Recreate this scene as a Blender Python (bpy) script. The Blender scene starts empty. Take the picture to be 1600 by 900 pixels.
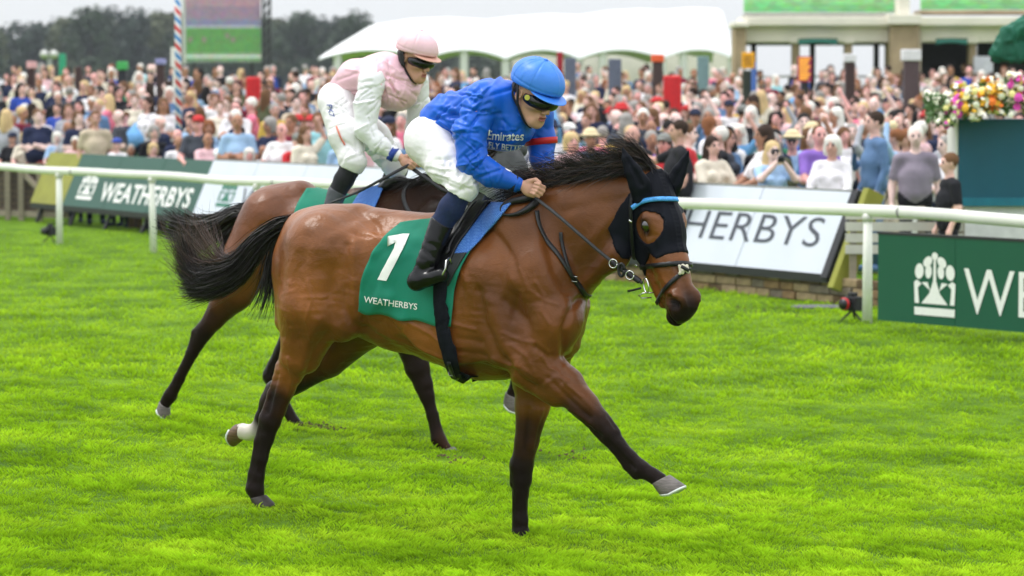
import bpy, bmesh, math, random
import numpy as np
from mathutils import Vector, Matrix
from mathutils.bvhtree import BVHTree
R = math.radians
SC = bpy.context.scene
COL = SC.collection
rng = random.Random(7)
RES1 = .0075; NB = (490000, 140000)

# ---------------------------------------------------------------- camera
CAM = np.array([0.0, 0.0, 2.24]); FPX = 5000.0
PITCH = math.atan(305 / FPX)
cd = bpy.data.cameras.new('camera'); cam = bpy.data.objects.new('camera', cd); COL.objects.link(cam)
cam.location = CAM; cam.rotation_euler = (math.pi / 2 - PITCH, 0, 0)
cd.sensor_width = 36; cd.lens = FPX / 1600 * 36
cd.clip_start = .5; cd.clip_end = 3000
cd.dof.use_dof = True; cd.dof.focus_distance = 15.8; cd.dof.aperture_fstop = 3.9
SC.camera = cam

# ---------------------------------------------------------------- sky and sun (bright overcast)
SUN_EL, SUN_AZ = 62, 292
w = bpy.data.worlds.new('World'); SC.world = w; w.use_nodes = True
nt = w.node_tree; nt.nodes.clear()
def wn(t): return nt.nodes.new(t)
sky = wn('ShaderNodeTexSky'); sky.sky_type = 'NISHITA'; sky.sun_disc = False
sky.sun_elevation = R(SUN_EL); sky.sun_rotation = R(SUN_AZ)
tc = wn('ShaderNodeTexCoord'); mp = wn('ShaderNodeMapping'); mp.inputs['Scale'].default_value = (1, 1, 3.2)
nz = wn('ShaderNodeTexNoise'); nz.inputs['Scale'].default_value = 2.6; nz.inputs['Detail'].default_value = 5
rp = wn('ShaderNodeValToRGB'); rp.color_ramp.elements[0].position = .36; rp.color_ramp.elements[0].color = (.90,.90,.90,1)
rp.color_ramp.elements[1].position = .66; rp.color_ramp.elements[1].color = (1,1,1,1)
mx = wn('ShaderNodeMix'); mx.data_type = 'RGBA'; mx.inputs[7].default_value = (8.6, 9.2, 9.8, 1)
bg = wn('ShaderNodeBackground'); bg.inputs['Strength'].default_value = .085
wo = wn('ShaderNodeOutputWorld')
L = nt.links.new
# overcast cloud deck: the CIE overcast sky is about twice as bright overhead as at the horizon
sx = wn('ShaderNodeSeparateXYZ'); el = wn('ShaderNodeMapRange'); el.inputs[1].default_value = 0; el.inputs[2].default_value = 1; el.inputs[3].default_value = 1; el.inputs[4].default_value = 2.55
cl_ = wn('ShaderNodeVectorMath'); cl_.operation = 'SCALE'; cl_.inputs[0].default_value = (8.9, 9.2, 9.5)
L(tc.outputs['Generated'], sx.inputs[0]); L(sx.outputs['Z'], el.inputs[0]); L(el.outputs[0], cl_.inputs['Scale']); L(cl_.outputs[0], mx.inputs[7])
L(tc.outputs['Generated'], mp.inputs[0]); L(mp.outputs[0], nz.inputs['Vector']); L(nz.outputs['Fac'], rp.inputs[0])
L(rp.outputs[0], mx.inputs[0]); L(sky.outputs[0], mx.inputs[6]); L(mx.outputs[2], bg.inputs[0]); L(bg.outputs[0], wo.inputs[0])
sl = bpy.data.lights.new('sun', 'SUN'); sl.energy = 1.5; sl.angle = R(12); sl.color = (1, .965, .91)
so = bpy.data.objects.new('sun', sl); COL.objects.link(so)
# sky sun_rotation is measured from +Y clockwise
sd = Vector((math.sin(R(SUN_AZ)) * math.cos(R(SUN_EL)), math.cos(R(SUN_AZ)) * math.cos(R(SUN_EL)), math.sin(R(SUN_EL))))
so.rotation_euler = sd.to_track_quat('Z', 'Y').to_euler()
SC.view_settings.view_transform = 'Standard'; SC.view_settings.look = 'None'
SC.view_settings.exposure = .22; SC.view_settings.gamma = 1
SC.cycles.max_bounces = 6; SC.cycles.volume_bounces = 0

# ---------------------------------------------------------------- helpers
def ray(px, py):
    x = (px - 800) / FPX; y = (450 - py) / FPX
    f = np.array([0, math.cos(PITCH), -math.sin(PITCH)]); u = np.array([0, math.sin(PITCH), math.cos(PITCH)])
    return f + y * u + np.array([x, 0, 0])
def W(px, py, Y):
    d = ray(px, py); return CAM + d * (Y / d[1])
def ss(a, b, x):
    t = np.clip((np.asarray(x, float) - a) / (b - a), 0, 1); return t * t * (3 - 2 * t)
MOUNDS = [(-1.29, 16.33, .062, .42)]      # gentle rises of the turf (x, y, height, radius)
def ground_z(X, Y):
    X = np.asarray(X, float); Y = np.asarray(Y, float)
    track = -.055 * np.clip(X, -4, 4) * (1 - ss(19, 30, Y))
    dl = (X + 7.6) * .878 + (Y - 54) * .479          # metres behind the line of boards
    lawn = .028 * np.clip(Y - 42, 0, 50) * ss(.3, 3.5, dl)
    und = .012 * np.sin(X * 1.1 + Y * .5) + .01 * np.sin(X * .7 - Y * .9 + 2)
    for mx_, my_, ma_, mr_ in MOUNDS: und = und + ma_ * np.exp(-((X - mx_) ** 2 + (Y - my_) ** 2) / mr_ ** 2)
    return track + lawn + und * (1 - ss(40, 60, Y))
def gz(X, Y): return float(ground_z(X, Y))

def hsh(i, j, k, s):
    n = (i * 374761393 + j * 668265263 + k * 2147483647 + s * 1274126177) & 0xffffffff
    n = ((n ^ (n >> 13)) * 1274126177) & 0xffffffff
    n = n ^ (n >> 16)
    return (n & 0xffff) / 32767.5 - 1
def noise3(p, s=0):
    p = np.asarray(p, float); i = np.floor(p).astype(np.int64); f = p - i; f = f * f * (3 - 2 * f)
    o = 0
    for a in (0, 1):
        for b in (0, 1):
            for c in (0, 1):
                wt = (f[:, 0] if a else 1 - f[:, 0]) * (f[:, 1] if b else 1 - f[:, 1]) * (f[:, 2] if c else 1 - f[:, 2])
                o = o + wt * hsh(i[:, 0] + a, i[:, 1] + b, i[:, 2] + c, s)
    return o

def mesh_np(name, V, F, smooth=True):
    """V (n,3); F: (m,3|4) array or list of lists"""
    me = bpy.data.meshes.new(name)
    V = np.asarray(V, np.float32)
    if isinstance(F, np.ndarray):
        n, k = F.shape
        me.vertices.add(len(V)); me.vertices.foreach_set('co', V.ravel())
        me.loops.add(n * k); me.loops.foreach_set('vertex_index', F.astype(np.int32).ravel())
        me.polygons.add(n); me.polygons.foreach_set('loop_start', np.arange(0, n * k, k, dtype=np.int32))
        me.update(calc_edges=True); me.validate()
    else:
        me.from_pydata([tuple(map(float, v)) for v in V], [], F)
    if smooth: me.shade_smooth()
    return me
def obj(name, me, mats=None, parent=None, loc=None):
    o = bpy.data.objects.new(name, me); COL.objects.link(o)
    if mats is not None:
        for m in (mats if isinstance(mats, (list, tuple)) else [mats]): me.materials.append(m)
    if parent is not None: o.parent = parent
    if loc is not None: o.location = loc
    return o
def tag(o, label=None, cat=None, group=None, kind=None):
    for k, v in (('label', label), ('category', cat), ('group', group), ('kind', kind)):
        if v: o[k] = v
    return o
def empty(name, loc, yaw=0, label=None, cat=None, group=None):
    o = bpy.data.objects.new(name, None); COL.objects.link(o); o.location = loc; o.rotation_euler = (0, 0, yaw)
    o.empty_display_size = .2
    return tag(o, label, cat, group)

class MB:
    """collects simple solids into one mesh"""
    def __init__(s): s.v = []; s.f = []; s.mi = []
    def add(s, V, F, m=0):
        b = len(s.v); s.v += [tuple(map(float, v)) for v in V]; s.f += [[i + b for i in f] for f in F]; s.mi += [m] * len(F)
    def box(s, lo, hi, m=0, M=None):
        x0, y0, z0 = lo; x1, y1, z1 = hi
        V = [(x0,y0,z0),(x1,y0,z0),(x1,y1,z0),(x0,y1,z0),(x0,y0,z1),(x1,y0,z1),(x1,y1,z1),(x0,y1,z1)]
        if M is not None: V = [tuple(M @ Vector(v)) for v in V]
        s.add(V, [[0,3,2,1],[4,5,6,7],[0,1,5,4],[1,2,6,5],[2,3,7,6],[3,0,4,7]], m)
    def beam(s, a, b, wd, ht, m=0, up=(0, 0, 1)):
        a = Vector(a); b = Vector(b); d = (b - a).normalized(); u = Vector(up)
        if abs(d.dot(u)) > .98: u = Vector((0, 1, 0))
        r = d.cross(u).normalized(); u = r.cross(d)
        V = [tuple(p + r * (sx * wd / 2) + u * (sz * ht / 2)) for p in (a, b) for sx, sz in ((-1,-1),(1,-1),(1,1),(-1,1))]
        s.add(V, [[0,1,2,3],[7,6,5,4],[0,4,5,1],[1,5,6,2],[2,6,7,3],[3,7,4,0]], m)
    def tube(s, pts, rad, n=8, m=0, cap=True):
        pts = [Vector(p) for p in pts]
        if not hasattr(rad, '__len__'): rad = [rad] * len(pts)
        V = []; F = []; pu = None
        for i, p in enumerate(pts):
            d = (pts[min(i + 1, len(pts) - 1)] - pts[max(i - 1, 0)]).normalized()
            if pu is None: pu = Vector((0, 0, 1)) if abs(d.z) < .9 else Vector((1, 0, 0))
            r = d.cross(pu).normalized(); pu = r.cross(d)
            for k in range(n):
                a = 2 * math.pi * k / n; V.append(p + (r * math.cos(a) + pu * math.sin(a)) * rad[i])
        for i in range(len(pts) - 1):
            for k in range(n):
                a = i * n + k; b = i * n + (k + 1) % n; F.append([a, b, b + n, a + n])
        if cap: F += [list(range(n))[::-1], [len(V) - n + k for k in range(n)]]
        s.add(V, F, m)
    def lathe(s, prof, c=(0, 0, 0), n=16, m=0):
        V = []; F = []
        for r, z in prof:
            for k in range(n):
                a = 2 * math.pi * k / n; V.append((c[0] + r * math.cos(a), c[1] + r * math.sin(a), c[2] + z))
        for i in range(len(prof) - 1):
            for k in range(n):
                a = i * n + k; b = i * n + (k + 1) % n; F.append([a, b, b + n, a + n])
        s.add(V, F, m)
    def build(s, name, mats, parent=None, smooth=False, bevel=0, loc=None):
        me = bpy.data.meshes.new(name); me.from_pydata(s.v, [], s.f)
        o = obj(name, me, mats, parent, loc)
        me.polygons.foreach_set('material_index', s.mi)
        if smooth: me.shade_smooth()
        if bevel:
            b = o.modifiers.new('bevel', 'BEVEL'); b.width = bevel; b.segments = 2; b.limit_method = 'ANGLE'
        me.update(); return o

# ---- signed-distance modelling: a list of blended primitives becomes ONE continuous surface
def smin(a, b, k):
    h = np.clip(k - np.abs(a - b), 0, None) / k
    return np.minimum(a, b) - h * h * k * .25
class Sdf:
    """prims: ('c',a,b,r1,r2,k,s,lat) tapered limb; ('e',c,radii,axes,k) ellipsoid; prefix '-' subtracts"""
    def __init__(s, h): s.h = h; s.P = []
    def c(s, a, b, r1, r2=None, k=.03, sq=1., lat=(0, 1, 0), sub=False):
        s.P.append(('c', np.array(a, float), np.array(b, float), r1, r1 if r2 is None else r2, k, sq, np.array(lat, float), sub)); return s
    def e(s, c, rad, k=.03, axes=None, sub=False):
        s.P.append(('e', np.array(c, float), np.array(rad, float), np.eye(3) if axes is None else np.array(axes, float), k, sub)); return s
    def field(s):
        h = s.h; lo = []; hi = []
        bb = []
        for p in s.P:
            if p[0] == 'c':
                r = max(p[3], p[4]) * max(1, p[6]); l = np.minimum(p[1], p[2]) - r; u = np.maximum(p[1], p[2]) + r
            else:
                r = np.abs(p[3].T) @ p[2]; l = p[1] - r; u = p[1] + r
            bb.append((l, u))
            if not p[-1]: lo.append(l); hi.append(u)
        lo = np.min(lo, 0) - 4 * h - .012; hi = np.max(hi, 0) + 4 * h + .012
        n = np.ceil((hi - lo) / h).astype(int) + 1
        s.lo = lo; s.n = n
        D = np.full(n, .3, np.float32)
        ax = [lo[i] + np.arange(n[i]) * h for i in range(3)]
        for p, (l, u) in zip(s.P, bb):
            k = p[5] if p[0] == 'c' else p[4]
            m = k + 3 * h + .01
            i0 = np.clip(np.floor((l - m - lo) / h).astype(int), 0, n - 1); i1 = np.clip(np.ceil((u + m - lo) / h).astype(int) + 1, 1, n)
            sl_ = tuple(slice(a, b) for a, b in zip(i0, i1))
            X = ax[0][sl_[0]][:, None, None]; Y = ax[1][sl_[1]][None, :, None]; Z = ax[2][sl_[2]][None, None, :]
            if p[0] == 'c':
                a, b = p[1], p[2]; ba = b - a; L2 = max(ba @ ba, 1e-9)
                x = X - a[0]; y = Y - a[1]; z = Z - a[2]
                t = np.clip((x * ba[0] + y * ba[1] + z * ba[2]) / L2, 0, 1)
                qx = x - t * ba[0]; qy = y - t * ba[1]; qz = z - t * ba[2]
                r = p[3] + (p[4] - p[3]) * t; sq = p[6]
                if abs(sq - 1) > 1e-3:
                    lt = p[7]; dl = qx * lt[0] + qy * lt[1] + qz * lt[2]
                    e1 = dl * (1 / sq - 1); e2 = dl * (1 / sq ** 2 - 1)
                    n1 = np.sqrt((qx + lt[0] * e1) ** 2 + (qy + lt[1] * e1) ** 2 + (qz + lt[2] * e1) ** 2) + 1e-9
                    n2 = np.sqrt((qx + lt[0] * e2) ** 2 + (qy + lt[1] * e2) ** 2 + (qz + lt[2] * e2) ** 2) + 1e-9
                    d = (n1 - r) * n1 / n2
                else:
                    d = np.sqrt(qx * qx + qy * qy + qz * qz) - r
            else:
                A = p[3]; x = X - p[1][0]; y = Y - p[1][1]; z = Z - p[1][2]; rd = p[2]
                u_ = [x * A[i][0] + y * A[i][1] + z * A[i][2] for i in range(3)]
                n1 = np.sqrt(sum((u_[i] / rd[i]) ** 2 for i in range(3))) + 1e-9
                n2 = np.sqrt(sum((u_[i] / rd[i] ** 2) ** 2 for i in range(3))) + 1e-9
                d = (n1 - 1) * n1 / n2
            W_ = D[sl_]
            D[sl_] = (-smin(-W_, d, k) if p[-1] else smin(W_, d, k)).astype(np.float32)
        s.D = D; s.ax = ax
        return D
    def grid(s): return s.ax[0][:, None, None], s.ax[1][None, :, None], s.ax[2][None, None, :]
    def mesh(s, D=None):
        D = s.D if D is None else D
        return nets(D, s.lo, s.h)
def nets(D, lo, h):
    S = D < 0; n = np.array(D.shape) - 1
    m = np.zeros(n, bool); c0 = S[:-1, :-1, :-1]
    for a in (0, 1):
        for b in (0, 1):
            for c in (0, 1):
                m |= S[a:n[0] + a, b:n[1] + b, c:n[2] + c] != c0
    idx = -np.ones(n, np.int64); I = np.argwhere(m); idx[m] = np.arange(len(I))
    acc = np.zeros((len(I), 3)); cnt = np.zeros(len(I))
    cor = [(a, b, c) for a in (0, 1) for b in (0, 1) for c in (0, 1)]
    val = {c: D[I[:, 0] + c[0], I[:, 1] + c[1], I[:, 2] + c[2]].astype(float) for c in cor}
    for i, a in enumerate(cor):
        for b in cor[i + 1:]:
            if sum(abs(a[q] - b[q]) for q in range(3)) != 1: continue
            va, vb = val[a], val[b]; x = (va < 0) != (vb < 0)
            t = np.where(x, va / np.where(x, va - vb, 1), 0)
            P = np.array(a)[None] + t[:, None] * (np.array(b) - np.array(a))[None]
            acc += np.where(x[:, None], P, 0); cnt += x
    V = (I + acc / np.maximum(cnt, 1)[:, None]) * h + lo
    F = []
    for ax in range(3):
        o = [1, 1, 1]; o[ax] = 0
        sl0 = [slice(1, None)] * 3; sl0[ax] = slice(0, -1)
        sl1 = list(sl0); sl1[ax] = slice(1, None)
        A = S[tuple(sl0)]; B = S[tuple(sl1)]
        X = np.argwhere(A != B)
        for q in range(3):
            if q != ax: X[:, q] += 1
        keep = np.ones(len(X), bool)
        for q in range(3):
            keep &= X[:, q] < n[q]
        X = X[keep]; ins = S[X[:, 0], X[:, 1], X[:, 2]]
        u, v = [q for q in range(3) if q != ax]
        def at(du, dv):
            Y = X.copy(); Y[:, u] -= du; Y[:, v] -= dv; return idx[Y[:, 0], Y[:, 1], Y[:, 2]]
        Q = np.stack([at(1, 1), at(0, 1), at(0, 0), at(1, 0)], 1)
        fl = ins if ax != 1 else ~ins
        Q[~fl] = Q[~fl][:, ::-1]
        F.append(Q)
    F = np.concatenate(F); F = F[(F >= 0).all(1)]
    return V, F
def vnormals(V, F):
    a = V[F[:, 2]] - V[F[:, 0]]; b = V[F[:, 3]] - V[F[:, 1]]
    fn = np.cross(a, b); N = np.zeros_like(V)
    for k in range(4): np.add.at(N, F[:, k], fn)
    return N / (np.linalg.norm(N, axis=1, keepdims=True) + 1e-12)
def relax(V, F, it=1, lam=.5):
    for _ in range(it):
        A = np.zeros_like(V); c = np.zeros(len(V))
        for k in range(4):
            for q in ((k + 1) % 4, (k + 3) % 4):
                np.add.at(A, F[:, k], V[F[:, q]]); np.add.at(c, F[:, k], 1)
        V = V + lam * (A / np.maximum(c, 1)[:, None] - V)
    return V
def set_attr(me, name, val):
    at = me.attributes.new(name, 'FLOAT', 'POINT'); at.data.foreach_set('value', np.asarray(val, np.float32))
def bvh(V, F): return BVHTree.FromPolygons([tuple(map(float, v)) for v in V], [list(map(int, f)) for f in F])

def px_dist(fr, V, line, mirror=True):
    """distance, in picture units, of each vertex (or of its mirror image) from a line drawn on the animal's near side"""
    U = V.copy()
    if mirror: U[:, 1] = -np.abs(U[:, 1])
    w_ = U @ fr.A + fr.o - CAM; f = np.array([0, math.cos(PITCH), -math.sin(PITCH)]); u = np.array([0, math.sin(PITCH), math.cos(PITCH)])
    dp = w_ @ f; P = np.stack([800 + FPX * w_[:, 0] / dp, 450 - FPX * (w_ @ u) / dp], 1)
    d = np.full(len(V), 1e3)
    for a, b in zip(line[:-1], line[1:]):
        a = np.array(a[:2], float); b = np.array(b[:2], float); ba = b - a; t = np.clip(((P - a) @ ba) / max(ba @ ba, 1e-6), 0, 1); d = np.minimum(d, np.linalg.norm(P - a - t[:, None] * ba, axis=1))
    return d
class Frame:
    """local frame of an animal and rider: x forward, y left, z up"""
    def __init__(s, px, Y, yaw, z0=None):
        p = W(px, 500, Y); s.yaw = yaw
        s.o = np.array([p[0], Y, gz(p[0], Y) if z0 is None else z0])
        c, n = math.cos(yaw), math.sin(yaw)
        s.A = np.array([[c, n, 0], [-n, c, 0], [0, 0, 1.]])    # rows: local axes in world
    def L(s, w): return s.A @ (np.asarray(w, float) - s.o)
    def Wd(s, l): return s.o + s.A.T @ np.asarray(l, float)
    def H(s, px, py, lat=0):
        """local point on the pixel's ray lying lat metres to the animal's right"""
        c = s.L(CAM); d = s.A @ ray(px, py); t = (-lat - c[1]) / d[1]; return c + t * d
    def ppm(s, p): return FPX / s.Wd(p)[1]
    def hit(s, tree, px, py):
        c = s.L(CAM); d = s.A @ ray(px, py); r = tree.ray_cast(Vector(c), Vector(d).normalized())
        return (None, None) if r[0] is None else (np.array(r[0]), np.array(r[1]))
    def hitn(s, tree, px, py):
        p, n = s.hit(tree, px, py)
        if p is None:
            q = s.H(px, py, .2); r = tree.find_nearest(Vector(q)); p, n = np.array(r[0]), np.array(r[1])
        return p, n
    def pix(s, l):
        w_ = s.Wd(l) - CAM; f = np.array([0, math.cos(PITCH), -math.sin(PITCH)]); u = np.array([0, math.sin(PITCH), math.cos(PITCH)])
        return 800 + FPX * w_[0] / (w_ @ f), 450 - FPX * (w_ @ u) / (w_ @ f)

# ---------------------------------------------------------------- materials
def lin(c):
    return tuple(((v / 255) / 12.92 if v / 255 < .04045 else (((v / 255) + .055) / 1.055) ** 2.4) for v in c)
MATS = {}
def mat(name, col=(.5, .5, .5), rough=.6, var=.12, scale=8, bump=.0, bscale=40, spec=.4, metal=0, sheen=0, stretch=None, detail=4, coat=0):
    if name in MATS: return MATS[name]
    m = bpy.data.materials.new(name); m.use_nodes = True; t = m.node_tree; b = t.nodes['Principled BSDF']; l = t.links.new
    b.inputs['Roughness'].default_value = rough; b.inputs['Metallic'].default_value = metal
    b.inputs['Specular IOR Level'].default_value = spec
    if sheen: b.inputs['Sheen Weight'].default_value = sheen
    if coat: b.inputs['Coat Weight'].default_value = coat; b.inputs['Coat Roughness'].default_value = .15
    tc = t.nodes.new('ShaderNodeTexCoord'); src = tc.outputs['Object']
    if stretch:
        mp = t.nodes.new('ShaderNodeMapping'); mp.inputs['Scale'].default_value = stretch; l(src, mp.inputs[0]); src = mp.outputs[0]
    n = t.nodes.new('ShaderNodeTexNoise'); n.inputs['Scale'].default_value = scale; n.inputs['Detail'].default_value = detail; l(src, n.inputs['Vector'])
    mr = t.nodes.new('ShaderNodeMapRange'); mr.inputs[1].default_value = .3; mr.inputs[2].default_value = .7
    mr.inputs[3].default_value = 1 - var; mr.inputs[4].default_value = 1 + var; l(n.outputs['Fac'], mr.inputs[0])
    mu = t.nodes.new('ShaderNodeVectorMath'); mu.operation = 'SCALE'; mu.inputs[0].default_value = col; l(mr.outputs[0], mu.inputs['Scale'])
    l(mu.outputs[0], b.inputs['Base Color'])
    if bump:
        n2 = t.nodes.new('ShaderNodeTexNoise'); n2.inputs['Scale'].default_value = bscale; n2.inputs['Detail'].default_value = 5; l(src, n2.inputs['Vector'])
        bp = t.nodes.new('ShaderNodeBump'); bp.inputs['Strength'].default_value = 1; bp.inputs['Distance'].default_value = bump
        l(n2.outputs['Fac'], bp.inputs['Height']); l(bp.outputs[0], b.inputs['Normal'])
    MATS[name] = m; return m
# ================================================================ ground and turf
def turf_mat(name, c1, c2, c3, transl=False):
    m = bpy.data.materials.new(name); m.use_nodes = True; t = m.node_tree; b = t.nodes['Principled BSDF']; l = t.links.new
    g = t.nodes.new('ShaderNodeNewGeometry')
    n = t.nodes.new('ShaderNodeTexNoise'); n.inputs['Scale'].default_value = 1.3; n.inputs['Detail'].default_value = 8; n.inputs['Roughness'].default_value = .62
    l(g.outputs['Position'], n.inputs['Vector'])
    rp = t.nodes.new('ShaderNodeValToRGB'); e = rp.color_ramp.elements
    e[0].position = .36; e[0].color = (*c1, 1); e[1].position = .64; e[1].color = (*c3, 1); k = e.new(.5); k.color = (*c2, 1)
    l(n.outputs['Fac'], rp.inputs[0]); out = rp.outputs[0]
    nd = t.nodes.new('ShaderNodeTexNoise'); nd.inputs['Scale'].default_value = 2.3; nd.inputs['Detail'].default_value = 4; l(g.outputs['Position'], nd.inputs['Vector'])
    md = t.nodes.new('ShaderNodeMapRange'); md.inputs[1].default_value = .735; md.inputs[2].default_value = .775; l(nd.outputs['Fac'], md.inputs[0])
    xd = t.nodes.new('ShaderNodeMix'); xd.data_type = 'RGBA'; xd.inputs[7].default_value = (.17,.12,.05,1); l(md.outputs[0], xd.inputs[0]); l(out, xd.inputs[6]); out = xd.outputs[2]
    if transl:
        at = t.nodes.new('ShaderNodeAttribute'); at.attribute_name = 'tone'
        sc = t.nodes.new('ShaderNodeVectorMath'); sc.operation = 'SCALE'; l(out, sc.inputs[0]); l(at.outputs['Fac'], sc.inputs['Scale']); out = sc.outputs[0]
        l(out, b.inputs['Base Color']); b.inputs['Roughness'].default_value = .75; b.inputs['Specular IOR Level'].default_value = .06
        tr = t.nodes.new('ShaderNodeBsdfTranslucent'); l(out, tr.inputs[0]); ms = t.nodes.new('ShaderNodeMixShader'); ms.inputs[0].default_value = .45
        l(b.outputs[0], ms.inputs[1]); l(tr.outputs[0], ms.inputs[2]); l(ms.outputs[0], t.nodes['Material Output'].inputs[0])
    else:
        n2 = t.nodes.new('ShaderNodeTexNoise'); n2.inputs['Scale'].default_value = 18; n2.inputs['Detail'].default_value = 6; l(g.outputs['Position'], n2.inputs['Vector'])
        mr = t.nodes.new('ShaderNodeMapRange'); mr.inputs[3].default_value = .6; mr.inputs[4].default_value = 1.35; l(n2.outputs['Fac'], mr.inputs[0])
        sc = t.nodes.new('ShaderNodeVectorMath'); sc.operation = 'SCALE'; l(out, sc.inputs[0]); l(mr.outputs[0], sc.inputs['Scale']); l(sc.outputs[0], b.inputs['Base Color'])
        b.inputs['Roughness'].default_value = .9; b.inputs['Specular IOR Level'].default_value = .1
        bp = t.nodes.new('ShaderNodeBump'); bp.inputs['Distance'].default_value = .05; l(n2.outputs['Fac'], bp.inputs['Height']); l(bp.outputs[0], b.inputs['Normal'])
    return m
TURF = turf_mat('turf soil', (.055,.12,.006), (.10,.20,.007), (.16,.29,.009))
BLADE = turf_mat('grass blades', (.25,.45,.010), (.39,.64,.016), (.53,.76,.03), True)
xs = np.unique(np.concatenate([np.linspace(-900, -16, 24), np.linspace(-16, 16, 129), np.linspace(16, 900, 24)]))
ys = np.unique(np.concatenate([np.linspace(-60, 12, 10), np.linspace(12, 60, 193), np.linspace(60, 130, 50), np.linspace(130, 1600, 26)]))
X, Y = np.meshgrid(xs, ys); Z = ground_z(X, Y)
V = np.stack([X.ravel(), Y.ravel(), Z.ravel()], 1); nx = len(xs)
ii, jj = np.meshgrid(np.arange(nx - 1), np.arange(len(ys) - 1)); a = (jj * nx + ii).ravel()
ground = obj('ground', mesh_np('ground', V, np.stack([a, a + 1, a + nx + 1, a + nx], 1)), TURF)
tag(ground, 'bright green turf of the racecourse', None, None, 'structure')
def blades(name, n, y0, y1, hgt, wid, seed, dens_pow, label):
    r = np.random.RandomState(seed)
    u = r.rand(n); Yb = (y0 ** (1 - dens_pow) + u * (y1 ** (1 - dens_pow) - y0 ** (1 - dens_pow))) ** (1 / (1 - dens_pow))
    Xb = (r.rand(n) * 2 - 1) * (Yb * .185 + .3)
    p = np.stack([Xb, Yb, Xb * 0], 1)
    # tufts: density and height vary, blades lean together in patches
    big = noise3(p * [1.6, 1.0, 1], 3); sm = noise3(p * [7, 4.5, 1], 4); fine = noise3(p * [22, 16, 1], 5)
    keep = r.rand(n) < np.clip(.72 + .25 * sm + .35 * fine, .08, 1); 
    Xb, Yb, p, big, sm, fine = [q[keep] for q in (Xb, Yb, p, big, sm, fine)]; n = len(Xb)
    lx = noise3(p * [3, 2, 1], 6) * .3 + noise3(p * [13, 9, 1], 7) * .5; ly = noise3(p * [3, 2, 1], 8) * .3 + noise3(p * [13, 9, 1], 9) * .5; tuft = noise3(p * [17, 10, 1], 15)
    H_ = hgt * (.85 + .30 * sm + .32 * tuft + .2 * fine + .12 * big) * (.6 + .8 * r.rand(n)); H_ = np.clip(H_, hgt * .3, None)
    lean = np.stack([lx + r.randn(n) * .42, ly + r.randn(n) * .42], 1) * H_[:, None]
    an = r.rand(n) * math.pi; wv = np.stack([np.cos(an), np.sin(an) * .5], 1) * (wid * (.6 + .8 * r.rand(n)))[:, None]
    z0 = ground_z(Xb, Yb) - .004; B = np.stack([Xb, Yb], 1)
    def lv(c, z): return np.concatenate([c, z[:, None]], 1)
    v0 = lv(B - wv, z0); v1 = lv(B + wv, z0); m = B + lean * .35
    v2 = lv(m + wv * .8, z0 + H_ * .6); v3 = lv(m - wv * .8, z0 + H_ * .6); v4 = lv(B + lean, z0 + H_ * .95)
    V = np.stack([v0, v1, v2, v4], 1).reshape(-1, 3); k = np.arange(n) * 4
    F = np.concatenate([np.stack([k, k + 1, k + 2], 1), np.stack([k, k + 2, k + 3], 1)])
    me = bpy.data.meshes.new(name)
    me.vertices.add(len(V)); me.vertices.foreach_set('co', V.astype(np.float32).ravel())
    me.loops.add(len(F) * 3); me.loops.foreach_set('vertex_index', F.astype(np.int32).ravel())
    me.polygons.add(len(F)); me.polygons.foreach_set('loop_start', np.arange(0, len(F) * 3, 3, dtype=np.int32)); me.update(calc_edges=True)
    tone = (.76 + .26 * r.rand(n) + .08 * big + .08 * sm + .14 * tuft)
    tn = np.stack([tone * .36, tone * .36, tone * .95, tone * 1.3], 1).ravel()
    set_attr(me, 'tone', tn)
    return tag(obj(name, me, BLADE), label, 'grass', None, 'stuff')
blades('grass', NB[0], 13.6, 24, .029, .0021, 1, 2.2, 'dense bright green grass blades of the near turf')
blades('grass', NB[1], 24, 52, .040, .0055, 2, 2.2, 'bright green grass of the turf beyond the horses')
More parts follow.
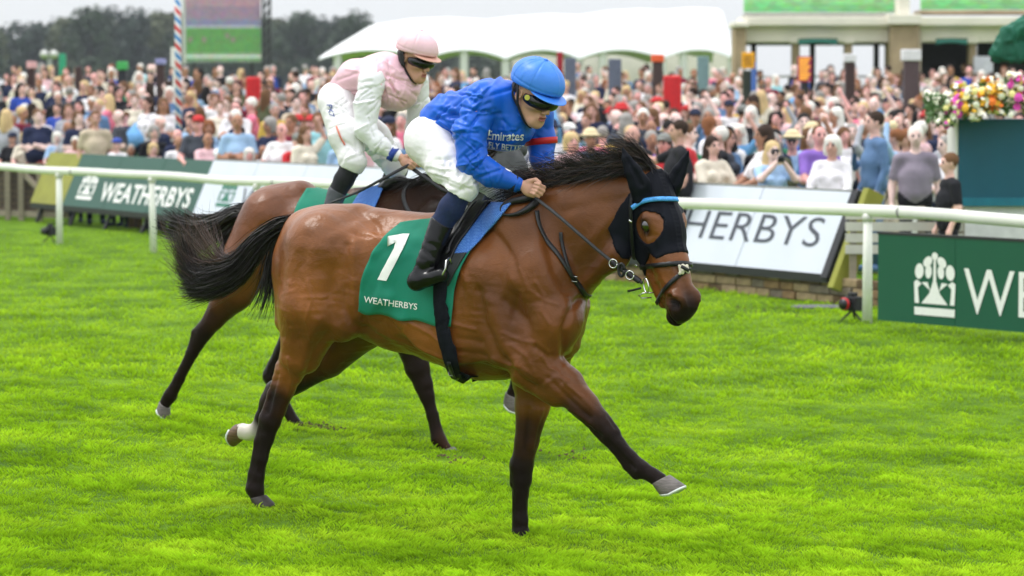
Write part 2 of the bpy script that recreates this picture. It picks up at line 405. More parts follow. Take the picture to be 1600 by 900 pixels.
# ================================================================ horses
def coat_mat(name, base, dark, rough=.31):
    m = bpy.data.materials.new(name); m.use_nodes = True; t = m.node_tree; b = t.nodes['Principled BSDF']; l = t.links.new
    at = t.nodes.new('ShaderNodeAttribute'); at.attribute_name = 'dark'
    aw = t.nodes.new('ShaderNodeAttribute'); aw.attribute_name = 'pale'
    tc = t.nodes.new('ShaderNodeTexCoord')
    n = t.nodes.new('ShaderNodeTexNoise'); n.inputs['Scale'].default_value = 3.2; n.inputs['Detail'].default_value = 6; l(tc.outputs['Object'], n.inputs['Vector'])
    rp = t.nodes.new('ShaderNodeValToRGB'); e = rp.color_ramp.elements
    e[0].position = .3; e[0].color = (*[c * .62 for c in base], 1); e[1].position = .68; e[1].color = (*[c * 1.22 for c in base], 1)
    l(n.outputs['Fac'], rp.inputs[0])
    mp = t.nodes.new('ShaderNodeMapping'); mp.inputs['Scale'].default_value = (55, 160, 260); l(tc.outputs['Object'], mp.inputs[0])
    n3 = t.nodes.new('ShaderNodeTexNoise'); n3.inputs['Scale'].default_value = 1; n3.inputs['Detail'].default_value = 3; l(mp.outputs[0], n3.inputs['Vector'])
    mr = t.nodes.new('ShaderNodeMapRange'); mr.inputs[3].default_value = .8; mr.inputs[4].default_value = 1.2; l(n3.outputs['Fac'], mr.inputs[0])
    sc = t.nodes.new('ShaderNodeVectorMath'); sc.operation = 'SCALE'; l(rp.outputs[0], sc.inputs[0]); l(mr.outputs[0], sc.inputs['Scale'])
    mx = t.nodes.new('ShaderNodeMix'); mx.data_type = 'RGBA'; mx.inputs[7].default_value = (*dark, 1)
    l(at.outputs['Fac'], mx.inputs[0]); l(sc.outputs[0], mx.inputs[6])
    m2 = t.nodes.new('ShaderNodeMix'); m2.data_type = 'RGBA'; m2.inputs[7].default_value = (.72, .66, .58, 1)
    l(aw.outputs['Fac'], m2.inputs[0]); l(mx.outputs[2], m2.inputs[6]); l(m2.outputs[2], b.inputs['Base Color'])
    b.inputs['Roughness'].default_value = rough; b.inputs['Specular IOR Level'].default_value = .5
    sm_ = t.nodes.new('ShaderNodeMapRange'); sm_.inputs[3].default_value = .34; sm_.inputs[4].default_value = .07; l(at.outputs['Fac'], sm_.inputs[0]); l(sm_.outputs[0], b.inputs['Specular IOR Level'])
    b.inputs['Sheen Weight'].default_value = 0; b.inputs['Sheen Roughness'].default_value = .4
    # veins + fine hair relief
    n2 = t.nodes.new('ShaderNodeTexNoise'); n2.inputs['Scale'].default_value = 9; n2.inputs['Detail'].default_value = 7; n2.inputs['Distortion'].default_value = .8
    l(tc.outputs['Object'], n2.inputs['Vector'])
    mm = t.nodes.new('ShaderNodeMath'); mm.operation = 'MULTIPLY_ADD'; mm.inputs[1].default_value = .12; l(n3.outputs['Fac'], mm.inputs[0]); l(n2.outputs['Fac'], mm.inputs[2])
    bp = t.nodes.new('ShaderNodeBump'); bp.inputs['Distance'].default_value = .014; bp.inputs['Strength'].default_value = .7
    l(mm.outputs[0], bp.inputs['Height']); l(bp.outputs[0], b.inputs['Normal'])
    return m
BLACK_LEATHER = mat('black leather', (.008, .008, .009), .35, .3, 30, .0015, 60, .35)
STEEL = mat('steel', (.62, .62, .6), .25, .1, 30, metal=1)
HOODM = mat('black lycra', (.0045, .0055, .010), .55, .3, 12, .003, 14, .10)
HOOF = mat('grey hoof', (.14, .12, .11), .5, .3, 25, .002, 60, stretch=(1, 1, 6))
SHOE = mat('white aluminium shoe', (.72, .74, .72), .35, .1, 30, metal=.3)
EYEM = mat('dark horse eye', (.008, .004, .003), .04, .1, 8, spec=1, coat=1)
HAIRM = mat('black horse hair', (.012, .009, .008), .42, .5, 30, spec=.35)
HAIRB = mat('brown sunbleached hair', (.075, .04, .03), .4, .4, 30, spec=.5)

def hoof_parts(parent, top, axis, toe, r=.048, hgt=.08, mt=None, shoe=True):
    """top: coronet centre, axis: direction from coronet to the sole, toe: toe direction"""
    top = Vector(top); ax = Vector(axis).normalized(); t = Vector(toe); t = (t - ax * t.dot(ax)).normalized(); sd_ = ax.cross(t)
    V = []; F = []; n = 20; rows = [(0, r * .98, 0), (.12, r * 1.04, .004), (.5, r * 1.17, .014), (.97, r * 1.34, .027), (1.0, r * 1.32, .027), (1.0, r * .95, .024), (.93, r * .3, .02)]
    for q, rr, off in rows:
        for k in range(n):
            a = 2 * math.pi * k / n; heel = .88 if math.cos(a) < -.3 else 1
            V.append(top + ax * (hgt * q * (1 if math.cos(a) > 0 else .72 + .28 * (1 + math.cos(a)))) + t * (off + rr * math.cos(a) * heel * 1.05) + sd_ * (rr * math.sin(a)))
    for i in range(len(rows) - 1):
        for k in range(n):
            a = i * n + k; b = i * n + (k + 1) % n; F.append([a, b, b + n, a + n])
    F.append([(len(rows) - 1) * n + k for k in range(n)]); F.append(list(range(n))[::-1])
    me = mesh_np('hoof', np.array([list(v) for v in V]), F); o = obj('hoof', me, mt or HOOF, parent)
    if shoe:
        b = MB(); pts = []
        for k in range(-8, 9):
            a = k * math.pi / 10.2; rr = r * 1.2
            base = hgt * (1 if math.cos(a) > 0 else .72 + .28 * (1 + math.cos(a)))
            pts.append(top + ax * (base + .003) + t * (.027 + rr * math.cos(a) * 1.05 * (.88 if math.cos(a) < -.3 else 1)) + sd_ * (rr * math.sin(a)))
        b.tube(pts, .009, 6); b.build('horseshoe', SHOE, o, smooth=True)
    return o

def hairs(name, mt, parent, guides, n, wid, seed, jit=.02, fly=.05, seg=12, minl=.6):
    """guides: list of (root, polyline points, spread root, spread tip) -> thin tapered strands"""
    r = np.random.RandomState(seed); Vs = []; Fs = []; off = 0
    for _ in range(n):
        g = guides[r.randint(len(guides))]
        P = np.array(g[0], float); sr, st = g[1], g[2]
        T = np.linspace(0, 1, seg); Lx = minl + (1 - minl) * r.rand()
        tt = T * Lx * (len(P) - 1); i = np.minimum(tt.astype(int), len(P) - 2); f = (tt - i)[:, None]
        Pm = P[np.maximum(i - 1, 0)]; Pn = P[np.minimum(i + 2, len(P) - 1)]
        C = .5 * ((2 * P[i]) + (-Pm + P[i + 1]) * f + (2 * Pm - 5 * P[i] + 4 * P[i + 1] - Pn) * f ** 2 + (-Pm + 3 * P[i] - 3 * P[i + 1] + Pn) * f ** 3)
        o0 = r.randn(3) * sr; o1 = r.randn(3) * st; e = r.randn(3) * fly * (r.rand() ** 2)
        C = C + o0 * (1 - T)[:, None] + o1 * T[:, None] + e * (T ** 2)[:, None] + np.sin(T[:, None] * r.uniform(2, 7, 3) + r.rand(3) * 6) * jit * T[:, None]
        d = np.gradient(C, axis=0); s_ = np.cross(d, r.randn(3)); s_ /= np.linalg.norm(s_, axis=1, keepdims=True) + 1e-9
        wv = wid * (1 - .75 * T ** 2)[:, None] * r.uniform(.6, 1.4)
        Vs.append(np.stack([C - s_ * wv, C + s_ * wv], 1).reshape(-1, 3))
        k = np.arange(seg - 1) * 2 + off; Fs.append(np.stack([k, k + 1, k + 3, k + 2], 1)); off += 2 * seg
    me = mesh_np(name, np.concatenate(Vs), np.concatenate(Fs), False)
    return obj(name, me, mt, parent)

def strap(name, mt, parent, pts, wid, thick=.004, up=None, normals=None):
    """flat strap along points; normals: outward direction at each point"""
    P = np.array(pts, float); n = len(P); V = []; F = []
    T = np.gradient(P, axis=0)
    for i in range(n):
        t = T[i] / (np.linalg.norm(T[i]) + 1e-9); nn = np.array(normals[i] if normals is not None else up, float)
        b_ = np.cross(t, nn); b_ /= np.linalg.norm(b_) + 1e-9; nn = np.cross(b_, t)
        w_ = wid[i] if hasattr(wid, '__len__') else wid
        for sx, sz in ((-1, 0), (-1, 1), (1, 1), (1, 0)): V.append(P[i] + b_ * sx * w_ / 2 + nn * (sz * thick))
    for i in range(n - 1):
        for k in range(4): a = 4 * i + k; b_ = 4 * i + (k + 1) % 4; F.append([a, b_, b_ + 4, a + 4])
    F += [[0, 1, 2, 3][::-1], [4 * n - 4 + k for k in range(4)]]
    me = mesh_np(name, np.array(V), F, True)
    o = obj(name, me, mt, parent); return o
def spline(P, n):
    P = np.array(P, float); t = np.linspace(0, len(P) - 1, n); i = np.minimum(t.astype(int), len(P) - 2); f = (t - i)[:, None]
    Pm = P[np.maximum(i - 1, 0)]; Pn = P[np.minimum(i + 2, len(P) - 1)]
    return .5 * ((2 * P[i]) + (-Pm + P[i + 1]) * f + (2 * Pm - 5 * P[i] + 4 * P[i + 1] - Pn) * f ** 2 + (-Pm + 3 * P[i] - 3 * P[i + 1] + Pn) * f ** 3)
def drape_path(fr, tree, pix, n, off, skip=False):
    """pixel polyline laid on a surface: points and normals"""
    Q = spline(pix, n); P = []; N = []
    for x, y in Q:
        p, nn = fr.hit(tree, x, y) if skip else fr.hitn(tree, x, y)
        if p is None: continue
        if np.dot(nn, fr.L(CAM) - p) < 0: nn = -nn
        P.append(p + nn * off); N.append(nn)
    return np.array(P), np.array(N)
def drape_grid(fr, tree, fpix, nu, nv, off, wave=0, seed=3):
    V = []; last = None
    for j in range(nv):
        for i in range(nu):
            x, y = fpix(i / (nu - 1), j / (nv - 1)); p, nn = fr.hit(tree, x, y)
            if p is None:
                r_ = tree.find_nearest(Vector(fr.H(x, y, .03))); p, nn = np.array(r_[0]), np.array(r_[1])
            if np.dot(nn, fr.L(CAM) - p) < -1: nn = -nn
            V.append(p + nn * off)
    V = np.array(V); G = V.reshape(nv, nu, 3)
    for _ in range(3):
        G[1:-1] = .5 * G[1:-1] + .25 * (G[:-2] + G[2:]); G[:, 1:-1] = .5 * G[:, 1:-1] + .25 * (G[:, :-2] + G[:, 2:])
    V = G.reshape(-1, 3)
    F = [[j * nu + i, j * nu + i + 1, (j + 1) * nu + i + 1, (j + 1) * nu + i] for j in range(nv - 1) for i in range(nu - 1)]
    return V, np.array(F)
def text_mesh(body, size, shear=0, offset=0, space=1.0):
    c = bpy.data.curves.new('t', 'FONT'); c.body = body; c.size = size; c.shear = shear; c.offset = offset; c.space_character = space; c.resolution_u = 4
    o = bpy.data.objects.new('t', c); COL.objects.link(o); dg = bpy.context.evaluated_depsgraph_get()
    me = bpy.data.meshes.new_from_object(o.evaluated_get(dg)); bpy.data.objects.remove(o); return me
def cut_grid(me, st):
    bm = bmesh.new(); bm.from_mesh(me)
    xs = [v.co.x for v in bm.verts]; ys = [v.co.y for v in bm.verts]
    for lo_, hi_, no in ((min(xs), max(xs), (1, 0, 0)), (min(ys), max(ys), (0, 1, 0))):
        k = lo_ + st
        while k < hi_:
            bmesh.ops.bisect_plane(bm, geom=bm.verts[:] + bm.edges[:] + bm.faces[:], plane_co=Vector(no) * k, plane_no=no); k += st
    V = np.array([list(v.co) for v in bm.verts]); F = [[v.index for v in f.verts] for f in bm.faces]
    bm.free(); return V, F
def drape_text(fr, tree, name, body, mt, parent, fmap, size, off, st=.2, **kw):
    """fmap maps text-plane (x,y) to a pixel; the glyphs are laid on the surface there"""
    me = text_mesh(body, size, **kw); V, F = cut_grid(me, st)
    P = []; last = None
    for v in V:
        x, y = fmap(v[0], v[1]); p, nn = fr.hitn(tree, x, y)
        if np.dot(nn, fr.L(CAM) - p) < 0: nn = -nn
        P.append(p + nn * off)
    P = np.array(P); F = [f for f in F if (np.ptp(P[f], axis=0) < .035).all()]
    return obj(name, mesh_np(name, P, F, True), mt, parent)

def darkness(V, segs):
    d = np.zeros(len(V))
    for a, b, r in segs:
        a = np.array(a); b = np.array(b); ba = b - a
        t = np.clip(((V - a) @ ba) / (ba @ ba), 0, 1); q = np.linalg.norm(V - a - t[:, None] * ba, axis=1)
        d = np.maximum(d, 1 - ss(r * .35, r * 1.5, q))
    return d

def px_limbs(S, fr, chain, k=.02, sq=1.):
    P = [(fr.H(*c[:3]), c[3]) for c in chain]
    for (a, ra), (b, rb) in zip(P[:-1], P[1:]):
        S.c(a, b, ra / fr.ppm(a), rb / fr.ppm(b), k, sq)

class HorseHead:
    """a: down the face, d: towards the forehead, l: the head's own right"""
    def __init__(s, H0, yaw, th, k):
        s.o = np.array(H0, float); s.k = k; s.F = np.array([math.cos(yaw), math.sin(yaw), 0]); s.L = np.array([s.F[1], -s.F[0], 0])
        z = np.array([0, 0, 1.]); s.A = math.cos(th) * s.F - math.sin(th) * z; s.D = math.sin(th) * s.F + math.cos(th) * z
    def q(s, a, d, l=0): return s.o + s.k * (a * s.A + d * s.D + l * s.L)
    def add(h, S):
        def hc(a, b, r1, r2, k=.03, sq=1): S.c(h.q(*a), h.q(*b), r1 * h.k, r2 * h.k, k, sq, h.L)
        def he(c, r, k=.03, sub=False, rot=0):
            ca, sa = math.cos(R(rot)), math.sin(R(rot))
            S.e(h.q(*c), np.array(r) * h.k, k, [ca * h.A + sa * h.D, -sa * h.A + ca * h.D, h.L], sub)
        hc((-.03,-.10),(.20,-.085), .088,.10, .04, .92)
        hc((.18,-.088),(.36,-.082), .098,.086, .04, .78)
        hc((.36,-.082),(.53,-.072), .086,.068, .03, .84)
        he((.17,-.17), (.15,.13,.078), .04, rot=8)
        hc((.20,-.228),(.49,-.178), .082,.048, .04, .66)
        for s_ in (1, -1):
            he((.160,-.058, s_*.082), (.052,.036,.03), .025)          # brow
            hc((.24,-.095, s_*.07),(.40,-.085, s_*.048), .018,.010, .02)     # facial crest
            he((.178,-.078, s_*.100), (.036,.026,.022), .012, True)   # eye socket
            he((.150,-.064, s_*.100), (.034,.010,.014), .010, rot=-12)   # upper lid
            he((.202,-.090, s_*.094), (.032,.008,.010), .010, rot=-12)  # lower lid
            he((.535,-.044, s_*.044), (.055,.044,.036), .02)          # nostril flare
            he((.552,-.052, s_*.075), (.050,.036,.050), .008, True, rot=30)
        he((.565,-.082), (.062,.062,.056), .03)
        he((.578,-.136), (.050,.036,.044), .035)
        he((.600,-.117), (.050,.004,.075), .006, True, rot=-14)        # mouth line
# ---------------------------------------------------------------- near horse
F1 = Frame(660, 16.1, R(-25))
horse1 = empty('racehorse', F1.o, F1.yaw, 'bay racehorse in black hood and green number 1 cloth galloping nearest the camera', 'horse', 'galloping racehorses')
Hh = F1.H
S = Sdf(RES1)
def T(*a, k=.05, sq=1.): px_limbs(S, F1, a, k, sq)
# trunk
T((515,415,0,94),(640,445,0,103), sq=.80)
T((640,448,0,104),(770,466,0,128), sq=.74)
T((770,466,0,128),(822,476,0,88), sq=.72); T((765,500,0,92),(832,540,0,54), sq=.85)
T((700,365,0,34),(775,362,0,38),(850,348,0,40), sq=.55)
T((596,354,0,27),(700,366,0,29), sq=1.3)
T((480,360,0,32),(560,354,0,36), sq=1.2)
# tail dock
T((478,350,0,17),(450,352,0,12), k=.03)
# breast
T((866,480,.085,50),(862,530,.09,36)); T((872,478,-.085,50),(868,530,-.09,40))
# neck
T((815,420,0,110),(862,385,0,96), sq=.52)
T((862,385,0,96),(912,352,.01,78),(962,332,.03,60),(1002,325,.06,50), sq=.50)
# throat / jugular groove
T((905,440,.06,22),(960,395,.09,20), k=.04)
# hindquarters
T((508,392,.13,66),(492,480,.17,56), k=.06); T((492,480,.17,56),(470,556,.16,32), k=.04)
T((556,400,.15,40),(540,500,.19,30), k=.05)
T((462,420,.10,34),(455,500,.12,26), k=.04)
T((525,400,-.13,66),(560,500,-.15,46), k=.06)
T((560,505,-.15,46),(512,556,-.16,32),(436,610,-.17,19), k=.03)
T((462,420,-.10,34),(470,500,-.12,30), k=.04)
# near hind leg
T((470,548,.16,32),(452,582,.16,22),(444,605,.16,18),(432,640,.16,14.5),(423,658,.16,16),(416,684,.16,12.5),(408,716,.16,10.5),(402,744,.16,11),(399,764,.16,14), k=.018, sq=.85)
T((441,570,.16,9),(425,615,.16,6.5),(414,652,.16,8.5), k=.02)
T((414,652,.16,8),(404,690,.16,7),(395,740,.16,7),(391,764,.16,8), k=.015)
T((399,764,.16,13),(403,780,.16,11), k=.015)
# far hind leg
T((436,608,-.17,17),(423,628,-.17,16),(411,652,-.17,12),(403,672,-.17,12.5), k=.015)
T((424,606,-.17,9),(415,632,-.17,9), k=.02)
T((403,672,-.17,12.5),(389,676,-.18,12),(379,674,-.18,13), k=.015)
# near shoulder and foreleg
T((812,350,.10,42),(838,430,.17,50),(868,500,.19,42), k=.06)
T((770,430,.18,50),(800,540,.20,40), k=.06)
T((866,500,.19,42),(832,566,.20,41), k=.045)
T((842,568,.20,37),(884,602,.21,27),(912,632,.22,21.5),(938,662,.22,19.5), k=.03, sq=.9)
T((818,585,.20,20),(868,622,.21,14), k=.03)
T((938,662,.22,19),(951,677,.22,17),(965,694,.22,12.5),(984,714,.22,11),(1001,733,.22,14),(1020,743,.22,11.5),(1030,750,.22,13), k=.014, sq=.9)
T((937,676,.22,9),(960,702,.22,6),(980,728,.22,7),(994,742,.22,8), k=.012)
T((950,660,.22,8),(962,676,.22,7), k=.012)
# far foreleg
T((850,540,-.16,48),(838,592,-.16,38),(832,634,-.15,27),(823,690,-.14,18.5),(815,728,-.14,17.5),(815,750,-.14,15),(814,770,-.14,11.5),(814,812,-.14,10.5),(814,838,-.14,14),(818,850,-.14,12), k=.02, sq=.95)
T((806,722,-.14,9),(804,756,-.14,8), k=.015); T((806,770,-.14,6),(807,835,-.14,7), k=.012)
T((822,722,-.14,10),(822,750,-.14,8), k=.012)
# muscle relief: grooves (subtract) and bellies
def G(*a, k=.025):
    P = [(F1.H(*c[:3]), c[3]) for c in a]
    for (p, ra), (q, rb) in zip(P[:-1], P[1:]): S.c(p, q, ra / F1.ppm(p), rb / F1.ppm(q), k, sub=True)
def M(px, py, lat, rx, rz, rl, ang=0, k=.07):
    lat -= .012
    c = F1.H(px, py, lat); q = F1.ppm(c); a = R(ang)
    S.e(c, (rx / q, rl, rz / q), k, [(math.cos(a), 0, -math.sin(a)), (0, 1, 0), (math.sin(a), 0, math.cos(a))])
M(498,410,.20,40,60,.05,18); M(470,470,.20,24,62,.045,6); M(522,470,.205,20,58,.035,-12)
M(600,420,.235,44,50,.02,10)
M(845,395,.155,30,78,.05,-24); M(802,410,.195,30,66,.05,-12); M(792,500,.235,30,62,.05,-18); M(840,520,.235,34,36,.05,30)
M(868,596,.235,22,34,.032,-55); M(905,340,.10,62,26,.04,24); M(930,380,.095,60,22,.035,30)
M(700,520,.262,80,44,.03,12)
H0 = Hh(1037, 284, .08)
HD = HorseHead(H0, R(-57) - F1.yaw, R(68), 1.09); Fh, Lh, Ah, Dh, KH, Q = HD.F, HD.L, HD.A, HD.D, HD.k, HD.q
HD.add(S)
D = S.field()
V, F = S.mesh(); V = relax(V, F, 1, .4)
N = vnormals(V, F)
# wrinkles at the flank/girth and elbow, tendon and vein relief
pp = V * np.array([5, 9, 16]); rg = (1 - np.abs(noise3(V * [9, 9, 30] + .6 * noise3(V * 5, 3)[:, None], 1)) * 2.4)
rg2 = (1 - np.abs(noise3(V * 8 + 1.3 * noise3(V * 6, 33)[:, None], 31)) * 7).clip(0)
wz = ss(.55, .8, V[:, 2]) * ss(1.5, 1.2, V[:, 2])
dsp = rg * .0013 * wz + rg2 * .0024 * (wz * .7 + .08) + noise3(V * 22, 2) * .0006 * wz
# creases (-) and ridges (+) between the muscles: (amount m, width, line)
REL = [(-.007,6,[(541,385),(541,430),(539,475),(548,502),(566,514)]),(.005,6,[(554,380),(553,430),(552,478),(562,500)]),
 (.009,22,[(512,392),(520,400)]),(-.006,10,[(480,372),(470,420),(462,480),(466,530)]),(.006,14,[(500,440),(505,500)]),(-.005,9,[(530,400),(520,450),(524,500)]),
 (.006,7,[(498,500),(480,535),(470,575)]),(-.006,6,[(512,520),(492,550),(478,585)]),(-.005,3.5,[(434,585),(424,625),(419,645)]),
 (-.014,7,[(748,455),(757,500),(772,540),(796,584)]),(.006,10,[(768,470),(782,520),(806,566)]),(-.004,5,[(716,528),(752,534)]),(-.004,4,[(712,548),(758,556)]),
 (-.008,8,[(846,338),(856,380),(868,425),(896,468)]),(.006,12,[(832,350),(842,400),(854,450)]),(-.018,6,[(908,466),(890,488),(880,515),(882,556)]),
 (-.007,7,[(790,470),(822,500),(836,540)]),(.006,12,[(805,440),(842,480),(862,520)]),(-.006,6,[(838,545),(866,560),(880,590)]),
 (-.005,4,[(856,590),(892,626),(922,652)]),(.004,4,[(880,590),(912,622),(938,650)]),(-.004,3,[(948,688),(972,712),(992,732)]),(.003,3,[(966,690),(988,712),(1004,728)]),
 (-.006,4,[(922,668),(938,682)]),(-.004,3,[(950,650),(962,668)]),
 (-.008,9,[(902,440),(930,405),(955,370)]),(.005,10,[(890,415),(925,375),(955,340)]),(-.004,9,[(882,330),(930,318),(975,310)]),
 (.0035,3,[(786,520),(812,532),(838,536),(858,552)]),(.0035,3,[(800,540),(822,556),(834,580)]),(.003,3,[(812,420),(826,452),(850,470),(872,476)]),(.003,3,[(852,602),(868,588),(888,596)]),
 (.003,3,[(590,520),(640,538),(690,560)]),(.0025,3,[(556,350),(590,372),(612,410)]),(.003,3,[(452,440),(456,500),(470,540)]),
 (.004,2.6,[(770,560),(790,572),(815,575),(838,590)]),(.0045,2.6,[(846,556),(858,574),(872,580),(886,602),(908,620)]),(.004,2.6,[(836,440),(850,462),(848,488),(858,505)]),(.004,2.6,[(660,480),(700,505),(742,515)]),(.004,2.6,[(640,505),(672,522),(700,545)]),
 (.004,2.8,[(480,440),(486,470),(478,500),(486,530)]),(.004,2.8,[(450,560),(456,590),(448,620)]),(.0035,2.6,[(890,640),(915,655),(930,672)]),(.0035,2.6,[(848,640),(838,668),(832,700)]),(-.008,5,[(790,560),(812,590),(834,604)]),(.005,6,[(700,400),(730,440)]),
 (-.006,6,[(770,360),(800,400),(812,450),(802,500)]),(-.005,6,[(560,330),(588,352),(604,392)]),(.006,9,[(590,336),(560,352),(520,372)]),(-.006,6,[(574,512),(610,540),(650,562)]),
 (-.005,4,[(826,640),(820,700)]),(.003,4,[(838,640),(828,700)]),(-.003,3,[(812,775),(811,825)]),(-.003,3,[(414,690),(406,740)])]
for amt, wd_, ln in REL: dsp = dsp + (1.5 if abs(amt) < .012 else 1) * amt * np.exp(-(px_dist(F1, V, ln, max(q[1] for q in ln) < 600 and ln[0][0] < 900 and amt < .02) / wd_) ** 2)
HEADL = [(.005,3,[(1044,476),(1047,466),(1058,462),(1069,468),(1073,480)]),(-.008,2.6,[(1027,466),(1036,480),(1042,493),(1054,505)]),(-.004,3,[(1014,426),(1029,433),(1037,449),(1031,461)]),(.0035,4,[(1040,400),(1053,425),(1061,449)]),(-.004,4,[(1068,440),(1076,462)]),
 (.003,2.5,[(1022,440),(1036,436),(1048,450),(1052,462)]),(-.003,3,[(1002,362),(1012,370),(1026,368)]),(.003,3,[(1000,344),(1014,338),(1030,344)]),(.003,2.6,[(1045,395),(1050,412),(1046,430),(1052,446)])]
hm_ = 1 - ss(.40, .55, np.linalg.norm(V - Q(.3,-.08), axis=1))
for amt, wd_, ln in HEADL: dsp = dsp + amt * np.exp(-(px_dist(F1, V, ln, False) / wd_) ** 2) * hm_
HREL = [(-.004,5,(.27,-.15),(.30,-.21),(.26,-.27)),(.003,4,(.30,-.10),(.42,-.09),(.50,-.08)),(-.003,4,(.35,-.12),(.45,-.12),(.52,-.105)),(.0025,3,(.33,-.07),(.40,-.11),(.46,-.13))]
V = V + N * dsp[:, None]
tree1 = bvh(V, F)
dsegs = []
def DS(*c):
    P = [(Hh(*q[:3]), q[3]) for q in c]
    for (a, ra), (b, rb) in zip(P[:-1], P[1:]): dsegs.append((a, b, (ra + rb) / 2 / 310))
DS((436,620,.16,26),(423,655,.16,34),(408,716,.16,40),(400,785,.16,50))
DS((440,600,-.17,40),(411,652,-.17,34),(402,672,-.17,22)); DS((560,540,-.2,40),(470,600,-.2,45))
DS((905,640,.22,26),(938,662,.22,36),(984,714,.22,36),(1030,750,.22,40)); DS((830,665,-.14,22),(815,728,-.14,36),(814,850,-.14,50))
dsegs += [(Q(.17,-.074,.10), Q(.185,-.08,.10), .045), (Q(.578,-.06), Q(.62,-.14), .122), (Q(.56,-.05,.07), Q(.58,-.06,.08), .05)]
dk = darkness(V, dsegs); 
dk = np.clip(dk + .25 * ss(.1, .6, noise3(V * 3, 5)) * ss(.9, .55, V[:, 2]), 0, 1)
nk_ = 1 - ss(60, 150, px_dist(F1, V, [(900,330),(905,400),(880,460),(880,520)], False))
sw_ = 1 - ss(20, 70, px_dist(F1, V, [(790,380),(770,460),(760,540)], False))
thigh_shade_ = 1 - ss(25, 75, px_dist(F1, V, [(470,560),(500,545),(545,535)], False))  # inner thigh and lower haunch: shade painted into the coat colour
dk = np.maximum(dk, np.clip(.34 * nk_ + .16 * sw_ + .30 * thigh_shade_ + .10 * noise3(V * 4.5, 61), 0, 1))
dk = np.maximum(dk, (1 - ss(3, 9, px_dist(F1, V, [(1052,472),(1061,475)], False))) * ss(.5, .3, np.linalg.norm(V - Q(.5,-.08), axis=1)))
pale = darkness(V, [(Hh(394,677,-.18), Hh(376,674,-.18), .075)])
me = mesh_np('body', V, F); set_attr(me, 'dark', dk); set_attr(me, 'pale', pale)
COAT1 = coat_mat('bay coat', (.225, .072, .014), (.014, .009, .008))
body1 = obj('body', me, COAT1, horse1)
# eyes
for s_ in (1, -1):
    b = MB(); b.lathe([(.0001, -.030)] + [(.030 * KH * math.cos(t), .030 * KH * math.sin(t)) for t in np.linspace(-1.5, 1.5, 9)], (0, 0, 0), 14)
    e = b.build('eye', EYEM, horse1, True, loc=Q(.178, -.070, s_ * .0895))
# hood: the head's own surface 6 mm out, cut to its outline, with eye holes
lo_m = np.minimum.reduce([Q(-.2,-.4,-.3), Q(-.2,.2,.3), Q(.5,-.4,-.3), Q(.5,.2,.3)]); 
GX, GY, GZ = S.grid()
i0 = [max(0, int((Q(0,0)[q] - .5 - S.lo[q]) / S.h)) for q in range(3)]; i1 = [min(S.n[q], int((Q(0,0)[q] + .5 - S.lo[q]) / S.h)) for q in range(3)]
sl3 = tuple(slice(a, b) for a, b in zip(i0, i1)); sub = D[sl3]
gx, gy, gzz = GX[i0[0]:i1[0]], GY[:, i0[1]:i1[1]], GZ[:, :, i0[2]:i1[2]]
def hl(ax): return ((gx - H0[0]) * ax[0] + (gy - H0[1]) * ax[1] + (gzz - H0[2]) * ax[2]) / KH
la, ld, ll = hl(Ah), hl(Dh), hl(Lh)
front = la - (.335 + .35 * np.clip(ld + .02, -.3, 0) * 0 - 1.0 * np.clip(-.075 - ld, 0, .12) + 1.3 * np.clip(-.12 - ld, 0, .2))
back = np.maximum(-.10 - 1.15 * la, -.245) - ld
low = la - .36
eyeh = 1 - np.sqrt(((la - .188) / .070) ** 2 + ((ld + .070) / .074) ** 2 + (np.clip(.04 - np.abs(ll), 0, 1) / .03) ** 2)
hood = np.maximum.reduce([sub - .007, (front * KH), (back * KH), (low * KH), (eyeh * .05 * KH)]).astype(np.float32)
hood[0] = hood[-1] = 1; hood[:, 0] = hood[:, -1] = 1; hood[:, :, 0] = hood[:, :, -1] = 1
Vh, Fhh = nets(hood, S.lo + np.array(i0) * S.h, S.h); Vh = relax(Vh, Fhh, 2, .4)
Nh = vnormals(Vh, Fhh); hq = (Vh - H0) @ np.array([Ah, Dh, Lh]).T / KH
seam_ = (np.exp(-((np.abs(hq[:, 2]) - .016) / .004) ** 2) * .0035 + np.exp(-(hq[:, 2] / .009) ** 2) * .002 * np.sin(hq[:, 0] * 320)) * (hq[:, 1] > -.06)
Vh += Nh * (noise3(Vh * 28, 8) * .0012 + seam_)[:, None]
hood1 = obj('hood', mesh_np('hood', Vh, Fhh), HOODM, horse1)
# ears: cupped cones in the hood's ear covers
VW_ = F1.A @ np.array([0, -1., 0])
for sp_ in ([(1003,306,.15,16),(999,288,.17,17),(989,268,.19,13.5),(979,249,.20,8),(973,231,.20,2)], [(1048,302,-.02,13),(1053,285,-.01,14),(1062,267,-.02,11.5),(1070,251,-.03,7),(1076,236,-.03,2)]):
    E_ = Sdf(.005)
    for p_, q_ in zip(sp_[:-1], sp_[1:]): A_, B_ = Hh(*p_[:3]), Hh(*q_[:3]); E_.c(A_, B_, p_[3] / F1.ppm(A_), q_[3] / F1.ppm(B_), .008, .55, VW_)
    A_, B_ = Hh(*sp_[1][:3]) + VW_ * .026 + Fh * .012, Hh(*sp_[3][:3]) + VW_ * .012 + Fh * .006; E_.c(A_, B_, .016, .005, .012, sub=True)
    E_.field(); Ve, Fe = E_.mesh(); Ve = relax(Ve, Fe, 2)
    obj('ear', mesh_np('ear', Ve, Fe), HOODM, horse1)
TREE1H = bvh(np.concatenate([V, Vh]), np.concatenate([F, Fhh + len(V)]))
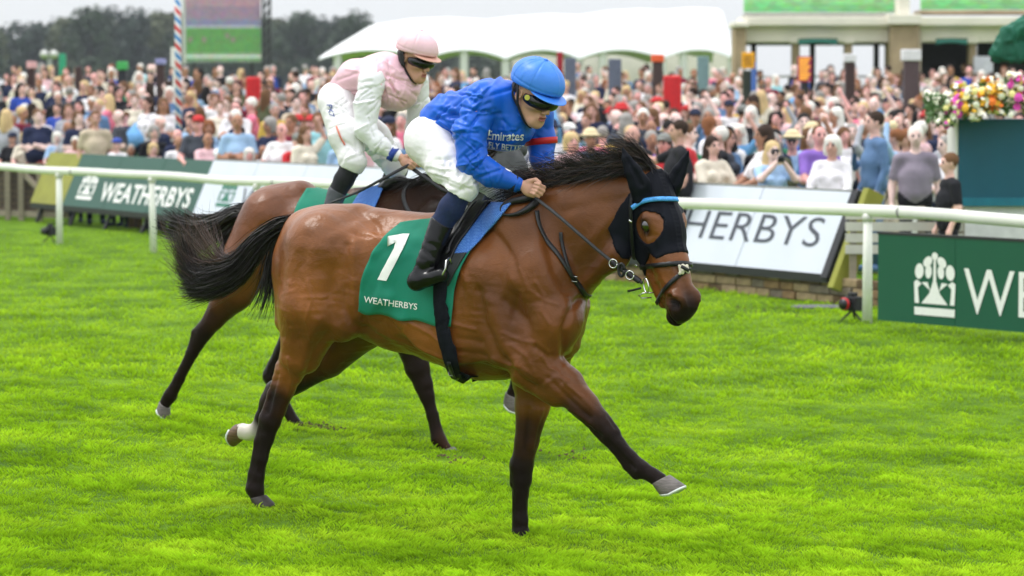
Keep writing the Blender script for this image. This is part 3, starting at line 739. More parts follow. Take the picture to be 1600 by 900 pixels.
# hooves
DHOOF = mat('dark hoof', (.03,.024,.02), .55, .3, 25); BHOOF = mat('striped brown hoof', (.13,.075,.04), .5, .4, 20, stretch=(1,1,6))
up = np.array([0, 0, 1.])
def hoof(c, axis_to, toe, r=.047, **kw): return hoof_parts(horse1, c, np.array(axis_to) - np.array(c), toe, r, **kw)
hoof(Hh(1032,750,.22), Hh(1047,778,.22), Hh(1080,760,.22) - Hh(1032,750,.22), .05, hgt=.082)
hoof(Hh(403,776,.16), Hh(407,792,.16), np.array([1, 0, 0]), .042, hgt=.066, mt=DHOOF, shoe=False)
hoof(Hh(818,851,-.14), Hh(820,868,-.14), np.array([1, 0, 0]), .046, hgt=.06)
hoof(Hh(379,673,-.18), Hh(358,671,-.20), np.array([0, .3, -1.]), .045, hgt=.07, mt=BHOOF)
# mane: blown back off the crest
Mg = []
cr = [(1020,266),(1011,264),(1003,272),(985,277),(965,280),(945,285),(925,290),(905,297),(885,305),(865,314),(845,322)]
for i, (x, y) in enumerate(cr):
    q = max(i - 2, 0) / 8; lt = .055 * (1 - q)
    for up_ in (-26, -8, 8):
        dx = -62 - 20 * q
        P = [Hh(x, y, lt + .01), Hh(x + dx * .25, y - 13 + up_ * .35, lt + .03), Hh(x + dx * .6, y - 16 + up_ * .9, lt + .05), Hh(x + dx, y - 8 + up_ * 1.1 + 10 * q, lt + .05)]
        Mg.append((P, .012, .022))
hairs('mane', [HAIRM], horse1, Mg, 4300, .0015, 4, .006, .045)
hairs('mane', [HAIRB], horse1, Mg, 1300, .0013, 5, .006, .06)
P0 = [Hh(870,318,.02), Hh(845,330,.06), Hh(815,333,.09), Hh(790,330,.1)]
hairs('mane', [HAIRM], horse1, [(P0, .02, .012)], 260, .0025, 6, .004, .02)
# forelock stub
# tail
Tg = []
for dy, dl, e in ((0,0,0),(10,.03,1),(-6,-.03,0),(18,0,1),(4,.02,2),(24,.02,2),(14,-.02,2)):
    P = [Hh(470,350,dl*.3), Hh(440,352+dy*.2,dl), Hh(405,375+dy*.5,dl), Hh(372,412+dy*.8,dl), Hh(330,428+dy,dl), Hh(300,420+dy*.9,dl), Hh(284,392+dy*.4 - (26 if e == 0 else 0),dl)]
    if e == 2: P = P[:5] + [Hh(306,446+dy*.3,dl), Hh(292,450,dl)]
    Tg.append((P, .016, .030))
P = [Hh(462,352,0), Hh(436,372,0), Hh(424,410,0), Hh(420,440,0), Hh(412,470,0), Hh(402,492,0)]
P2 = [Hh(466,350,0), Hh(446,380,0), Hh(436,415,0), Hh(432,445,0), Hh(428,470,0)]
hairs('tail', [HAIRM], horse1, Tg, 6800, .0019, 9, .006, .028, 14)
hairs('tail', [HAIRM], horse1, [(P, .018, .03), (P2, .016, .012)], 520, .0026, 10, .006, .05, 12, .4)
Tg2 = [(P_, .02, .05) for P_ in ([Hh(372,412,0), Hh(335,425,0), Hh(300,405,0), Hh(286,375,0), Hh(284,345,0)], [Hh(372,412,0), Hh(340,405,0), Hh(318,375,0), Hh(300,345,0)], [Hh(380,405,0), Hh(320,440,0), Hh(296,425,0), Hh(280,400,0)])]
hairs('tail', [HAIRB], horse1, Tg2, 700, .0012, 11, .01, .09, 12)

# ---------------------------------------------------------------- tack of the near horse
GREENC = mat('green cloth', lin((18,122,98)), .75, .10, 6, .0015, 260, .25, sheen=.1)
WHITEP = mat('white print', (.82,.82,.8), .7, .04, 30)
BLUEPAD = bpy.data.materials.new('blue mesh pad'); BLUEPAD.use_nodes = True
def _pad():
    t = BLUEPAD.node_tree; b = t.nodes['Principled BSDF']; l = t.links.new
    tc = t.nodes.new('ShaderNodeTexCoord'); v = t.nodes.new('ShaderNodeTexVoronoi'); v.inputs['Scale'].default_value = 150; v.inputs['Randomness'].default_value = .15
    l(tc.outputs['Object'], v.inputs['Vector']); r = t.nodes.new('ShaderNodeValToRGB'); e = r.color_ramp.elements
    e[0].position = .25; e[0].color = (*lin((120,175,235)), 1); e[1].position = .55; e[1].color = (*lin((25,85,185)), 1); l(v.outputs['Distance'], r.inputs[0]); l(r.outputs[0], b.inputs['Base Color'])
    b.inputs['Roughness'].default_value = .7; bp = t.nodes.new('ShaderNodeBump'); bp.inputs['Distance'].default_value = .002; bp.invert = True; l(v.outputs['Distance'], bp.inputs['Height']); l(bp.outputs[0], b.inputs['Normal'])
_pad()
def mirror_sheet(V, F, nu, nv, closed_top=True):
    """both flanks of a cloth that hangs over the back: near side plus its mirror, joined along the top row"""
    Vm = V.copy(); Vm[:, 1] *= -1; n = len(V)
    Fm = F[:, ::-1] + n; J = np.array([[i + 1, i, n + i, n + i + 1] for i in range(nu - 1)]) if closed_top else np.zeros((0, 4), int)
    return np.concatenate([V, Vm]), np.concatenate([F, Fm, J])
def solid(o, t):
    m = o.modifiers.new('thickness', 'SOLIDIFY'); m.thickness = t; m.offset = 1; return o
def edgef(*pts):
    P = np.array(pts, float)
    def f(t):
        q = t * (len(P) - 1); i = min(int(q), len(P) - 2); return P[i] + (q - i) * (P[i + 1] - P[i])
    return f
Lf = edgef((627,351),(603,372),(588,390),(578,414),(567,444),(562,484)); Rf = edgef((764,350),(744,385),(724,420),(713,455),(707,510))
def fcloth(u, v):
    a, b = Lf(v), Rf(v); p = a * (1 - u) + b * u
    p[1] += v * (math.sin(u * math.pi) * 2 + 2.5 * math.sin(u * 17)) - (1 - v) * math.sin(u * math.pi) * 6
    return p
nu, nv = 44, 40
V_, F_ = drape_grid(F1, tree1, fcloth, nu, nv, .014)
N_ = vnormals(V_, F_); N_[N_[:, 1] > 0] *= -1
uu = np.tile(np.linspace(0, 1, nu), nv); vv = np.repeat(np.linspace(0, 1, nv), nu)
fold = (np.sin(uu * 19 + vv * 5) * .5 + noise3(np.stack([uu * 9, vv * 3.5, uu * 0], 1), 12) + .7 * noise3(np.stack([uu * 5 + vv * 4, vv * 9, uu * 0], 1), 13)) * .015 * (vv * .85 + .15) * ss(1, .75, uu)
V_ += N_ * (np.maximum(fold, -.004) + .006 + .010 * vv * ss(.25, 0, uu))[:, None]
Vm_, Fm_ = mirror_sheet(V_, F_, nu, nv)
cloth1 = solid(obj('saddle_cloth', mesh_np('saddle_cloth', Vm_, Fm_), GREENC, horse1), .003)
treeC = bvh(V_, F_)
# numeral and lettering printed on the cloth
one = [(606,370),(629,366),(640,366),(631,387),(604,439),(590,437),(616,388),(618,379),(606,385)]
bmo = bmesh.new(); fv = [bmo.verts.new((x, -y, 0)) for x, y in one]; bmo.faces.new(fv); bmesh.ops.triangulate(bmo, faces=bmo.faces[:]); mo = bpy.data.meshes.new('n'); bmo.to_mesh(mo); bmo.free()
Vn, Fn = cut_grid(mo, 4.0); Pn = []
for v in Vn:
    p, nn = F1.hitn(treeC, v[0], -v[1])
    if np.dot(nn, F1.L(CAM) - p) < 0: nn = -nn
    Pn.append(p + nn * .0045)
obj('numeral', mesh_np('numeral', np.array(Pn), Fn), WHITEP, cloth1)
drape_text(F1, treeC, 'lettering', 'WEATHERBYS', WHITEP, cloth1, lambda x, y: (569 + x + y * .08, 472 + x * .145 - y), 13.5, .0045, 2.5, offset=.15, space=.98)
# blue pad
Lp = edgef((770,322),(748,345),(722,375),(705,402)); Rp = edgef((800,322),(782,345),(760,372),(733,400))
V_, F_ = drape_grid(F1, tree1, lambda u, v: Lp(v) * (1 - u) + Rp(v) * u, 10, 22, .026)
Vm_, Fm_ = mirror_sheet(V_, F_, 10, 22)
solid(obj('saddle_pad', mesh_np('saddle_pad', Vm_, Fm_), BLUEPAD, horse1), .008)
Lp = edgef((704,401),(700,425),(697,447)); Rp = edgef((734,399),(722,418),(705,447))
V_, F_ = drape_grid(F1, tree1, lambda u, v: Lp(v) * (1 - u) + Rp(v) * u, 6, 10, .030)
for sg in (1, -1): solid(obj('pad_tip', mesh_np('pad_tip', V_ * [1, sg, 1], F_ if sg > 0 else F_[:, ::-1]), mat('dark grey neoprene', (.03,.035,.035), .7), horse1), .006)
# saddle
Sd = Sdf(.007)
def PXc(S_, fr, a, b, k=.02, sq=1., lat=(0,1,0)):
    A, B = fr.H(*a[:3]), fr.H(*b[:3]); S_.c(A, B, a[3] / fr.ppm(A), b[3] / fr.ppm(B), k, sq, lat)
def saddle(fr, pts):
    S_ = Sdf(.007)
    for a, b in zip(pts[:-1], pts[1:]): PXc(S_, fr, a, b, .03, 2.4)
    return S_
Sd = saddle(F1, [(690,342,0,9),(735,345,0,8),(775,335,0,10),(792,322,0,12)])
Sd.field(); Vs_, Fs_ = Sd.mesh()
obj('saddle', mesh_np('saddle', Vs_, Fs_), BLACK_LEATHER, horse1)
Lp = edgef((724,322),(705,360),(690,405),(684,430)); Rp = edgef((768,324),(745,355),(722,385),(704,425))
V_, F_ = drape_grid(F1, tree1, lambda u, v: Lp(v) * (1 - u) + Rp(v) * u, 10, 22, .040)
Vm_, Fm_ = mirror_sheet(V_, F_, 10, 22)
solid(obj('saddle_flap', mesh_np('saddle_flap', Vm_, Fm_), BLACK_LEATHER, horse1), .008)
P, N = drape_path(F1, tree1, [(752,326),(734,348),(716,378),(703,404)], 14, .052)
strap('stirrup_leather', BLACK_LEATHER, horse1, P, .02, .004, normals=N)
P, N = drape_path(F1, tree1, [(716,344),(722,350),(730,345),(738,335)], 8, .055)
strap('number_elastic', WHITEP, horse1, P, .02, .004, normals=N)
# girth
P, N = drape_path(F1, tree1, [(697,425),(693,450),(694,490),(700,530),(710,565),(722,596)], 26, .027)
lo_ = P[-1]; 
for k in range(1, 6):
    y = P[25][1] if len(P) > 25 else P[-1][1]; 
und = [np.array([lo_[0] + .0, lo_[1] * (1 - k / 5), lo_[2] - .012 * math.sin(k / 5 * math.pi / 2)]) for k in range(1, 5)]
P2_ = list(P) + und; N2_ = list(N) + [np.array([0, -.3 * (1 - k / 4), -1.]) for k in range(1, 5)]
Pm_ = [p * [1, -1, 1] for p in P2_[::-1]]; Nm_ = [n_ * [1, -1, 1] for n_ in N2_[::-1]]
gir = strap('girth', mat('black elastic girth', (.008,.009,.014), .7, .3, 30, .002, 90, .1), horse1, P2_ + Pm_, .078, .006, normals=N2_ + Nm_)
P, N = drape_path(F1, tree1, [(706,560),(712,575),(718,587)], 6, .036)
strap('buckle_strap', BLACK_LEATHER, gir, P, .02, .004, normals=N)
b = MB(); q = P[2]; b.tube([q + N[2] * .008 + np.array(o_) for o_ in ((-.012,0,.012),(.012,0,.012),(.012,0,-.012),(-.012,0,-.012),(-.012,0,.012))], .0022, 6); b.build('buckle', STEEL, gir, True)
# bridle, all laid on the head
def head_strap(name, mt, pix, wid, off=.006, n=24, parent=horse1, thick=.005):
    P, N = drape_path(F1, TREE1H, pix, n, off, True); return strap(name, mt, parent, P, wid, thick, normals=N)
BLUEB = mat('blue beaded browband', lin((70,150,220)), .35, .35, 160, .002, 200)
head_strap('browband', BLUEB, [(990,325),(1003,317),(1020,313),(1040,313),(1055,314)], .022, .012, thick=.009)
head_strap('cheekpiece', BLACK_LEATHER, [(990,300),(987,325),(988,350),(989,380),(993,405),(1000,430)], .019, .010)
head_strap('cheek_buckle', STEEL, [(985,343),(990,346)], .012, .016, 4)
head_strap('cheek_buckle', STEEL, [(994,412),(1000,413)], .012, .016, 4)
head_strap('noseband', BLACK_LEATHER, [(1000,417),(1020,415),(1045,413),(1066,412),(1078,414)], .024, .009)
head_strap('flash_strap', BLACK_LEATHER, [(1076,419),(1062,430),(1045,447),(1034,463),(1027,478)], .022, .009)
r_ = np.random.RandomState(3); b = MB()
fc, fn = F1.hit(TREE1H, 1066, 421)
if fc is not None:
    SH = Sdf(.004)
    for _ in range(40):
        q = fc + fn * (.008 + r_.rand() * .012) + Lh * r_.uniform(-.03, .03) + Ah * r_.uniform(-.022, .022)
        SH.e(q, [.006 + .004 * r_.rand()] * 3, .004)
    SH.field(); a_, f_ = SH.mesh(); obj('sheepskin_pad', mesh_np('sheepskin_pad', a_, f_), mat('cream sheepskin', (.62,.57,.46), .95, .25, 90, .004, 120), horse1)
    strap('pad_keeper', BLACK_LEATHER, horse1, [fc + fn * .028 + Lh * x + Ah * (-x * .6) for x in (-.02, 0, .02)], .016, .004, normals=[fn] * 3)
BITP, _n = F1.hit(TREE1H, 1011, 446)
if BITP is None: BITP = Hh(1011, 446, .25)
BITP = BITP + np.array([0, -.012, 0])
b = MB(); b.tube([BITP + .036 * (math.cos(t) * Ah * 1.0 + math.sin(t) * (Dh * .8 + Lh * .2)) for t in np.linspace(0, 2 * math.pi, 25)], .0038, 8); b.build('bit_ring', STEEL, horse1, True)
b = MB(); b.tube([F1.H(*q) for q in ((1022,457,.2),(1005,458,.22),(998,462,.22),(1003,466,.21),(1018,465,.19))], .0035, 8); b.build('bit_cheek', STEEL, horse1, True)
b = MB(); b.tube([F1.H(*q) for q in ((1002,450,.24),(990,453,.25),(981,455,.25))], .0055, 8); b.build('rein_tab', BLACK_LEATHER, horse1, True)
def free_strap(name, pts, wid, mt=BLACK_LEATHER, parent=horse1, n=24, nv=None):
    Pp = spline([F1.H(*q) for q in pts], n); nv = nv if nv is not None else F1.A @ np.array([0, -1., .35])
    return strap(name, mt, parent, Pp, wid, .004, normals=[nv] * n)
REIN = mat('worn grey rein', (.022,.022,.024), .45, .3, 60, .001, 200)
free_strap('rein', [(836,309,.20),(868,334,.235),(905,366,.25),(935,392,.245),(962,413,.24),(990,432,.235),(1004,443,.23)], .016, REIN)
free_strap('rein_end', [(956,409,.25),(975,423,.245),(1000,440,.235)], .028)
for (x, y) in ((958,412),(984,430)):
    b = MB(); c = F1.H(x, y, .258); b.tube([c + .021 * np.array([math.cos(t), 0, math.sin(t)]) for t in np.linspace(0, 2 * math.pi, 17)], .003, 6); b.build('rein_ring', STEEL, horse1, True)
b = MB(); c = F1.H(971, 422, .255); b.tube([c + .03 * np.array([math.cos(t) * .5, 0, math.sin(t)]) for t in np.linspace(0, 2 * math.pi, 17)], .008, 8); b.build('rein_stop', BLACK_LEATHER, horse1, True)
P, N = drape_path(F1, tree1, [(838,330),(841,350),(852,374),(868,394),(882,415),(893,434)], 22, .006)
strap('breast_strap', REIN, horse1, P, .022, .004, normals=N)
P, N = drape_path(F1, tree1, [(877,363),(878,385),(884,410),(893,434)], 16, .009)
strap('breast_strap', REIN, horse1, P, .017, .004, normals=N)
P, N = drape_path(F1, tree1, [(893,432),(905,448),(914,460),(921,462)], 10, .006)
strap('breast_strap', BLACK_LEATHER, horse1, P, .026, .004, normals=N)
b = MB(); c, nn = F1.hit(tree1, 894, 436)
b.tube([c + nn * .014 + np.array(o_) for o_ in ((-.014,0,.012),(.014,0,.012),(.014,0,-.012),(-.014,0,-.012),(-.014,0,.012))], .0025, 6); b.build('buckle', STEEL, horse1, True)
# rolled black neck strap in front of the saddle
P, N = drape_path(F1, tree1, [(838,311),(818,315),(797,320),(786,329),(790,337),(806,337),(824,329),(838,318)], 24, .016)
b = MB(); b.tube(P, [.014 + .007 * math.sin(i / 23 * math.pi * 2 + 1.2) for i in range(24)], 8); b.build('neck_strap', BLACK_LEATHER, horse1, True)
# stirrup iron
b = MB(); b.tube([F1.H(*q) for q in ((702,403,.36),(697,408,.39),(696,420,.40),(690,432,.40),(680,434,.38))], .005, 8)
b.tube([F1.H(*q) for q in ((702,403,.36),(706,412,.31),(704,426,.30),(694,437,.31))], .005, 8); b.build('stirrup', STEEL, horse1, True)
# ---------------------------------------------------------------- far horse
F2 = Frame(560, 20.3, R(-24))
horse2 = empty('racehorse', F2.o, F2.yaw, 'dark bay racehorse galloping behind the nearest horse, carrying the rider in pink', 'horse', 'galloping racehorses')
H2 = F2.H
S = Sdf(.011)
def T2(*a, k=.05, sq=1.): px_limbs(S, F2, a, k, sq)
T2((448,362,0,72),(540,385,0,80), sq=.80); T2((540,385,0,80),(640,395,0,98), sq=.75); T2((640,395,0,98),(700,398,0,80), sq=.7)
T2((430,315,0,26),(470,306,0,24), sq=1.4); T2((560,318,0,26),(640,320,0,34),(690,312,0,32), sq=.6)
T2((398,335,0,13),(380,337,0,10), k=.03)
T2((715,405,.085,40),(712,440,.09,30)); T2((715,405,-.085,40),(712,440,-.09,30))
T2((680,360,0,82),(715,335,0,68), sq=.52); T2((715,335,0,68),(750,300,.0,52),(785,270,.02,40), sq=.5)
T2((425,345,.13,52),(395,400,.17,46), k=.06); T2((395,400,.17,46),(365,455,.17,32),(335,498,.17,17),(318,520,.17,13.5),(300,552,.17,10),(280,592,.17,8.5),(266,618,.17,10.5),(258,630,.17,9), k=.018, sq=.88)
T2((350,475,.17,9),(306,520,.17,7),(300,540,.17,6), k=.015)
T2((470,350,.15,34),(450,420,.18,24)); T2((440,350,-.13,56),(480,440,-.15,38),(470,510,-.15,26),(432,572,-.16,14),(424,588,-.16,12.5),(440,625,-.16,9.5),(460,660,-.16,8.5),(468,672,-.16,10.5),(486,680,-.16,8.5), k=.02)
T2((430,560,-.16,7),(418,582,-.16,6.5), k=.015)
T2((690,350,.12,42),(705,430,.18,40),(668,490,.19,34),(645,540,.19,25),(652,575,.2,19),(662,602,.2,14.5),(667,618,.2,12),(676,650,.2,8.8),(685,686,.2,11),(697,700,.2,8.5), k=.022, sq=.92)
T2((700,430,-.18,40),(690,490,-.16,34),(765,545,-.16,22),(812,570,-.16,14),(808,595,-.16,9.5),(800,618,-.16,10), k=.025)
HD2 = HorseHead(H2(806, 238, .02), R(-60) - F2.yaw, R(66), 1.06); HD2.add(S)
D = S.field(); V, F = S.mesh(); V = relax(V, F, 1, .4); N = vnormals(V, F)
V = V + N * (noise3(V * 7, 31) * .003 + (1 - np.abs(noise3(V * 8, 4)) * 5).clip(0) * .002)[:, None]
dsegs = []
def DS2(*c):
    P = [(H2(*q[:3]), q[3]) for q in c]
    for (a, ra), (b, rb) in zip(P[:-1], P[1:]): dsegs.append((a, b, (ra + rb) / 2 / 246))
DS2((340,490,.17,24),(318,520,.17,30),(258,630,.17,40)); DS2((470,500,-.15,60),(424,588,-.16,40),(486,680,-.16,40))
DS2((660,480,.19,60),(652,575,.2,50),(697,700,.2,50)); DS2((765,545,-.16,60),(800,618,-.16,60))
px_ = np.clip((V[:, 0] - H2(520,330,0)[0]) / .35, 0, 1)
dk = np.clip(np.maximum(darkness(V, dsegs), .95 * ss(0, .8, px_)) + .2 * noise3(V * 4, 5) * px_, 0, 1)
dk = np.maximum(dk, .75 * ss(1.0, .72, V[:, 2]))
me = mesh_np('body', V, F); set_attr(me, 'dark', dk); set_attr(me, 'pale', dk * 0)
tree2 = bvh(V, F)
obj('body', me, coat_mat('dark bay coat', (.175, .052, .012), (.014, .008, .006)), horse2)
hd = (V - HD2.o) @ np.array([HD2.A, HD2.D, HD2.L]).T / HD2.k
# hood of the far horse
i0 = [max(0, int((HD2.o[q] - .45 - S.lo[q]) / S.h)) for q in range(3)]; i1 = [min(S.n[q], int((HD2.o[q] + .45 - S.lo[q]) / S.h)) for q in range(3)]
sub = D[tuple(slice(a, b) for a, b in zip(i0, i1))]; GX, GY, GZ = S.grid(); gx, gy, gq = GX[i0[0]:i1[0]], GY[:, i0[1]:i1[1]], GZ[:, :, i0[2]:i1[2]]
def hl2(ax): return ((gx - HD2.o[0]) * ax[0] + (gy - HD2.o[1]) * ax[1] + (gq - HD2.o[2]) * ax[2]) / HD2.k
la, ld, ll = hl2(HD2.A), hl2(HD2.D), hl2(HD2.L)
hood = np.maximum.reduce([sub - .007, la - .34, np.maximum(-.075 - 1.15 * la, -.30) - ld]).astype(np.float32)
hood[0] = hood[-1] = 1; hood[:, 0] = hood[:, -1] = 1; hood[:, :, 0] = hood[:, :, -1] = 1
Vh, Fh_ = nets(hood, S.lo + np.array(i0) * S.h, S.h); obj('hood', mesh_np('hood', relax(Vh, Fh_, 2), Fh_), mat('charcoal hood', (.05,.052,.055), .7, .2, 20, .002, 60), horse2)
for s_ in (1, -1):
    E_ = Sdf(.008); bs = HD2.q(-.03, -.04, s_ * .062); tp = bs + np.array([-.02, -s_ * .03, .2]); E_.c(bs, bs * .5 + tp * .5, .045, .034, .02, .8, HD2.F).c(bs * .5 + tp * .5, tp, .034, .007, .02, .7, HD2.F)
    E_.field(); a_, f_ = E_.mesh(); obj('ear', mesh_np('ear', a_, f_), MATS['charcoal hood'], horse2)
    b = MB(); b.lathe([(.0001, -.024)] + [(.024 * math.cos(t), .024 * math.sin(t)) for t in np.linspace(-1.5, 1.5, 7)], (0, 0, 0), 12); b.build('eye', EYEM, horse2, True, loc=HD2.q(.176, -.088, s_ * .086))
hoof_parts(horse2, H2(257,632,.17), H2(248,646,.17) - H2(257,632,.17), [-.3, 0, -1.], .043, hgt=.06, mt=HOOF)
hoof_parts(horse2, H2(488,680,-.16), H2(500,687,-.16) - H2(488,680,-.16), [1, 0, 0], .043, hgt=.065, mt=HOOF)
hoof_parts(horse2, H2(698,702,.2), H2(706,722,.2) - H2(698,702,.2), [1, 0, 0], .046, hgt=.072)
hoof_parts(horse2, H2(800,617,-.16), H2(789,645,-.16) - H2(800,617,-.16), [1, .2, -.2], .05, hgt=.085)
Tg = []
for dy, dl in ((0,0),(10,.03),(-8,-.03),(18,0),(4,.03),(-14,.02)):
    Tg.append(([H2(398,333,dl*.3), H2(370,333+dy*.2,dl), H2(340,350+dy*.6,dl), H2(310,362+dy,dl), H2(282,356+dy*1.2,dl), H2(262,345+dy*1.5,dl)], .02, .03))
for dy in (0, 12): Tg.append(([H2(392,338,0), H2(370,352,0), H2(352,385,0), H2(340,410+dy,0)], .015, .02))
hairs('tail', [HAIRM], horse2, Tg, 1900, .004, 19, .008, .05, 11)
Mg = []
for i, (x, y) in enumerate([(800,236),(780,244),(755,254),(730,264),(705,274),(680,284),(655,292)]):
    for u_ in (0, 8): Mg.append(([H2(x, y, .02), H2(x - 14, y - 8 + u_ * .5, .04), H2(x - 32, y + u_, .06), H2(x - 46, y + 8 + u_, .07)], .012, .02))
hairs('mane', [HAIRM], horse2, Mg, 900, .0035, 20, .006, .03, 9)
# tack
Lf2 = edgef((478,296),(462,325),(452,370),(447,410)); Rf2 = edgef((585,312),(580,350),(575,390),(570,430))
V_, F_ = drape_grid(F2, tree2, lambda u, v: Lf2(v) * (1 - u) + Rf2(v) * u, 24, 22, .014)
Vm_, Fm_ = mirror_sheet(V_, F_, 24, 22); cl2 = solid(obj('saddle_cloth', mesh_np('saddle_cloth', Vm_, Fm_), GREENC, horse2), .004); trC2 = bvh(V_, F_)
drape_text(F2, trC2, 'numeral', '2', WHITEP, cl2, lambda x, y: (486 + x, 398 - y * 1.0), 105, .006, 5, offset=1.5)
Lp = edgef((566,303),(548,330),(530,360)); Rp = edgef((604,290),(590,325),(572,360))
V_, F_ = drape_grid(F2, tree2, lambda u, v: Lp(v) * (1 - u) + Rp(v) * u, 8, 14, .03); Vm_, Fm_ = mirror_sheet(V_, F_, 8, 14)
solid(obj('saddle_pad', mesh_np('saddle_pad', Vm_, Fm_), BLUEPAD, horse2), .008)
Sd = saddle(F2, [(545,308,0,7),(575,303,0,7),(610,290,0,9),(625,282,0,9)]); Sd.field(); Vs_, Fs_ = Sd.mesh(); obj('saddle', mesh_np('saddle', Vs_, Fs_), BLACK_LEATHER, horse2)
P, N = drape_path(F2, tree2, [(640,287),(633,296),(631,312),(637,328),(650,345)], 14, .006); strap('neck_strap', REIN, horse2, P, .024, .005, normals=N)
nv = F2.A @ np.array([0, -1., .35])
Pp = spline([F2.H(*q) for q in ((642,262,.17),(668,280,.19),(700,300,.19),(745,300,.17),(786,300,.14))], 20); strap('rein', BLACK_LEATHER, horse2, Pp, .024, .004, normals=[nv] * 20)
P, N = drape_path(F2, tree2, [(560,360),(562,410),(568,460),(575,485)], 14, .018); strap('girth', MATS['black elastic girth'], horse2, P, .08, .006, normals=N)

# ================================================================ riders
def skin_mat(name, col):
    m = mat(name, col, .5, .12, 18, .0006, 300, .4)
    m.node_tree.nodes['Principled BSDF'].inputs['Subsurface Weight'].default_value = .08
    m.node_tree.nodes['Principled BSDF'].inputs['Subsurface Radius'].default_value = (.02, .008, .004)
    return m
SKIN = skin_mat('skin', (.56, .30, .21))
LIPS = mat('lips', (.40, .13, .11), .45)
GOGG = mat('black goggle lens', (.006,.006,.008), .16, .1, 20, spec=.5)
GFOAM = mat('black strap', (.015,.015,.017), .6)
SILKB = mat('royal blue silk', (.003,.105,.60), .40, .15, 7, .002, 26, .35, detail=2, stretch=(1,1,.5))
CAPB = mat('light blue silk cap', (.040,.21,.72), .42, .06, 5, .0015, 40, .4, detail=2)
WHITEB = mat('white breeches', (.81,.785,.80), .6, .04, 5, .003, 22, .3)
NAVY = mat('navy sock', (.008,.018,.07), .8, .2, 60, .001, 300)
BOOT = mat('polished black boot', (.004,.004,.005), .20, .2, 10, .004, 26, .28, coat=.10)
REDB = mat('red armband', (.55,.012,.015), .5, .1, 10)

class Head:
    def __init__(s, C, fwd, up, k=1.):
        s.C = np.array(C, float); s.F = np.array(fwd, float); s.F /= np.linalg.norm(s.F)
        u = np.array(up, float); s.L = np.cross(u, s.F); s.L /= np.linalg.norm(s.L); s.U = np.cross(s.F, s.L); s.k = k
        s.ax = [s.F, s.L, s.U]
    def q(s, f, l, u): return s.C + s.k * (f * s.F + l * s.L + u * s.U)
    def e(s, S, c, r, k=.012, sub=False, tilt=0):
        a = s.ax
        if tilt: ca, sa = math.cos(R(tilt)), math.sin(R(tilt)); a = [ca * s.F + sa * s.U, s.L, -sa * s.F + ca * s.U]
        S.e(s.q(*c), np.array(r) * s.k, k * s.k, a, sub)
    def c(s, S, a, b, r1, r2, k=.012, sq=1, sub=False): S.c(s.q(*a), s.q(*b), r1 * s.k, r2 * s.k, k * s.k, sq, s.L, sub)
def face(S, h, mouth=.004):
    h.e(S, (-.005,0,.035), (.098,.076,.095), .02)
    h.c(S, (.035,0,-.03), (.062,0,-.075), .058, .036, .03)
    h.c(S, (.01,.045,-.055), (.065,.022,-.09), .018, .018, .025); h.c(S, (.01,-.045,-.055), (.065,-.022,-.09), .018, .018, .025)
    h.e(S, (.078,0,-.097), (.020,.022,.017), .012)                # chin
    for s_ in (1, -1):
        h.e(S, (.060, s_*.040,-.018), (.030,.024,.020), .015)      # cheekbone
        h.e(S, (.076, s_*.030,.030), (.016,.026,.009), .012)       # brow
        h.e(S, (.082, s_*.031,.013), (.012,.017,.011), .008, True) # socket
        h.e(S, (.072, s_*.031,.012), (.014,.015,.013), .004)       # eyeball
        h.e(S, (-.005, s_*.079,-.002), (.019,.008,.031), .006, tilt=-12); h.e(S, (.0, s_*.086,.0), (.010,.006,.018), .004, True)
        h.e(S, (.104, s_*.0125,-.032), (.010,.008,.007), .006)     # nostril wing
        h.e(S, (.107, s_*.008,-.041), (.006,.004,.004), .003, True)
    h.c(S, (.088,0,.022), (.113,0,-.024), .008, .0105, .010)       # nose
    h.e(S, (.084,0,-.060), (.019,.026,.018), .010)                 # muzzle of the mouth
    h.e(S, (.099,0,-.054), (.007,.021,.0055), .004); h.e(S, (.097,0,-.068), (.008,.018,.0065), .004)
    h.e(S, (.104,0,-.061), (.012,.020,mouth), .003, True)
def fingers_fist(S, fr, C, fwd, up, right, k=1., thumb=1):
    """a closed hand: palm, four curled fingers of different lengths, thumb across"""
    C = np.array(C, float); f = np.array(fwd, float); f /= np.linalg.norm(f); u = np.array(up, float); u -= f * (u @ f); u /= np.linalg.norm(u); r = np.cross(f, u) * right
    def q(a, b, c): return C + k * (a * f + b * u + c * r)
    S.e(q(.0,0,0), np.array([.046,.040,.022]) * k, .012, [f, u, r])
    for i, (w_, ln) in enumerate(((.027,1.), (.009,1.06), (-.009,1.), (-.026,.85))):
        kn = q(.040 * ln, w_, .006); mid = q(.062 * ln, w_ * .98, .022 + 0 * i) ; end = q(.040 * ln, w_ * .95, .044)
        tip = q(.018, w_ * .92, .040)
        S.c(q(.015, w_ * .9, .0), kn, .0105 * k, .0105 * k, .006); S.c(kn, mid, .0100 * k, .0092 * k, .004); S.c(mid, end, .0090 * k, .0082 * k, .004); S.c(end, tip, .008 * k, .0075 * k, .004)
    S.c(q(-.022,.026,.008), q(.010,.044,.022), .013 * k, .011 * k, .008); S.c(q(.010,.044,.022), q(.036,.038,.036), .0105 * k, .009 * k, .005)
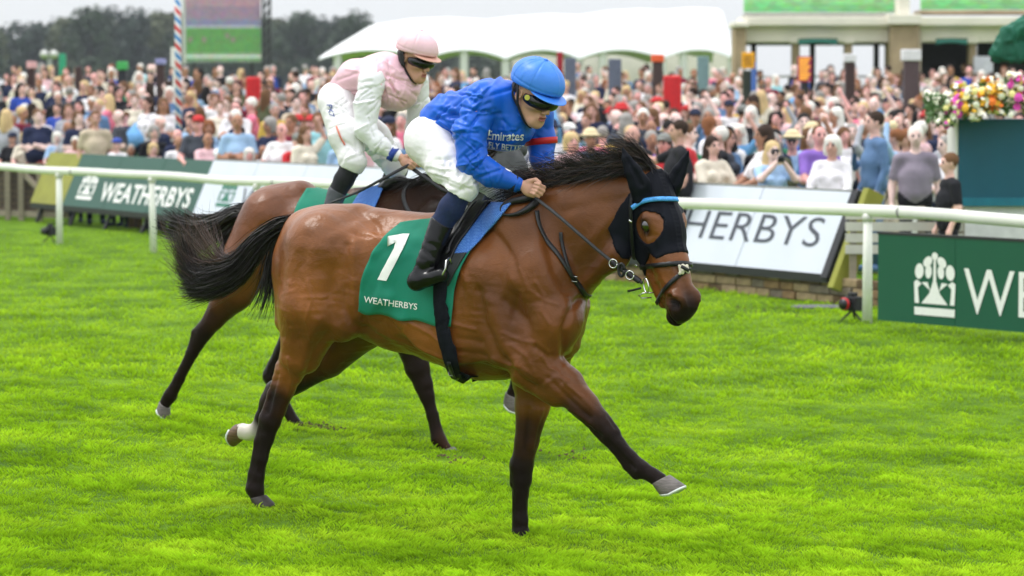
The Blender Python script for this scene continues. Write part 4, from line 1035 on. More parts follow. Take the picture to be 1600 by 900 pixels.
def garment(name, S, mt, parent, amp=0, freq=(10,10,10), rel=1, seed=5, fold=None, cut=None):
    D = S.field()
    if cut is not None:
        X, Y, Z = S.grid(); D = cut(D, X, Y, Z).astype(np.float32)
        for ax_ in range(3):
            sl_ = [slice(None)] * 3
            for e_ in (0, -1): sl_[ax_] = e_; D[tuple(sl_)] = 1
    V, F = S.mesh(D); V = relax(V, F, rel, .5); N = vnormals(V, F)
    if amp:
        f_ = np.array(freq); wp = noise3(V * f_ * .7 + 9, seed + 7)[:, None] * .8
        n1 = noise3(V * f_ + wp, seed); n2 = noise3(V * f_ * 2.1 + 4 + wp, seed + 1); n3 = noise3(V * f_ * 4.3 + wp, seed + 2)
        rdg = (1 - np.abs(n1) * 3.2).clip(-.6) * .8 + (1 - np.abs(n2) * 3.2).clip(-.6) * .42 + n3 * .12
        V = V + N * (amp * rdg)[:, None]
    if fold is not None: V = V + N * fold(V)[:, None]
    o = obj(name, mesh_np(name, V, F), mt, parent); return o, V, F
def creases(fr, segs, n, ln, wd, amp, seed, cross=.9):
    """n random sharp folds laid round each segment (picture coordinates, radius): runs across the limb at an angle"""
    r = np.random.RandomState(seed); L_ = []
    for _ in range(n):
        a, b, rad = segs[r.randint(len(segs))]; a = np.array(a, float); b = np.array(b, float); t = r.rand(); c = a + (b - a) * t; d = (b - a) / np.linalg.norm(b - a); p = np.array([-d[1], d[0]])
        ang = cross + r.randn() * .35; v = d * math.cos(ang) + p * math.sin(ang) * (1 if r.rand() < .7 else -1); c = c + p * r.uniform(-.8, .8) * rad
        l = ln * r.uniform(.5, 1.3); bow = p * r.uniform(-.25, .25) * l * .6 + d * r.uniform(-.25, .25) * l * .6
        L_.append((amp * r.uniform(.4, 1.2) * (-1 if r.rand() < .68 else .8), wd * r.uniform(.6, 1.4), [c - v * l * .5, c + bow * .5, c + v * l * .5]))
    def f(V):
        o = np.zeros(len(V))
        for am, w_, l in L_:
            d = px_dist(fr, V, l, False); o += am * np.exp(-(d / w_) ** 2) 
        return o
    return f
def halfspace(P, n):
    P = np.array(P); n = np.array(n, float); n /= np.linalg.norm(n)
    return lambda D, X, Y, Z: np.maximum(D, (X - P[0]) * n[0] + (Y - P[1]) * n[1] + (Z - P[2]) * n[2])
def folds_along(a, b, r, freq, amp, seed=0, twist=1.2):
    """ring-like creases across a limb from a to b"""
    a = np.array(a); b = np.array(b); L_ = np.linalg.norm(b - a); d = (b - a) / L_
    def f(V):
        q = V - a; t = q @ d; rad = np.linalg.norm(q - t[:, None] * d, axis=1)
        w_ = ss(r * 1.5, r * 1.0, rad) * ss(-.04, .02, t) * ss(L_ + .04, L_ - .02, t)
        ph = freq * t + twist * noise3(V * 9, seed) * 2 + 3 * noise3(V * 4, seed + 3)
        return amp * w_ * np.sin(ph) * (.5 + .5 * noise3(V * 6, seed + 2))
    return f
def helmet(parent, h, cap_mt, brim_mt=None, peak_t=0):
    S_ = Sdf(.0045); h.e(S_, (-.004,0,.066), (.133,.104,.098), .01); 
    P = h.q(0,0,.038); nn = -(h.U * 1.0 + h.F * -.10)
    D = S_.field(); X, Y, Z = S_.grid(); nn = nn / np.linalg.norm(nn)
    D = smooth_max(D, (X-P[0])*nn[0]+(Y-P[1])*nn[1]+(Z-P[2])*nn[2], .012)
    V, F = S_.mesh(D); V = relax(V, F, 2); N = vnormals(V, F)
    loc = (V - h.C) @ np.array(h.ax).T / h.k
    an = np.arctan2(loc[:, 1], loc[:, 0] + .004); seam = np.abs(np.sin(an * 3)); up_ = ss(.05, .09, loc[:, 2])
    crease = noise3(np.stack([an * 7, loc[:, 2] * 14, an * 0], 1), 21) * .0016 * up_
    top = np.sqrt(loc[:, 0] ** 2 + loc[:, 1] ** 2)
    V = V + N * (h.k * (crease + .0022 * np.exp(-(seam / .06) ** 2) * ss(.01, .03, top) - .002 * np.exp(-((loc[:, 2] - .062) / .004) ** 2)))[:, None]
    o = obj('cap', mesh_np('cap', V, F), cap_mt, parent)
    b = Sdf(.004); h.e(b, (.080,0,.040), (.085,.088,.0075), .006, tilt=-6); b.field()
    D = b.D; X, Y, Z = b.grid()
    V, F = b.mesh(D); obj('brim', mesh_np('brim', V, F), brim_mt or cap_mt, parent)
    b = Sdf(.004); h.e(b, (-.004,0,.165), (.010,.010,.006), .004); b.field(); V, F = b.mesh(); obj('cap_button', mesh_np('cap_button', V, F), cap_mt, parent)
    return o
def smooth_max(a, b, k): return -smin(-a, -b, k)
def goggles(parent, h, strap_path=True):
    g = Sdf(.0035)
    h.e(g, (.046,0,.004), (.080,.084,.043), .01); h.e(g, (.035,0,.010), (.068,.074,.070), .004, True)
    h.e(g, (.126,0,-.036), (.030,.014,.022), .010, True)
    D = g.field(); P = h.q(.022,0,0); n_ = -h.F; X, Y, Z = g.grid()
    D = np.maximum(D, (X-P[0])*n_[0]+(Y-P[1])*n_[1]+(Z-P[2])*n_[2])
    V, F = g.mesh(D.astype(np.float32)); V = relax(V, F, 1)
    o = obj('goggles', mesh_np('goggles', V, F), GOGG, parent)
    return o
def chin_strap(parent, h):
    for s_ in (1, -1):
        P = spline([h.q(*p) for p in ((-.02, s_*.090,.045), (.0, s_*.089,.0), (.012, s_*.074,-.045), (.050, s_*.045,-.098), (.066, s_*.012,-.118))], 16)
        strap('chin_strap', GFOAM, parent, P, .014, .004, normals=[h.L * s_ * .9 - h.U * max(0, (i - 8) / 12) for i in range(16)])
        P = spline([h.q(*p) for p in ((-.035, s_*.090,.045), (-.030, s_*.088,-.01), (.010, s_*.077,-.045))], 10)
        strap('chin_strap', GFOAM, parent, P, .012, .004, normals=[h.L * s_] * 10)
def limb(S, fr, pts, k=.02, sq=1., grow=0.):
    P = [(fr.H(*c[:3]), c[3]) for c in pts]
    for (a, ra), (b, rb) in zip(P[:-1], P[1:]): S.c(a, b, ra / fr.ppm(a) + grow, rb / fr.ppm(b) + grow, k, sq)
jockey1 = empty('person', F1.Wd(F1.H(700, 330, 0)), F1.yaw, 'jockey in royal blue silks and pale blue cap crouching over the number 1 horse', 'jockey', 'jockeys riding the race')
J0 = F1.H(700, 330, 0)
def shift(o): o.location = tuple(-J0 + np.array(o.location)); return o
A1 = dict(
 near=[(752,160,.20,29),(734,205,.25,27),(738,252,.27,23),(768,273,.24,19),(808,288,.18,11.5)],
 far=[(836,182,-.18,27),(846,218,-.19,21),(846,245,-.17,18),(852,270,-.12,14)],
 nthigh=[(674,224,.10,36),(700,260,.19,30),(722,290,.26,25)], fthigh=[(680,222,-.10,34),(735,262,-.2,30),(782,288,-.25,24)],
 nshin=[(722,298,.27,17),(705,325,.28,19),(690,350,.29,18)], fshin=[(785,296,-.27,21),(765,330,-.3,18),(745,360,-.32,16)])
hd1 = Head(F1.H(833,150,.05), F1.A @ np.array([.60,-.68,-.42]), F1.A @ np.array([.22,-.12,1.]), 1.17)
S = Sdf(.0045)
face(S, hd1, .0055)
S.c(hd1.q(-.03,0,-.05), F1.H(795,165,.02), .050, .052, .02)
limb(S, F1, [(690,205,0,20),(715,190,0,24),(775,178,0,38),(795,170,0,24)], .03, 1.2)
for a in ('near','far'): limb(S, F1, A1[a], .02, 1., -.022)
limb(S, F1, [(800,286,.185,7.5),(818,290,.17,8)], .01)
fingers_fist(S, F1, F1.H(829,295,.17), F1.H(845,302,.16) - F1.H(812,289,.18), np.array([.1,.3,1.]), 1, 1.05)
fingers_fist(S, F1, F1.H(852,285,-.08), F1.H(858,296,-.06) - F1.H(850,270,-.12), np.array([.6,0,.4]), 1, 1.0)
for a in ('nthigh','fthigh','nshin','fshin'): limb(S, F1, A1[a], .02, 1., -.018)
S.field(); V, F = S.mesh(); V = relax(V, F, 1, .3)
bodyj = shift(obj('body', mesh_np('body', V, F), [SKIN, LIPS], jockey1))
fl = (V - hd1.C) @ np.array(hd1.ax).T / hd1.k
lipv = (np.abs(fl[:, 1]) < .021) & (fl[:, 0] > .088) & (fl[:, 2] > -.073) & (fl[:, 2] < -.0495)
bodyj.data.polygons.foreach_set('material_index', lipv[F].all(1).astype(np.int32))
# silks
S = Sdf(.005)
limb(S, F1, [(686,196,0,36),(712,186,0,42),(768,178,0,52),(792,190,0,46)], .05, 1.12)
limb(S, F1, [(752,158,.17,30),(800,160,.02,30),(838,180,-.17,26)], .04)
limb(S, F1, A1['near'], .025); limb(S, F1, A1['far'], .03)
fa = folds_along(F1.H(745,165,.22), F1.H(738,258,.27), .11, 60, .006, 3)
fb = folds_along(F1.H(742,258,.27), F1.H(806,288,.18), .08, 75, .005, 8)
fc_ = folds_along(F1.H(683,196,.0), F1.H(760,178,.0), .30, 42, .007, 14, 1.6)
fd = folds_along(F1.H(838,184,-.18), F1.H(852,270,-.12), .1, 62, .005, 19)
cA = F1.H(679,205,0); cutn = F1.H(640,222,0) - F1.H(700,195,0)
neckc = hd1.q(-.03,0,-.075)
def silk_cut(D, X, Y, Z):
    D = halfspace(F1.H(677,200,0), F1.H(655,212,0) - F1.H(690,192,0))(D, X, Y, Z)
    D = np.maximum(D, -(np.sqrt((X-neckc[0])**2 + (Y-neckc[1])**2 + (Z-neckc[2])**2) - .068))
    return D
cr1 = creases(F1, [((750,165),(736,250),22),((742,235),(745,270),18),((742,262),(800,286),14)], 26, 38, 2.4, .008, 3, .95)
cr2 = creases(F1, [((684,190),(745,170),34),((700,160),(780,130),20),((700,200),(745,200),20)], 24, 62, 3.0, .009, 5, .35)
cr3 = creases(F1, [((840,185),(848,265),18),((775,200),(815,235),20)], 20, 30, 2.8, .007, 7, .9)
jer1, VJ, FJ = garment('silk_jacket', S, SILKB, jockey1, .0012, (9,9,12), 1, 5, lambda V: .35 * (fa(V) + fb(V) + fc_(V) + fd(V)) + cr1(V) + cr2(V) + cr3(V), silk_cut)
shift(jer1); treeJ = bvh(VJ, FJ)
def jt(name, body, fmap, size, mt=WHITEP, **kw): return shift(drape_text(F1, treeJ, name, body, mt, jer1, fmap, size, .004, 2.5, **kw))
for nm, bd, sz, x0, y0, sl_, sh in (('lettering','Emirates',19,760,216,.0,0),('lettering','FLY BETTER',12.5,763,229,.05,0)):
    me_o = drape_text(F1, treeJ, nm, bd, WHITEP, jer1, (lambda x, y, x0=x0, y0=y0, q=sl_: (x0 + x * .86 + y * .12, y0 + x * (.13 + q) - .0012 * x * x * 1.2 - y)), sz, .005, 2.5, offset=.25)
# collar
b = Sdf(.005); P_ = [hd1.q(-.03 + .062 * math.cos(t), .062 * math.sin(t), -.082 - .012 * math.cos(t)) for t in np.linspace(0, 2 * math.pi, 13)]
for a_, c_ in zip(P_[:-1], P_[1:]): b.c(a_, c_, .011, .011, .006)
b.field(); a_, f_ = b.mesh(); shift(obj('collar', mesh_np('collar', a_, f_), SILKB, jockey1))
# armband + cuffs
def ring(name, fr, a, b_, r1, r2, mt, parent, J0_, g=.004):
    A, B = fr.H(*a), fr.H(*b_); M_ = MB(); M_.tube([A, B], [r1 / fr.ppm(A) + g, r2 / fr.ppm(B) + g], 20); o = M_.build(name, mt, parent, True); o.location = tuple(-J0_); return o
ring('armband', F1, (845,216,-.19), (846,226,-.19), 22, 21, REDB, jockey1, J0, .015)
ring('cuff', F1, (798,285,.19), (806,288,.18), 12.5, 12, mat('dark wrist band', (.012,.016,.03), .6), jockey1, J0, .004)
ring('cuff', F1, (806,288,.18), (811,290,.176), 11.5, 11, SILKB, jockey1, J0, .004)
# breeches
S = Sdf(.006)
limb(S, F1, [(672,214,0,35),(700,200,0,33),(722,190,0,33)], .04, 1.15)
limb(S, F1, [(668,220,.08,37)] + A1['nthigh'], .04); limb(S, F1, A1['fthigh'], .04)
limb(S, F1, [(722,290,.26,26),(716,303,.27,23)], .03); limb(S, F1, [(782,288,-.25,24),(778,304,-.27,22)], .03)
f1 = folds_along(F1.H(690,240,.18), F1.H(722,292,.26), .15, 70, .0045, 3); f2 = folds_along(F1.H(735,262,-.2), F1.H(784,296,-.25), .12, 70, .005, 3)
cb = creases(F1, [((668,225),(722,290),30),((700,262),(724,296),24),((740,270),(784,298),18)], 36, 46, 2.6, .006, 15, .8)
def bre_cut(D, X, Y, Z):
    D = halfspace(F1.H(717,306,.27), F1.H(708,322,.28) - F1.H(722,294,.27))(D, X, Y, Z); return D
shift(garment('breeches', S, WHITEB, jockey1, .002, (8,8,14), 1, 9, lambda V: .4 * (f1(V) + f2(V)) + cb(V), bre_cut)[0])
# socks and boots
def boots(fr, tops, par, J0_, sock=NAVY, boot=BOOT, k=1.):
    for shin, ankle, heel, toe, lat2 in tops:
        S = Sdf(.006); limb(S, fr, shin, .02, 1., .001); a, _, _ = garment('sock', S, sock, par, .0015, (14,14,14)); a.location = tuple(-J0_)
        S = Sdf(.005); top = shin[-1]; limb(S, fr, [top, ankle], .02, 1., .004)
        limb(S, fr, [ankle, heel], .02); limb(S, fr, [heel, toe], .02, 1.1)
        fo = folds_along(fr.H(*((top[0] + ankle[0]) / 2, (top[1] + ankle[1]) / 2, ankle[2])), fr.H(*heel[:3]), .09, 130, .0045, 4, 1.5)
        nn = fr.H(*shin[-2][:3]) - fr.H(*top[:3]); tp = fr.H(*top[:3]) + nn * .12
        a, _, _ = garment('boot', S, boot, par, .0012, (10,10,10), 1, 3, fo, halfspace(tp, nn)); a.location = tuple(-J0_)
boots(F1, [(A1['nshin'], (668,408,.34,15), (651,440,.36,14), (690,430,.37,12), 0), (A1['fshin'], (735,400,-.34,14), (720,430,-.36,13), (760,425,-.37,11), 0)], jockey1, J0)
shift(helmet(jockey1, hd1, CAPB)); 
for o in list(jockey1.children):
    if o.name.split('.')[0] in ('brim','cap_button'): shift(o)
shift(goggles(jockey1, hd1)); n0 = set(jockey1.children); chin_strap(jockey1, hd1)
for o in jockey1.children:
    if o not in n0: shift(o)
# hair and strap at the ear, yellow dot on the goggle
b = Sdf(.005); hd1.e(b, (-.040,0,.015), (.070,.076,.050), .01); b.field(); a_, f_ = b.mesh(); shift(obj('hair', mesh_np('hair', a_, f_), mat('dark hair', (.02,.013,.01), .6, .3, 60, .003, 120), jockey1))
b = MB(); c = hd1.q(.050,-.076,.012); nn = (-hd1.L * .85 + hd1.F * .5); nn /= np.linalg.norm(nn)
b.tube([c + nn * .012, c + nn * .018], .0135, 18); shift(b.build('goggle_badge', mat('yellow badge', (.60,.55,.10), .5), jockey1))
# ---------------------------------------------------------------- rider in pink
jockey2 = empty('person', F2.Wd(F2.H(545, 280, 0)), F2.yaw, 'jockey in pink and white silks and pale pink cap riding the horse behind', 'jockey', 'jockeys riding the race')
J2 = F2.H(545, 280, 0)
def sh2(o): o.location = tuple(-J2 + np.array(o.location)); return o
PINK = mat('pale pink silk', (.80,.49,.57), .42, .18, 5, .004, 16, .4, sheen=.2, detail=2)
PINKC = mat('pale pink cap', (.82,.54,.60), .5, .05, 5, .001, 40, .3)
WSILK = mat('white silk', (.82,.81,.84), .4, .04, 5, .003, 18, .4, detail=2)
h2 = Head(F2.H(648,93,.0), F2.A @ np.array([.66,-.62,-.28]), F2.A @ np.array([.12,-.05,1.]), 1.15)
A2 = dict(near=[(582,126,.18,21),(573,165,.22,18.5),(571,203,.24,16),(592,225,.22,13.5),(618,242,.17,9.5)],
 far=[(648,128,-.17,21),(655,170,-.2,17),(648,215,-.19,15),(645,240,-.12,10)],
 nthigh=[(528,162,.09,30),(542,212,.2,27),(551,252,.25,21)], fthigh=[(534,165,-.09,28),(585,215,-.2,24),(618,262,-.25,19)],
 nshin=[(550,258,.26,17),(538,280,.27,15),(527,300,.28,14)], fshin=[(620,266,-.27,17),(605,295,-.3,14),(590,318,-.31,13)])
S = Sdf(.005); face(S, h2, .004)
S.c(h2.q(-.03,0,-.05), F2.H(612,112,.02), .052, .056, .02)
limb(S, F2, [(545,150,0,18),(565,125,0,22),(600,125,0,30),(618,118,0,20)], .03, 1.2)
for a in ('near','far'): limb(S, F2, A2[a], .02, 1., -.022)
limb(S, F2, [(614,240,.18,6.5),(626,246,.165,6.5)], .01)
fingers_fist(S, F2, F2.H(636,253,.165), F2.H(648,260,.16) - F2.H(624,247,.17), np.array([.1,.3,1.]), 1, 1.05)
fingers_fist(S, F2, F2.H(646,249,-.08), np.array([.8,.2,-.3]), np.array([.4,0,.6]), 1, 1.0)
for a in ('nthigh','fthigh','nshin','fshin'): limb(S, F2, A2[a], .02, 1., -.02)
S.field(); V, F = S.mesh(); bj = sh2(obj('body', mesh_np('body', relax(V, F, 1, .3), F), [SKIN, LIPS], jockey2))
fl = (V - h2.C) @ np.array(h2.ax).T / h2.k
bj.data.polygons.foreach_set('material_index', ((np.abs(fl[:, 1]) < .021) & (fl[:, 0] > .088) & (fl[:, 2] > -.073) & (fl[:, 2] < -.0495))[F].all(1).astype(np.int32))
S = Sdf(.0065); limb(S, F2, [(540,140,0,26),(558,126,0,31),(600,124,0,40),(620,138,0,36)], .05, 1.12)
limb(S, F2, [(585,124,.15,24),(616,118,.02,24),(646,126,-.15,20)], .04)
nk = h2.q(-.03,0,-.07)
def cut2(D, X, Y, Z):
    D = halfspace(F2.H(533,148,0), F2.H(515,162,0) - F2.H(548,138,0))(D, X, Y, Z)
    return np.maximum(D, -(np.sqrt((X-nk[0])**2 + (Y-nk[1])**2 + (Z-nk[2])**2) - .066))
cj = creases(F2, [((535,142),(590,120),28),((600,110),(628,150),20)], 34, 38, 2.2, .010, 5, .5)
o, VJ2, FJ2 = garment('silk_jacket', S, PINK, jockey2, .002, (9,9,12), 1, 15, lambda V: cj(V) + .3 * folds_along(F2.H(540,140,0), F2.H(600,124,0), .3, 44, .006, 4, 1.6)(V), cut2); sh2(o)
for a in ('near','far'):
    S = Sdf(.006); limb(S, F2, A2[a], .025, 1., .004)
    P_ = [F2.H(*q[:3]) for q in A2[a]]
    cs = creases(F2, [(A2[a][0][:2], A2[a][2][:2], 16), (A2[a][2][:2], A2[a][-1][:2], 11)], 22, 26, 2.0, .008, 9, .95)
    sh2(garment('sleeve', S, WSILK, jockey2, .002, (9,9,12), 1, 25, lambda V: .3 * folds_along(P_[0], P_[2], .12, 60, .005, 3)(V) + cs(V))[0])
ring('cuff', F2, (610,238,.18), (618,243,.17), 11, 10.5, mat('blue wrist band', (.02,.05,.30), .6), jockey2, J2, .006)
S = Sdf(.007); limb(S, F2, [(526,156,0,29),(545,146,0,27)], .04, 1.15); limb(S, F2, A2['nthigh'], .04); limb(S, F2, A2['fthigh'], .04); limb(S, F2, [(551,252,.26,21),(548,262,.26,18)], .03)
ff = folds_along(F2.H(528,165,.15), F2.H(551,252,.25), .16, 75, .0045, 6)
cb2 = creases(F2, [((526,160),(548,250),22),((585,220),(612,255),14)], 32, 34, 2.0, .007, 19, 1.1)
br2, VB, FB = garment('breeches', S, WHITEB, jockey2, .0015, (6,6,14), 1, 12, lambda V: .35 * ff(V) + cb2(V), halfspace(F2.H(548,266,.26), F2.H(542,278,.27) - F2.H(551,256,.26))); sh2(br2)
trB = bvh(VB, FB)
drape_text(F2, trB, 'lettering', 'PK7', mat('blue print', (.03,.07,.30), .6), br2, lambda x, y: (511 + y * .9 + x * .25, 163 + x), 12, .005, 3, offset=.1)
P, N = drape_path(F2, trB, [(526,197),(531,211),(539,227)], 8, .004); strap('thigh_stripe', mat('coral print', (.70,.22,.16), .6), br2, P, .012, .002, normals=N)
boots(F2, [(A2['nshin'], (512,345,.32,12), (502,370,.34,11), (532,362,.35,10), 0), (A2['fshin'], (585,350,-.32,12), (575,372,-.34,11), (605,368,-.35,10), 0)], jockey2, J2, mat('black sock', (.008,.008,.012), .7, .2, 50), mat('grey worn boot', (.06,.065,.075), .4, .25, 14, .003, 40))
sh2(helmet(jockey2, h2, PINKC, mat('peach cap peak', (.62,.34,.26), .5)))
for o in list(jockey2.children):
    if o.name.split('.')[0] in ('brim','cap_button'): sh2(o)
sh2(goggles(jockey2, h2)); n0 = set(jockey2.children); chin_strap(jockey2, h2)
for o in jockey2.children:
    if o not in n0: sh2(o)
b = Sdf(.005); h2.e(b, (-.040,0,.015), (.070,.076,.050), .01); b.field(); a_, f_ = b.mesh(); sh2(obj('hair', mesh_np('hair', a_, f_), MATS['dark hair'], jockey2))
b = Sdf(.005); h2.c(b, (-.03,-.082,.02), (.0,-.080,-.03), .018, .014); b.field(); a_, f_ = b.mesh(); sh2(obj('ear_cover', mesh_np('ear_cover', a_, f_), GFOAM, jockey2))
# whip in the rider's hand
wa, wb, wc = F2.H(642,256,.20), F2.H(560,300,.42), F2.H(492,327,.55)
whip = empty('riding_whip', F2.Wd(wa), F2.yaw, 'long thin black riding whip held by the rider in pink', 'whip')
b = MB(); b.tube([np.array([0,0,0]), wb - wa], [.011,.008], 8); o = b.build('handle', mat('whip grip', (.02,.02,.022), .5), whip, True)
b = MB(); b.tube([wb - wa, wc - wa], [.0075,.005], 8); b.build('shaft', mat('whip shaft', (.012,.012,.014), .35), whip, True)
b = MB(); d_ = (wc - wb) / np.linalg.norm(wc - wb); b.beam(wc - wa, wc - wa + d_ * .10, .028, .008); b.build('flap', GFOAM, whip)
# ================================================================ rail, boards, wall, fence
WHITEPL = mat('white rail plastic', (.78,.78,.72), .38, .05, 3, .0008, 60, .45)
RA = np.array([-6.75, 47.7]); RD = np.array([1., -1.649])
def rail_xy(u): return RA + RD * u
rdir = RD / np.linalg.norm(RD); rnor = np.array([-rdir[1], rdir[0]])      # rnor points away from the track
if rnor[1] < 0: rnor = -rnor
rail = empty('running_rail', (RA[0], RA[1], 0), 0, 'white plastic running rail along the edge of the turf', 'rail')
def rail_h(u): x, y = rail_xy(u); return gz(x, y)
prof = [(math.cos(t) * .040 * (1 if abs(math.cos(t)) < .9 else 1), math.sin(t) * .058) for t in np.linspace(0, 2 * math.pi, 17)[:-1]]
V = []; F = []; us = np.linspace(-5, 12, 60)
for u in us:
    x, y = rail_xy(u); z = rail_h(u) + 1.09 + .006 * math.sin(u * 3.7)
    for a, b in prof: V.append((x - RA[0] + rnor[0] * a, y - RA[1] + rnor[1] * a, z + b))
for i in range(len(us) - 1):
    for k in range(16): a = i * 16 + k; b = i * 16 + (k + 1) % 16; F.append([a, b, b + 16, a + 16])
F += [list(range(16)), [len(V) - 16 + k for k in range(16)][::-1]]
obj('rail', mesh_np('rail', np.array(V), F), WHITEPL, rail)
for k in range(-1, 8):
    x, y = rail_xy(k * 1.698); b = MB()
    z = gz(x, y); lean = .02 * math.sin(k * 2.1)
    b.tube([(x - RA[0] + lean, y - RA[1], z - .05), (x - RA[0] + lean * .4, y - RA[1], z + .5), (x - RA[0], y - RA[1], z + 1.06)], [.050, .047, .042], 14); b.build('post', WHITEPL, rail, True)
    b = MB(); b.tube([(x - RA[0], y - RA[1], z + .985), (x - RA[0], y - RA[1], z + 1.045)], [.052, .056], 14); b.build('bracket', mat('off white bracket', (.62,.62,.57), .45), rail, True)
    if k % 2 == 0:
        a_ = np.array([x - RA[0], y - RA[1], z + 1.09 + .006 * math.sin(k * 1.698 * 3.7)]); d3 = np.array([rdir[0], rdir[1], 0]); b = MB(); b.tube([a_ + d3 * .5, a_ + d3 * .515], [.0585, .0585], 16); b.build('joint', mat('rail joint', (.35,.35,.33), .6), rail, True)
# sloping LED boards
BA = np.array([-7.6, 54.0]); BB = np.array([3.3, 34.0]); BL_ = np.linalg.norm(BB - BA); bdir = (BB - BA) / BL_; bnor = np.array([-bdir[1], bdir[0]]); bnor = bnor if bnor[1] > 0 else -bnor
def bpt(u, v, o=0.):
    """u metres along the boards, v metres up the face, o metres out of it towards the track"""
    sl = math.atan2(.38, .87); up_ = math.cos(sl) * v; bk = math.sin(sl) * v
    p = BA + bdir * u + bnor * (bk - o * math.cos(sl)); return np.array([p[0], p[1], .31 + up_ + o * math.sin(sl) + .03 * (1 - u / BL_)])
def px_u(px):
    k = (px - 800) / FPX; return (k * BA[1] - BA[0]) / (bdir[0] - k * bdir[1])
LEDG = mat('dark green led face', lin((22,78,62)), .45, .06, 2, .0006, 200, .4)
LEDW = mat('pale grey led face', lin((205,210,222)), .45, .03, 2, .0006, 200, .4)
OLIVE = mat('olive board end', lin((140,140,52)), .6, .1, 4)
FRAMEB = mat('dark board frame', (.02,.02,.024), .5)
INKG = mat('dark grey lettering', lin((70,74,84)), .5, .03, 10); INKT = mat('green emblem print', lin((20,110,85)), .5, .03, 10)
BH = .95
u_g = px_u(298); nG = 3; nW = 10
def led_panel(parent, u0, u1, mt, top=BH):
    g = .008; V = []; 
    for o_ in (0, -.07):
        for u, v in ((u0 + g, .0), (u1 - g, .0), (u1 - g, top), (u0 + g, top)): V.append(bpt(u, v, o_) - bo)
    me = mesh_np('panel', np.array(V), [[0,1,2,3],[7,6,5,4],[0,4,5,1],[1,5,6,2],[2,6,7,3],[3,7,4,0]], False)
    return obj('panel', me, mt, parent)
def board_text(parent, body, ua, ub, v0, hgt, mt, **kw):
    me = text_mesh(body, hgt * 1.38, **kw); n = len(me.vertices); c = np.zeros(n * 3); me.vertices.foreach_get('co', c); c = c.reshape(-1, 3)
    c[:, 0] = (c[:, 0] - c[:, 0].min()) / np.ptp(c[:, 0]) * (ub - ua) + ua; c[:, 1] = (c[:, 1] - c[:, 1].min()) / np.ptp(c[:, 1]) * hgt + v0
    V = np.array([bpt(a, b, .006) - bo for a, b, _ in c]); F = [list(p.vertices) for p in me.polygons]
    return obj('lettering', mesh_np('lettering', V, F, False), mt, parent)
def emblem_polys():
    """crowned-tree emblem: leaves, trunk and a banded base, unit box"""
    P = []
    def ell(cx, cy, rx, ry, a=0, n=16):
        ca, sa = math.cos(R(a)), math.sin(R(a)); P.append([(cx + rx * math.cos(t) * ca - ry * math.sin(t) * sa, cy + rx * math.cos(t) * sa + ry * math.sin(t) * ca) for t in np.linspace(0, 2 * math.pi, n, endpoint=False)])
    ell(.5,.93,.07,.06); ell(.34,.84,.11,.075,28); ell(.66,.84,.11,.075,-28); ell(.15,.69,.10,.12,-12); ell(.85,.69,.10,.12,12); ell(.36,.69,.075,.105,-8); ell(.64,.69,.075,.105,8)
    P.append([(.475,.90),(.525,.90),(.535,.55),(.62,.36),(.80,.20),(.20,.20),(.38,.36),(.465,.55)])
    P.append([(.03,.52),(.10,.56),(.20,.50),(.12,.44),(.15,.20),(.05,.20)]); P.append([(.97,.52),(.95,.20),(.85,.20),(.88,.44),(.80,.50),(.90,.56)])
    P.append([(.20,.52),(.34,.53),(.40,.40),(.30,.46)]); P.append([(.80,.52),(.70,.46),(.60,.40),(.66,.53)])
    P.append([(.04,.14),(.96,.14),(.955,.02),(.045,.02)]); return P
def emblem(parent, fpos, mt):
    V = []; F = []
    for p in emblem_polys():
        b = len(V); V += [fpos(x, y) for x, y in p]; F.append([b + i for i in range(len(p))])
    return obj('emblem', mesh_np('emblem', np.array(V), F, False), mt, parent)
bo = np.array([*BA, 0.])
bgreen = empty('advertising_board', bo, 0, 'dark green sloping board reading WEATHERBYS in white with an olive left end, behind the rail', 'board', 'sponsor boards')
for k in range(nG): led_panel(bgreen, u_g * k / nG, u_g * (k + 1) / nG, LEDG)
e0 = led_panel(bgreen, -1.55, -.0, OLIVE); e0.name = 'end_panel'
board_text(bgreen, 'WEATHERBYS', px_u(148), px_u(288), .13, .34, WHITEP, offset=.01, space=1.05)
uA, uB = px_u(112), px_u(138); emblem(bgreen, lambda x, y: bpt(uA + x * (uB - uA), .13 + y * .50, .006) - bo, WHITEP)
b = MB(); 
for k in range(6): u = -1.2 + k * 1.6; b.beam(bpt(u, -.30, -.12) - bo, bpt(u, .9, -.12) - bo, .05, .05)
obj_ = b.build('support', FRAMEB, bgreen); obj_['kind'] = 'stuff'
b = MB(); b.beam(bpt(-1.5, -.03, -.03) - bo, bpt(u_g, -.03, -.03) - bo, .05, .09); b.build('bottom_rail', FRAMEB, bgreen)
bo = np.array([*(BA + bdir * u_g), 0.]); 
bwhite = empty('advertising_board', bo, 0, 'long pale grey sloping board with WEATHERBYS in dark letters, running behind both horses', 'board', 'sponsor boards')
